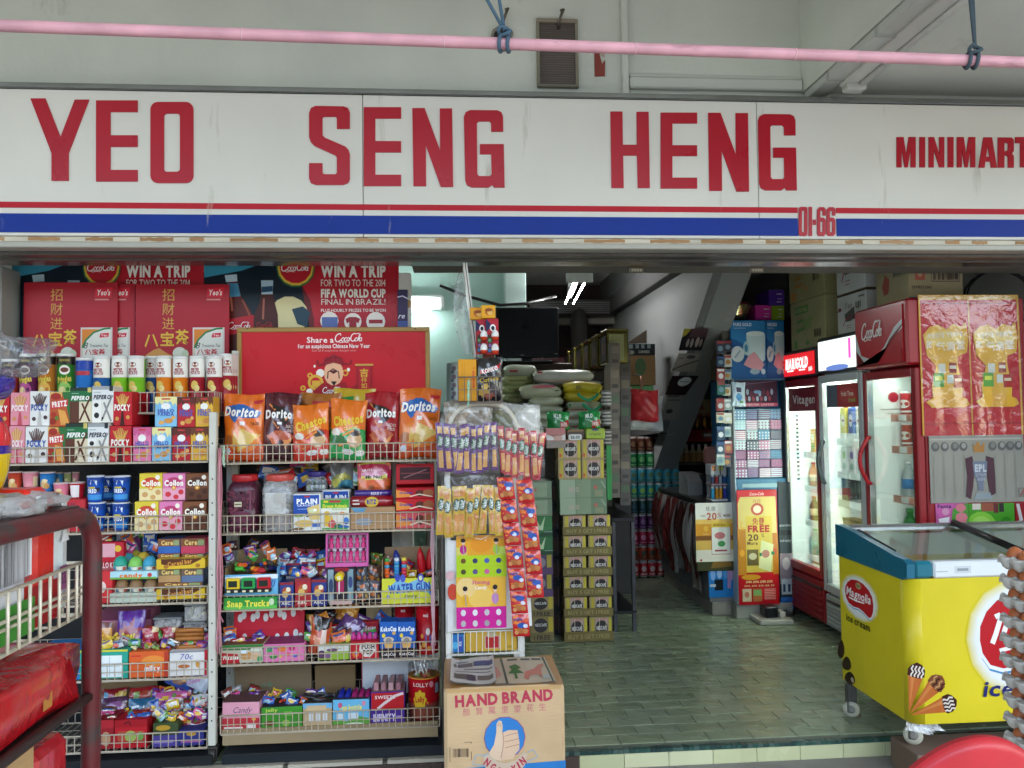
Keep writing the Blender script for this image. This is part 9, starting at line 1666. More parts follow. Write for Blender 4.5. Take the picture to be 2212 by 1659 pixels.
b=B();b.box(FX+.014,FX+.017,y0+.02,y1-.08,1.44,1.60,'#7a1c22');b.ops(Flat((FX+.0138,y1-.08,1.44),(0,-1,0),(0,0,1),y1-y0-.10,.16),[('t','Vitagen',.56,.5,.36,'#d8d2d0',{'w':.8,'b':1})]);b.build('door_sticker','gloss',o3)
b=B()
for k in range(16):zz=.95+k*.03;b.box(X0+.05,X0+.065,y1-.012,y1-.003,zz,zz+.014,'#3a3f3a')
b.build('shelf_slot_strip','steel',o3)
for r_,zz in enumerate(zs3):
 for k in range(4):
  y=y0+.06+(y1-y0-.11)*k/3;x=X0+.15;pos=f'{ORD[k]} from the pale fridge, {ORD[r_]} shelf up in the glowing fridge'
  if r_ in(0,):bottle(x,y,zz+.005,.036,.18,['#b9c9c4','#a8c4b8','#b4c0c4','#9ab8a8'][k],'#3fa080',['clear','pale green','pale blue','misty green'][k]+' water bottle, '+pos,'#7ab0a0')
  elif r_ in(1,2):bottle(x,y,zz+.005,.034,.17,[['#6a4a34','#4a3626','#7a5a3a','#5a4630'],['#d8a03a','#c98a2a','#dcb04a','#b87a2a']][r_-1][k],'#b03a2a',[['brown','dark brown','tan','umber'],['orange','amber','golden','deep orange']][r_-1][k]+' juice bottle, '+pos,'#d8c8a0')
  else:drinkbox(x,y,zz+.005,.075,.17,['#d89a2a','#d0c8b0','#7aa84a','#cfa040'][k],['orange','ivory','green','honey'][k]+' juice carton, '+pos,[('e',.5,.6,.3,.2,'#e6dcc0'),('e',.5,.25,.3,.14,'#5a9a4a')])
b=B();b.box(X0+.13,X0+.30,y0+.02,y1-.02,.362,.40,'#8a7a54',.004);tag(b.build('bottle_tray','kraft'),'tan tray on the floor of the glowing fridge','tray')
def topbox(pA,pB,z0,h,X,lab,c,ops,grp='cartons on top of the fridges',m='kraft',dep=.3,name='stock_carton'):
 ya,yb_=UX(pA,650,X).y,UX(pB,650,X).y
 b=B();b.box(X,X+dep,yb_,ya,z0,z0+h,c,.004);o=tag(b.build(name,m),lab,'carton',grp)
 b=B();b.ops(Flat((X,ya,z0),(0,-1,0),(0,0,1),ya-yb_,h),ops);b.box(X-.001,X+dep,yb_-.0008,yb_-.0002,z0+h*.01,z0+h*.012,c);b.build('front_print',m,o);return o
bc=lambda u,v:[('r',u+.022*k,v,u+.022*k+random.choice([.006,.012,.016]),v+.16,'#3f3a30')for k in range(9)]
topbox(1707,1781,1.862,.33,FX+.03,'greenish carton with faded green print under another on the glowing fridge','#a8a67a',[('r',.14,.74,.54,.9,'#6a9a54'),('e',.5,.5,.14,.12,'#8aa468'),('e',.62,.6,.06,.06,'#8aa468'),('t','ROCKVILL',.34,.82,.08,'#c4c49a',{'w':.36,'b':1}),('s',[(.2,.58),(.4,.6)],.06,'#6a9a54'),('s',[(.18,.4),(.42,.42)],.07,'#6a9a54'),('r',.1,.04,.2,.2,'#6a9a54'),('e',.5,.12,.05,.05,'#6a9a54')]+bc(.7,.2))
topbox(1706,1781,2.194,.36,FX+.03,'greenish carton with faded orange print on top of another','#a9a477',[('e',.34,.84,.14,.08,'#c08a4a'),('e',.6,.66,.08,.14,'#c49a5c'),('s',[(.16,.44),(.36,.46)],.06,'#c08a4a'),('s',[(.18,.3),(.4,.32)],.06,'#c08a4a'),('r',.04,.04,.2,.2,'#c08a4a'),('e',.5,.22,.05,.05,'#c49a5c')]+bc(.7,.3))
wbx=[('t','Yeo',.4,.72,.16,'#9a9a98',{'w':.26,'b':2,'sh':.2}),('p',[(.26,.5),(.6,.66),(.62,.4),(.5,.3),(.3,.3)],'#5a5a58'),('e',.58,.38,.05,.06,'#4a3a34'),('e',.1,.66,.06,.04,'#7a2a34'),('r',.0,.6,.14,.63,'#6a5a5a'),('s',[(.2,.2),(.3,.36),(.5,.42)],.03,'#a8324a'),('r',.76,.86,.96,.90,'#6a6a68'),('r',.3,.18,.5,.2,'#b07a80'),('r',.32,.12,.48,.14,'#b07a80'),('p',[(.66,.6),(.78,.66),(.76,.54)],'#a8aa94')]
topbox(1808,1871,1.908,.23,FX+.03,'white carton with a cup logo, lower one on the pale fridge','#c9cfce',wbx+bc(.66,.6),m='card')
topbox(1808,1871,2.155,.36,FX+.03,'white carton with a cup logo, upper one touching the lintel','#c9cfce',wbx,m='card')
topbox(1807,1871,2.142,.011,FX+.035,'flat brown board between the two white cartons','#5a4636',[])
ya,yb_=UX(1892,620,FX+.05).y,UX(1963,620,FX+.05).y;xr_=U(2081,620,yb_).x
z7=tcz+.004;b=B();b.box(FX+.05,xr_,yb_,ya,z7,z7+.42,'#a39a76',.004);o=tag(b.build('stock_carton','kraft'),'large cream carton with a barcode on top of the cola fridge','carton','cartons on top of the fridges')
b=B();b.ops(Flat((FX+.05,ya,z7),(0,-1,0),(0,0,1),ya-yb_,.42),[('r',0,.4,1,.44,'#4a3a5a')if 0 else('p',[(0,.62),(1,.74),(1,.77),(0,.66)],'#4a3a6a'),('p',[(.2,.26),(.3,.42),(.44,.34),(.4,.16),(.26,.14)],'#a04a3a'),('r',.1,.5,.44,.58,'#b05a44'),('r',.54,.34,.92,.56,'#8a8468')]+[('r',.57+.035*k,.36,.57+.035*k+random.choice([.01,.02]),.54,'#2f2c28')for k in range(10)])
b.ops(front(FX+.05,xr_,z7,z7+.42,yb_),[('r',0,0,1,.045,'#5a4060'),('r',.12,.26,.3,.42,'#b5604a'),('e',.21,.35,.05,.05,'#c9a080'),('r',.42,.24,.94,.44,'#2f2c28'),('r',.43,.25,.93,.43,'#b5a684'),('t','12X 10 PKG X 2 BAGS',.24,.17,.035,'#4a3f38',{'w':.36,'b':1}),('r',.42,.50,.9,.52,'#4a3f38')]+[('r',.45+.022*k,.26,.45+.022*k+random.choice([.006,.012,.015]),.42,'#2b2724')for k in range(21)]);b.build('front_print','kraft',o)
b=B();cc=U(2165,640,4.25);b.tube([cc+Vector((.2*math.cos(t)*(1+.03*math.sin(3*t)),.02*t*.2,.17*math.sin(t)-.02))for t in[k*.3 for k in range(40)]],.006,'#26282a',5);tag(b.build('coiled_cable','plastic'),'coiled black cable hung in the dark above the red poster','cable')
fz=empty('ice_cream_freezer',(2.4,3.5,.1),'yellow chest freezer with a red ice cream badge and sliding glass lids','freezer')
GX0,GX1,GY0,GY1=1.862,3.02,3.20,3.80
bz0,bz1_=.15,.745
YEL='#d3c022'
def rprism(x0,x1,y0,y1,z0,z1,r,col,b):
 pts=[]
 for cx,cy,a0,do in((x0+r,y0+r,180,1),(x1-.01,y0+.01,270,0),(x1-.01,y1-.01,0,0),(x0+.02,y1-.02,90,0)):
  rr_=r if do else(.02 if cx<2.2 else .01);pts+=[(cx+rr_*math.cos(R(a0+90*k/8)),cy+rr_*math.sin(R(a0+90*k/8)))for k in range(9)]
 n=len(pts);n0=len(b.v);b.v+=[(x,y,z0)for x,y in pts]+[(x,y,z1)for x,y in pts]
 b.f.append(tuple(range(n0,n0+n))[::-1]);b.c.append(hx(col));b.s.append(False);b.f.append(tuple(range(n0+n,n0+2*n)));b.c.append(hx(col));b.s.append(False)
 for i in range(n):j=(i+1)%n;b.f.append((n0+i,n0+j,n0+n+j,n0+n+i));b.c.append(hx(col));b.s.append(i%9!=8)
 return pts
b=B();pts=rprism(GX0,GX1,GY0,GY1,bz0,bz1_-.008,.055,YEL,b);b.build('body','chestpaint',fz)
def sideF(x):return Flat((x,0,0),(0,-1,0),(0,0,1),1,1)
b=B();prof=[(-GY1-.004,.738),(-GY0-.03+.0,.730),(-GY0+.006,.742),(-GY0+.008,.80),(-GY0-.02,.815),(-GY0-.1,.822),(-GY1+.16,.872),(-GY1+.04,.884),(-GY1-.004,.884)]
b.prism(Flat((GX0-.006,0,0),(0,-1,0),(0,0,1),1,1),prof,-.034,0,'#0f6076');b.build('end_cap','plastic',fz)
b=B();b.box(GX0+.028,GX0+.11,GY0-.008,GY0+.05,.738,.808,'#0f6878',.012);b.build('corner_cap','plastic',fz)
b=B();b.box(GX0+.1105,GX1,GY0-.006,GY0+.05,.738,.806,'#d9dcda',.008);b.build('front_rim','enamel',fz)
b=B();F=front(GX0+.1105,GX0+.31,.738,.806,GY0-.006);b.ops(F,[('r',.05,.38,.3,.44,'#a8aeb0'),('r',.44,.28,.8,.72,'#c4c8c8'),('r',.5,.42,.74,.58,'#8a9092')]);b.build('rim_print','enamel',fz)
b=B();b.box(GX0+.030,GX1,GY1-.045,GY1,.845,.882,'#c9cccb',.010);b.build('rear_rail','alu',fz)
b=B();ins='#c9cfd0';iz=.40
b.poly([(GX0+.05,GY0+.05,iz),(GX1,GY0+.05,iz),(GX1,GY1-.05,iz),(GX0+.05,GY1-.05,iz)],ins);b.poly([(GX0+.05,GY1-.05,iz),(GX1,GY1-.05,iz),(GX1,GY1-.05,.84),(GX0+.05,GY1-.05,.84)],ins);b.poly([(GX0+.05,GY0+.05,iz),(GX0+.05,GY1-.05,iz),(GX0+.05,GY1-.05,.84),(GX0+.05,GY0+.05,.80)],ins)
b.build('liner','enamel',fz)
gy0,gz0,gy1,gz1=GY0+.035,.81,GY1-.04,.868
def lid(xa,xb,dz,nm):
 b=B();b.poly([(xa,gy0,gz0+dz),(xb,gy0,gz0+dz),(xb,gy1,gz1+dz),(xa,gy1,gz1+dz)],'#fff');b.poly([(xa,gy0,gz0+dz-.004),(xa,gy1,gz1+dz-.004),(xb,gy1,gz1+dz-.004),(xb,gy0,gz0+dz-.004)],'#fff');b.build(nm,'glass',fz)
lid(GX0+.03,2.46,0,'glass_lid');lid(2.42,GX1,.014,'glass_lid')
b=B();b.tube([(2.40,gy0-.02,gz0+.012),(2.43,gy1,gz1+.016)],.017,'#1a1a1b',6);b.build('lid_frame','plastic',fz)
b=B();b.tube([(GX0+.036,gy0+.12,gz0+.016),(GX0+.036,gy1-.1,gz1+.004)],.009,'#17181a',6);b.build('lid_seal','plastic',fz)
for k,(x,y,c,w_,lab)in enumerate(((2.0,3.5,'#8d2a2c',.12,'red ice cream packet nearest the end cap in the freezer'),(2.14,3.42,'#a83a34',.14,'red ice cream packet in the middle of the freezer'),(2.3,3.55,'#8a8f94',.13,'grey ice cream packet under the freezer glass'),(2.1,3.62,'#b9a878',.12,'tan ice cream packet at the back of the freezer'),(2.5,3.45,'#5a5f66',.13,'slate ice cream packet under the dark lid frame'))):
 b=B();b.box(x,x+w_,y,y+.09,iz+.002,iz+.2+.03*(k%3),c,.012);b.ops(Flat((x,y,iz+.2+.03*(k%3)),(1,0,0),(0,1,0),w_,.09),[('e',.5,.5,.3,.3,'#d8c8b8')],.001);tag(b.build('ice_cream_packet','soft'),lab,'ice cream','ice cream packets in the freezer')
def badge(F,cx,cy,s,W,H,vy=1):
 """kidney shaped red badge, s = half width in metres; F in metres"""
 o=[]
 n=9
 for k in range(n):t=k/(n-1);g=1.36-.26*t;o.append(('e',cx,cy-s*.06,s*g,s*g*1.08*vy,tuple(hx(YEL)[i]*(1-t**.8)+hx('#dfe2e0')[i]*t**.8 for i in range(3))))
 kid=lambda m,dx=0,dy=0:[(cx+dx+s*m*x,cy+(dy+s*m*y)*vy)for x,y in[(-1,-.1),(-.98,.25),(-.8,.62),(-.5,.9),(-.1,1.0),(.35,.92),(.72,.66),(.95,.3),(1.02,-.15),(.98,-.6),(.84,-.98),(.7,-1.08),(.55,-1.02),(.3,-.86),(0,-.76),(-.4,-.82),(-.74,-.72),(-.94,-.42)]]
 o+=[('p',kid(1.0,0,-s*.13),'#4a86b8'),('p',kid(1.03,0,-s*.05),'#e2e4e4'),('p',kid(.98),'#b3141f')]
 return o
import itertools
Fs_=Flat((GX0,GY1,0),(0,-1,0),(0,0,1),1,1)
def sv(px,py):p=UX(px,py,GX0);return(GY1-p.y,p.z)
c=sv(1856,1288);s=abs(sv(1887,1288)[0]-sv(1826,1288)[0])/2
b=B();b.ops(Fs_,badge(Fs_,c[0],c[1],s,1,1,.56)+[('e',c[0],c[1]+s*.36,s*.2,s*.11,'#b9a878'),('t','F&N',c[0],c[1]+s*.36,s*.13,'#3a2a24',{'w':s*.3,'b':1}),('t','Magnolia',c[0],c[1]+.04*s,s*.30,'#ece6e4',{'w':s*1.7,'sh':.2,'b':1}),('s',[(c[0]-s*.7,c[1]-s*.18),(c[0]-s*.2,c[1]-s*.2),(c[0]+s*.4,c[1]-s*.16)],s*.05,'#ece6e4')],.0008)
t_=sv(1855,1344);b.ops(Fs_,[('t','ice cream',t_[0],t_[1],s*.26,'#3a3a1a',{'w':s*1.66,'b':1,'sh':.1})],.0042)
for(px,py,ru,rv_)in((1817,1402,.034,.040),(1829,1433,.044,.03),(1836,1464,.05,.026)):q=sv(px,py);b.ops(Fs_,[('p',[(q[0]+ru*math.cos(t)*(1-.25*math.sin(t)),q[1]+rv_*1.15*math.sin(t+.35))for t in[2*math.pi*k/16 for k in range(16)]],'#2f1c12'),('e',q[0]+ru*.5,q[1]-rv_*.1,ru*.3,rv_*.45,'#b9a890' if px>1830 or px==1815 else '#3f281a')],.0006)
b.build('side_print','gloss',fz)
Ff=Flat((0,GY0,0),(1,0,0),(0,0,1),1,1)
def fv_(px,py):p=U(px,py,GY0);return(p.x,p.z)
c=fv_(2196,1372);s=.165
b=B();b.ops(Ff,badge(Ff,c[0],c[1],s,1,1),.0008)
M_=[(-.62,-.2),(-.45,.2),(-.33,.5),(-.34,.56),(-.45,.52)];sM=lambda L,w_:('s',[(c[0]+s*x,c[1]+s*y)for x,y in L],s*w_,'#e9e6e4')
b.ops(Ff,[sM([(-.66,-.18),(-.56,.05),(-.42,.44),(-.46,.52),(-.56,.47)],.13),sM([(-.44,.42),(-.3,.52),(-.22,.46),(-.3,.2),(-.42,-.1)],.13),sM([(-.24,.36),(-.1,.5),(.02,.44),(-.02,.2),(-.1,-.1),(0,-.18)],.13),sM([(-.48,-.36),(-.2,-.3),(.3,-.26)],.1),sM(ell(.22,.05,.15,.2,12),.1),sM([(.42,.26),(.38,-.2)],.1),('t','agnolia',c[0]+s*.62,c[1]+s*.05,s*.36,'#e9e6e4',{'w':s*.7,'b':1,'sh':.2})],.0038)
q=fv_(2152,1486);b.ops(Ff,[('t','ice',q[0]+.010,q[1],.062,'#1f2660',{'w':.13,'b':1,'sh':.2}),('t','cream',q[0]+.27,q[1]-.008,.05,'#1f2660',{'w':.3,'b':1,'sh':.2})],.0042)
tp_=fv_(1962,1546)
for k,(hxp,hyp)in enumerate(((1979,1453),(2022,1477),(2047,1520))):
 h=fv_(hxp,hyp);d_=Vector((h[0]-tp_[0],h[1]-tp_[1]));L=d_.length;d_/=L;nn=Vector((-d_.y,d_.x));r=.036
 b.ops(Ff,[('p',[(tp_[0]+d_.x*.012,tp_[1]+d_.y*.012),(h[0]-nn.x*r*.9-d_.x*.012,h[1]-nn.y*r*.9-d_.y*.012),(h[0]+nn.x*r*.9-d_.x*.012,h[1]+nn.y*r*.9-d_.y*.012)],'#b5622c'),('p',[(tp_[0]+d_.x*.03,tp_[1]+d_.y*.03),(h[0]-d_.x*.012+nn.x*.004,h[1]-d_.y*.012+nn.y*.004),(h[0]+nn.x*r*.6-d_.x*.012,h[1]+nn.y*r*.6-d_.y*.012)],'#c47a40'),('p',[(h[0]+d_.x*y*r+nn.x*x*r,h[1]+d_.y*y*r+nn.y*x*r)for x,y in[(-1.05,-.35),(-1,.4),(-.5,.95),(.1,1.15),(.75,.75),(1.05,.3),(1,-.4),(.4,-.55),(-.4,-.6)]],'#3d1c14' if k!=1 else '#7a4428')]+[('s',[(h[0]+d_.x*y*r+nn.x*x*r,h[1]+d_.y*y*r+nn.y*x*r)for x,y in[(-.75+.42*j,.75),(-.6+.42*j,.35),(-.86+.42*j,.05),(-.66+.42*j,-.3),(-.72+.42*j,-.5)]],.007,'#d8d0c4' if k!=1 else('#b58a5a' if j%2 else '#2f1610'))for j in range(4)],.0006)
b.build('front_print','gloss',fz)
def fcastor(x,y,z,r,parent):
 b=B();b.lathe(0,0,[(r*.55,-.013),(r,-.012),(r,.012),(r*.55,.013)],'#b9b7a4',18);b.lathe(0,0,[(.008,-.016),(r*.5,-.0145),(r*.5,.0145),(.008,.016)],'#84827a',12)
 b.turn(Matrix.Translation((x,y,z+r))@Matrix.Rotation(R(62),4,'Z')@Matrix.Rotation(R(90),4,'Y'));b.build('castor_wheel','plastic',parent)
 b=B();b.box(x-.02,x+.02,y-.02,y+.02,z+2*r+.004,bz0+.003,'#6d6d6a',.003)
 for dx in(-.022,.018):b.box(x+dx,x+dx+.004,y-.016,y+.016,z+r*.6,z+2*r+.006,'#7a7a78',.001)
 b.build('castor_fork','steel',parent)
fcastor(U(1838,1500,3.70).x+.0,3.70,.003,.036,fz)
wy=3.27;wxp=U(1972,1580,wy).x;fcastor(wxp,wy,.046,.038,fz)
b=B();rn=random.Random(2)
for k in range(5):x=wxp-.05+rn.uniform(0,.07);b.poly([(x,wy-.03,bz0+.004),(x+.05,wy-.034,bz0+.004),(x+.05+rn.uniform(0,.05),wy-.045,bz0-.04-rn.uniform(0,.02)),(x-.01,wy-.04,bz0-.03)],'#8a8c8a')
b.build('torn_film','frost',fz)
b=B();b.box(wxp-.05,GX1+.1,3.16,3.36,WZ+.001,.044,'#6d5a4c',.004);tag(b.build('wood_block','kraft'),'brown wooden block under the front castor of the yellow freezer','wood block')
b=B();b.box(U(1798,1300,4.0).x+.09,FX-.012,3.86,3.92,.1,.42,'#c4c8c4',.004)
for k in range(6):b.box(U(1798,1300,4.0).x+.086,U(1798,1300,4.0).x+.0905,3.865,3.915,.14+k*.045,.162+k*.045,'#26282a',.002)
tag(b.build('vent_panel','enamel'),'narrow white slotted panel behind the yellow freezer','panel')
tX,tY=-.625,1.45;tz=1.268;pr=.0155
pv=U(198,1400,tY);tX=pv.x
tr=empty('trolley_rack',(tX-.2,1.0,WZ),'dark red rusty pipe trolley with a wire basket close to the camera','trolley')
ztop=U(150,1108,tY).z
b=B();pts=[(tX,tY,WZ+.06),(tX,tY,ztop-.06)]
for k in range(1,8):a=R(90*k/7);pts.append((tX,tY-.06*(1-math.cos(a)),ztop-.06+.06*math.sin(a)))
pts.append((tX-.015,.55,ztop+.01));b.tube(pts,pr,'#5c1f23',12);b.build('pipe_frame','rustpipe',tr)
b=B();b.tube([(tX-.55,tY,WZ+.06),(tX-.55,tY,ztop-.06),(tX-.55,tY-.03,ztop),(tX-.55,.55,ztop)],pr,'#6a1c22',10);b.build('pipe_frame','rustpipe',tr)
for zz,c in((U(192,1500,tY).z,'#2f2424'),):
 for x in(tX,tX-.55):b=B();b.tube([(x,tY,zz),(x,.55,zz)],.009,c,8);b.build('side_bar','rustpipe',tr)
 b=B();b.tube([(tX,tY-.03,zz),(tX-.55,tY-.03,zz)],.009,c,8);b.build('side_bar','rustpipe',tr)
 b=B();b.box(tX-.545,tX-.005,.55,tY-.01,zz-.012,zz-.004,'#463a36',.002);b.build('shelf_tray','dark',tr)
xw=tX-.012
zA_,zB_,zC_2,zD_=U(176,1219,1.42).z,U(177,1272,1.42).z,U(177,1286,1.42).z,U(174,1332,1.42).z
b=B();ya,ye=.6,1.435
for zz,r in((zA_,.0034),(zB_,.003),(zC_2,.003),(zD_,.0034)):b.tube([(xw,ya,zz),(xw,ye,zz)],r,'#cfc8b4',6)
y=ya
while y<ye:b.tube([(xw+.004,y,zD_),(xw+.004,y,zA_)],.0028,'#d3ccb8',5);y+=.030
for zz in(zA_,zD_):b.tube([(xw,ye,zz),(xw-.52,ye,zz)],.0032,'#cfc8b4',6)
for k in range(17):b.tube([(xw-.03*k,ye,zD_),(xw-.03*k,ye,zA_)],.0024,'#d3ccb8',5)
for k in range(12):b.tube([(xw,ya+.075*k,zD_),(xw-.52,ya+.075*k,zD_)],.0024,'#cfc8b4',5)
b.build('wire_mesh_basket','wire',tr)
for x in(tX,tX-.55):
 for y in(tY,.58):castor(x,y,WZ,tr,r=.028)
def slab(x0,x1,y0,y1,z0,z1,name,label,cat,c,ops=(),m='foil',ch=.02,face='x'):
 """a soft pack whose printed face looks towards +x"""
 b=B();nx=6;b.box(x0,x1,y0,y1,z0,z1,c,ch);o=tag(b.build(name,m),label,cat)
 p=B();p.ops(Flat((x1,y0,z0),(0,1,0),(0,0,1),y1-y0,z1-z0),ops,.0008)
 p.ops(Flat((x0,y0,z0),(1,0,0),(0,0,1),x1-x0,z1-z0),[],.0008)
 if p.f:p.build('front_print','gloss',o)
 return o
xp=xw-.02
zb_=zD_+.006
slab(xp-.16,xp,1.05,1.31,zb_,zb_+.205,'nappy_pack','white pack with a big barcode label standing in the trolley basket','pack','#d4d4d8',[('r',.0,.42,1,.92,'#dcdde0'),('r',0,.9,.62,1,'#4a2a78'),('t','MAG',.7,.95,.05,'#2a2450',{'w':.3,'b':2})]+[('r',.62+.012*k,.40,.62+.012*k+random.choice([.003,.005,.008]),.74,'#55555a')for k in range(27)]+[('r',0,0,1,.26,'#3f8a34')],'soft')
slab(xp-.15,xp-.002,1.315,1.405,zb_,zb_+.215,'snack_pack','bright red and white plastic pack next to the barcode pack','pack','#cc2a20',[('r',.1,.8,.5,.95,'#d8d8d8'),('p',[(.3,.74),(.8,.8),(.82,.86),(.32,.82)],'#d0c4d8'),('r',0,0,1,.3,'#9c1f24')],'soft')
slab(xp-.12,xp-.004,1.41,1.445,zb_,zb_+.20,'snack_pack','white and grey green crinkled pack by the trolley pipe','pack','#b9c4c4',[('p',[(.1,.6),(.5,.8),(.9,.6)],'#e4e8ea'),('r',0,.2,1,.4,'#8d4a78'),('t','$3.15',.5,.3,.1,'#3a2450',{'w':.8})],'foil')
slab(xp-.1,xp+.001,.9,1.125,zb_,zb_+.14,'green_pack','dark green pack lying low in the trolley basket','pack','#2f7a2a',[('r',0,.5,1,1,'#1f2a22')],'soft')
slab(xp-.12,xp-.03,1.29,1.36,zb_-.0,zb_+.11,'purple_pack','deep blue pack behind the basket wires','pack','#2a1f70',(),'soft')
zt2_=U(192,1500,tY).z
b=B();n=14
def blob(x0,x1,y0,y1,z0,z1,col,seed,crink=.008,p=.35,name='',m='foil'):
 b=B();rn=random.Random(seed);ph=[rn.uniform(0,6)for _ in range(6)];nu,nv=24,14;cx,cy,cz=(x0+x1)/2,(y0+y1)/2,(z0+z1)/2
 sp=lambda t,e:math.copysign(abs(t)**e,t)
 for j in range(nv+1):
  ph_=-math.pi/2+math.pi*j/nv
  for i in range(nu):
   th=2*math.pi*i/nu;x,y,z_=sp(math.cos(th),p)*sp(math.cos(ph_),p),sp(math.sin(th),p)*sp(math.cos(ph_),p),sp(math.sin(ph_),p)
   k=crink*(math.sin(5*th+ph[0])*math.sin(4*ph_+ph[1])+.6*math.sin(11*th+3*ph_+ph[2]))
   b.v.append((cx+x*((x1-x0)/2+k),cy+y*((y1-y0)/2+k),cz+z_*((z1-z0)/2+k*.6)))
 for j in range(nv):
  for i in range(nu):k=(i+1)%nu;b.f.append((j*nu+i,j*nu+k,(j+1)*nu+k,(j+1)*nu+i));b.c.append(hx(col));b.s.append(True)
 return b
b=blob(tX-.34,tX-.004,.72,1.47,zt2_-.003,zt2_+.095,'#b0141f',4,.010,.26);o=tag(b.build('wrapped_biscuit_pack','foil'),'large red plastic wrapped pack on the lower trolley tray','wrapped pack')
p=B();F=Flat((tX-.008,.72,zt2_),(0,1,0),(0,0,1),.69,.08);p.ops(F,[('r',.70,.3,.76,.8,'#a06a40'),('e',.73,.6,.02,.14,'#b8883a'),('r',.84,.3,.88,.8,'#b0783a'),('e',.86,.6,.012,.14,'#8d2a34')],.001);p.build('wrap_print','gloss',o)
for k,(x,y)in enumerate(((tX-.06,1.33),(tX-.1,1.22))):p=B();p.lathe(x,y,[(.010,zt2_+.083),(.010,zt2_+.0865)],'#8aa0b8',10);p.build('wrap_spot','card',o)
zl_=zt2_-.016
b=B();b.box(tX-.4,tX-.018,.62,1.30,zl_-.2,zl_-.004,'#a5845a',.004);o=tag(b.build('stock_carton','kraft'),'tan carton with brown lettering hung below the lower trolley tray','carton')
p=B();p.ops(Flat((tX-.018,.62,zl_-.2),(0,1,0),(0,0,1),.68,.196),[('r',.66+.0,.62-.12*k,.92-.03*(k%2),.68-.12*k,'#7a5a3c')for k in range(4)]);p.build('front_print','kraft',o)
b=B();b.box(tX-.4,tX-.022,1.31,1.42,zl_-.2,zl_-.03,'#b0202a',.012);tag(b.build('red_pack','foil'),'glossy red pack beside the tan carton under the trolley tray','pack')
b=B();b.box(tX-.42,tX-.01,.6,1.43,zl_-.212,zl_-.203,'#4a4038',.002);b.build('shelf_tray','dark',tr)
b=B();F=Flat((tX-.006,1.22,zl_-.33),(0,1,0),(0,0,1),.2,.125);b.prism(F,[(0,0),(1,0),(.94,1),(.5,.86),(.06,.5)],0,.0012,'#b8b094');b.ops(F,[('s',[(.2,.1),(.6,.8)],.14,'#d0c82a'),('s',[(.6,.1),(.3,.7)],.12,'#d0c82a'),('t','16',.8,.5,.2,'#4a4438',{'b':1})],.002)
tag(b.build('paper_label','card'),'cream paper label with a yellow cross tied to the trolley','label')
x0=U(31,980,1.32).x
zz1,zz0=U(10,866,1.3).z,U(10,1095,1.3).z
b=B();nu,nv=20,26;W=.22
for j in range(nv+1):
 v=j/nv;ww=W/2*min(1,(math.sin(math.pi*min(1,v*.98+.02)))**.22 if v>.0 else .2)
 for i in range(nu):t=2*math.pi*i/nu;b.v.append((x0-W/2+ww*math.cos(t)*(1+.02*math.sin(5*t+8*v)),1.30+.08*ww/(W/2)*math.sin(t),zz0+(zz1-zz0)*v))
for j in range(nv):
 v=(j+.5)/nv;c='#d8b800' if v<.5 else '#2a1a8a' if v<.57 else '#d02a30' if v<.79 else '#22148a'
 for i in range(nu):k=(i+1)%nu;b.f.append((j*nu+i,j*nu+k,(j+1)*nu+k,(j+1)*nu+i));b.c.append(hx(c));b.s.append(True)
tag(b.build('striped_pouch','foil'),'yellow pouch with blue and red bands on top of the trolley','pouch')
b=blob(x0-.26,x0+.055,1.22,1.38,U(10,808,1.3).z,U(10,722,1.3).z,'#ffffff',9,.012,.6);o=tag(b.build('clear_plastic_bag','clear'),'puffed clear plastic bag above the striped pouch','plastic bag')
b=blob(x0-.26,x0-.01,1.24,1.36,U(10,870,1.3).z,U(10,800,1.3).z,'#2a1a9a',11,.008,.5);tag(b.build('blue_pouch','foil'),'deep blue pouch end under the clear bag','pouch')
b=blob(x0-.12,U(112,1085,1.30).x,1.16,1.40,ztop+pr+.003,U(70,1072,1.3).z,'#5a5f8a',12,.014,.7);tag(b.build('crumpled_pack','frost'),'crumpled bluish clear plastic lying on the trolley frame','pack')
b=B();b.box(tX-.56,tX+.0,1.02,1.40,ztop+pr-.002,ztop+pr+.002,'#4a2024',.001);b.build('top_tray','rustpipe',tr)
EY=1.9;ex=U(2170,1400,EY+.235).x;ez_top=U(2200,1190,EY).z;ez_bot=WZ+.02;pit=.0535;nT=int((ez_top-ez_bot-.03)/pit)
def egg_mesh():
 b=B();n=12;r=.0215;b.lathe(0,0,[(max(1e-4,r*math.sin(math.pi*i/n)),r*1.28*(1-math.cos(math.pi*i/n))*(1 if i<n/2 else 1)-r*1.28)for i in range(n+1)],'#b5683f',14);return b
cup_c='#bfbcb3'
eg=None;tray0=None
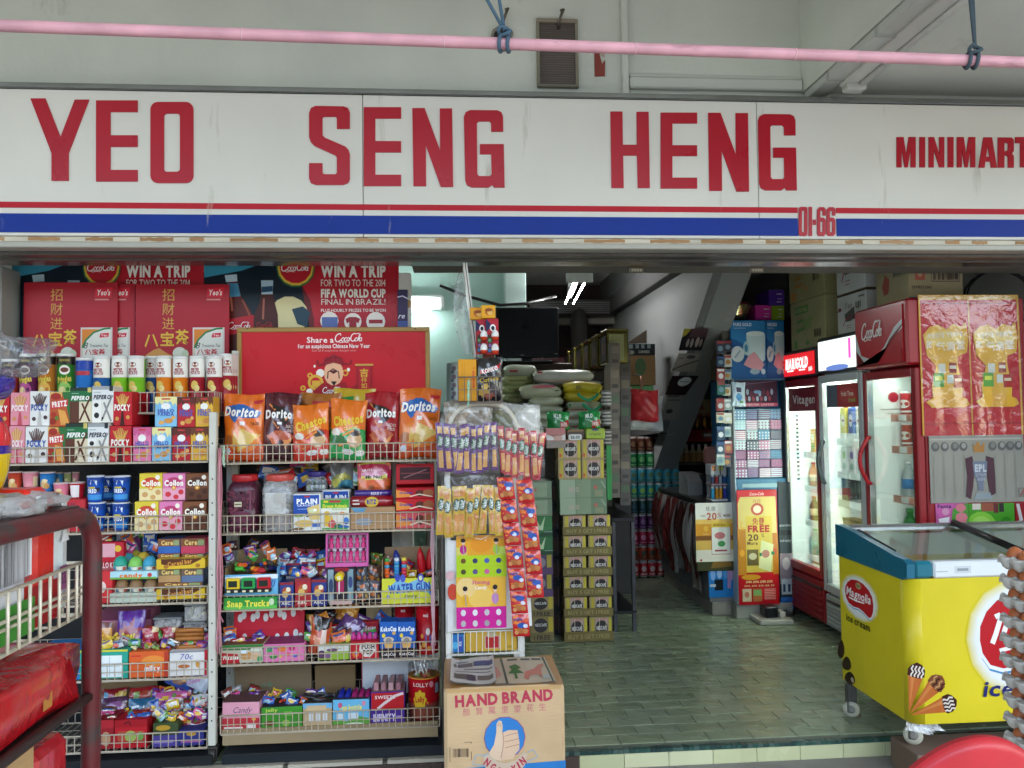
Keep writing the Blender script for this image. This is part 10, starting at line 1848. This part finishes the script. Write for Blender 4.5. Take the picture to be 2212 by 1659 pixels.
for k in range(nT):
 zz=ez_top-.035-pit*(k+1)+.0
 if zz<ez_bot:break
 vis=zz>U(2200,1659,EY).z-.08
 if not vis and k<nT-1 and zz>.45:pass
 if tray0 is None:
  b=B()
  for i in range(4):
   for j in range(5):
    cx,cy=.026+.047*i,.026+.047*j;b.lathe(cx,cy,[(.011,0),(.020,.006),(.0265,.026)],cup_c,10)
    for a in range(4):
     t=R(45+90*a);b.lathe(cx+.0335*math.cos(t),cy+.0335*math.sin(t),[(.0125,.016),(.0085,.034),(.003,.039)],'#c4c2ba',6)
  for i in range(5):
   for(cx,cy)in((.002,.0025+.047*i+.024),(.0025+.047*i+.024,.002)):b.lathe(cx,cy,[(.022,.034),(.021,.030),(.013,.008),(.004,.001)],'#c6c3ba',9)
  tray0=b.build('egg_tray','cloth',loc=(0,0,0));tray=tray0
 else:tray=tray0.copy();C.objects.link(tray)
 tray.location=(ex+jit(.003),EY+jit(.003),zz);tag(tray,f'grey pulp egg tray, {ordn(k)} from the top of the egg stack','egg tray','stacked egg trays')
 for i in range(4):
  for j in range(5):
   if not(i==0 or j==0 or k==0):continue
   if zz<U(2200,1659,EY).z-.1:continue
   if eg is None:eg=egg_mesh().build('egg','gloss',loc=(0,0,0));e_=eg
   else:e_=eg.copy();C.objects.link(e_)
   e_.location=(ex+.026+.047*i,EY+.026+.047*j,zz+.0345);e_.rotation_euler=(R(jit(8)),R(jit(8)),0);tag(e_,f'brown egg in the {ordn(k)} tray from the top, '+(f'{ordn(j)} along its side edge' if i==0 else f'{ordn(i)} along its front edge' if j==0 else f'row {ordn(i)}, {ordn(j)} place'),'egg','brown eggs in the stacked trays')
b=B();b.box(ex-.02,ex+.3,EY-.02,EY+.3,WZ+.001,ez_bot+.0,'#7a5a3c',.004);tag(b.build('low_board','kraft'),'low wooden board under the stack of egg trays','board')
hz=U(2095,1577,1.30).z;hxp=U(2098,1600,1.30).x;hwid=.165
ch_=empty('plastic_chair',(hxp,1.5,WZ),'faded red plastic chair with its back towards the egg trays','chair',rz=0)
CR='#b3202a'
b=B();out=[];n=22
def bp(u,v):
 hh=.40;topd=1-.34*abs(u)**2.1
 return Vector((hxp+hwid*u*(1-.0*v),1.30+.05*(u*u)-.03*v,hz-hh+hh*v*topd))
holes=[(-.52,.62,.2,.10),(0,.70,.22,.085),(.52,.62,.2,.10)]
nu,nv=48,40
keep={}
for j in range(nv+1):
 for i in range(nu+1):
  u,v=-1+2*i/nu,j/nv;p=bp(u,v);th=.010 if j not in(0,nv)else .0
  keep[i,j,0]=len(b.v);b.v.append(tuple(p+Vector((0,-th-.004*math.sin(math.pi*v),0))))
for j in range(nv+1):
 for i in range(nu+1):u,v=-1+2*i/nu,j/nv;p=bp(u,v);keep[i,j,1]=len(b.v);b.v.append(tuple(p+Vector((0,.010,0))))
def ish(i,j):u,v=-1+2*(i+.5)/nu,(j+.5)/nv;return any(((u-a)/c)**2+((v-e)/d)**2<1 and v>e-d*.45 for a,e,c,d in holes)
for j in range(nv):
 for i in range(nu):
  if ish(i,j):continue
  b.f.append((keep[i,j,0],keep[i+1,j,0],keep[i+1,j+1,0],keep[i,j+1,0]));b.f.append((keep[i,j+1,1],keep[i+1,j+1,1],keep[i+1,j,1],keep[i,j,1]));b.c+=[hx(CR)]*2;b.s+=[True]*2
  for di,dj,e1,e2 in((-1,0,(i,j+1),(i,j)),(1,0,(i+1,j),(i+1,j+1)),(0,-1,(i,j),(i+1,j)),(0,1,(i+1,j+1),(i,j+1))):
   q=(i+di,j+dj)
   if not(0<=q[0]<nu and 0<=q[1]<nv)or ish(*q):b.f.append((keep[e2[0],e2[1],0],keep[e1[0],e1[1],0],keep[e1[0],e1[1],1],keep[e2[0],e2[1],1])[::-1]);b.c.append(hx(CR));b.s.append(False)
mat('chairplastic',.38,var=.22,vscale=7,dirt='#8d7472',dscale=6,dthr=.62,bump=.05,bscale=30)
b.build('backrest','chairplastic',ch_)
sz_=WZ+.44
b=B();b.box(hxp-hwid*1.05,hxp+hwid*1.05,1.30,1.74,sz_-.02,sz_,CR,.008);b.build('seat','chairplastic',ch_)
for sx1 in(-1,1):
 b=B();b.tube([(hxp+sx1*hwid*.95,1.33,hz-.39),(hxp+sx1*hwid*.98,1.32,sz_-.005),(hxp+sx1*hwid*1.1,1.27,WZ+.002)],[.02,.022,.016],CR,8);b.build('leg','chairplastic',ch_)
 b=B();b.tube([(hxp+sx1*hwid*.98,1.70,sz_-.005),(hxp+sx1*hwid*1.08,1.76,WZ+.002)],[.022,.016],CR,8);b.build('leg','chairplastic',ch_)
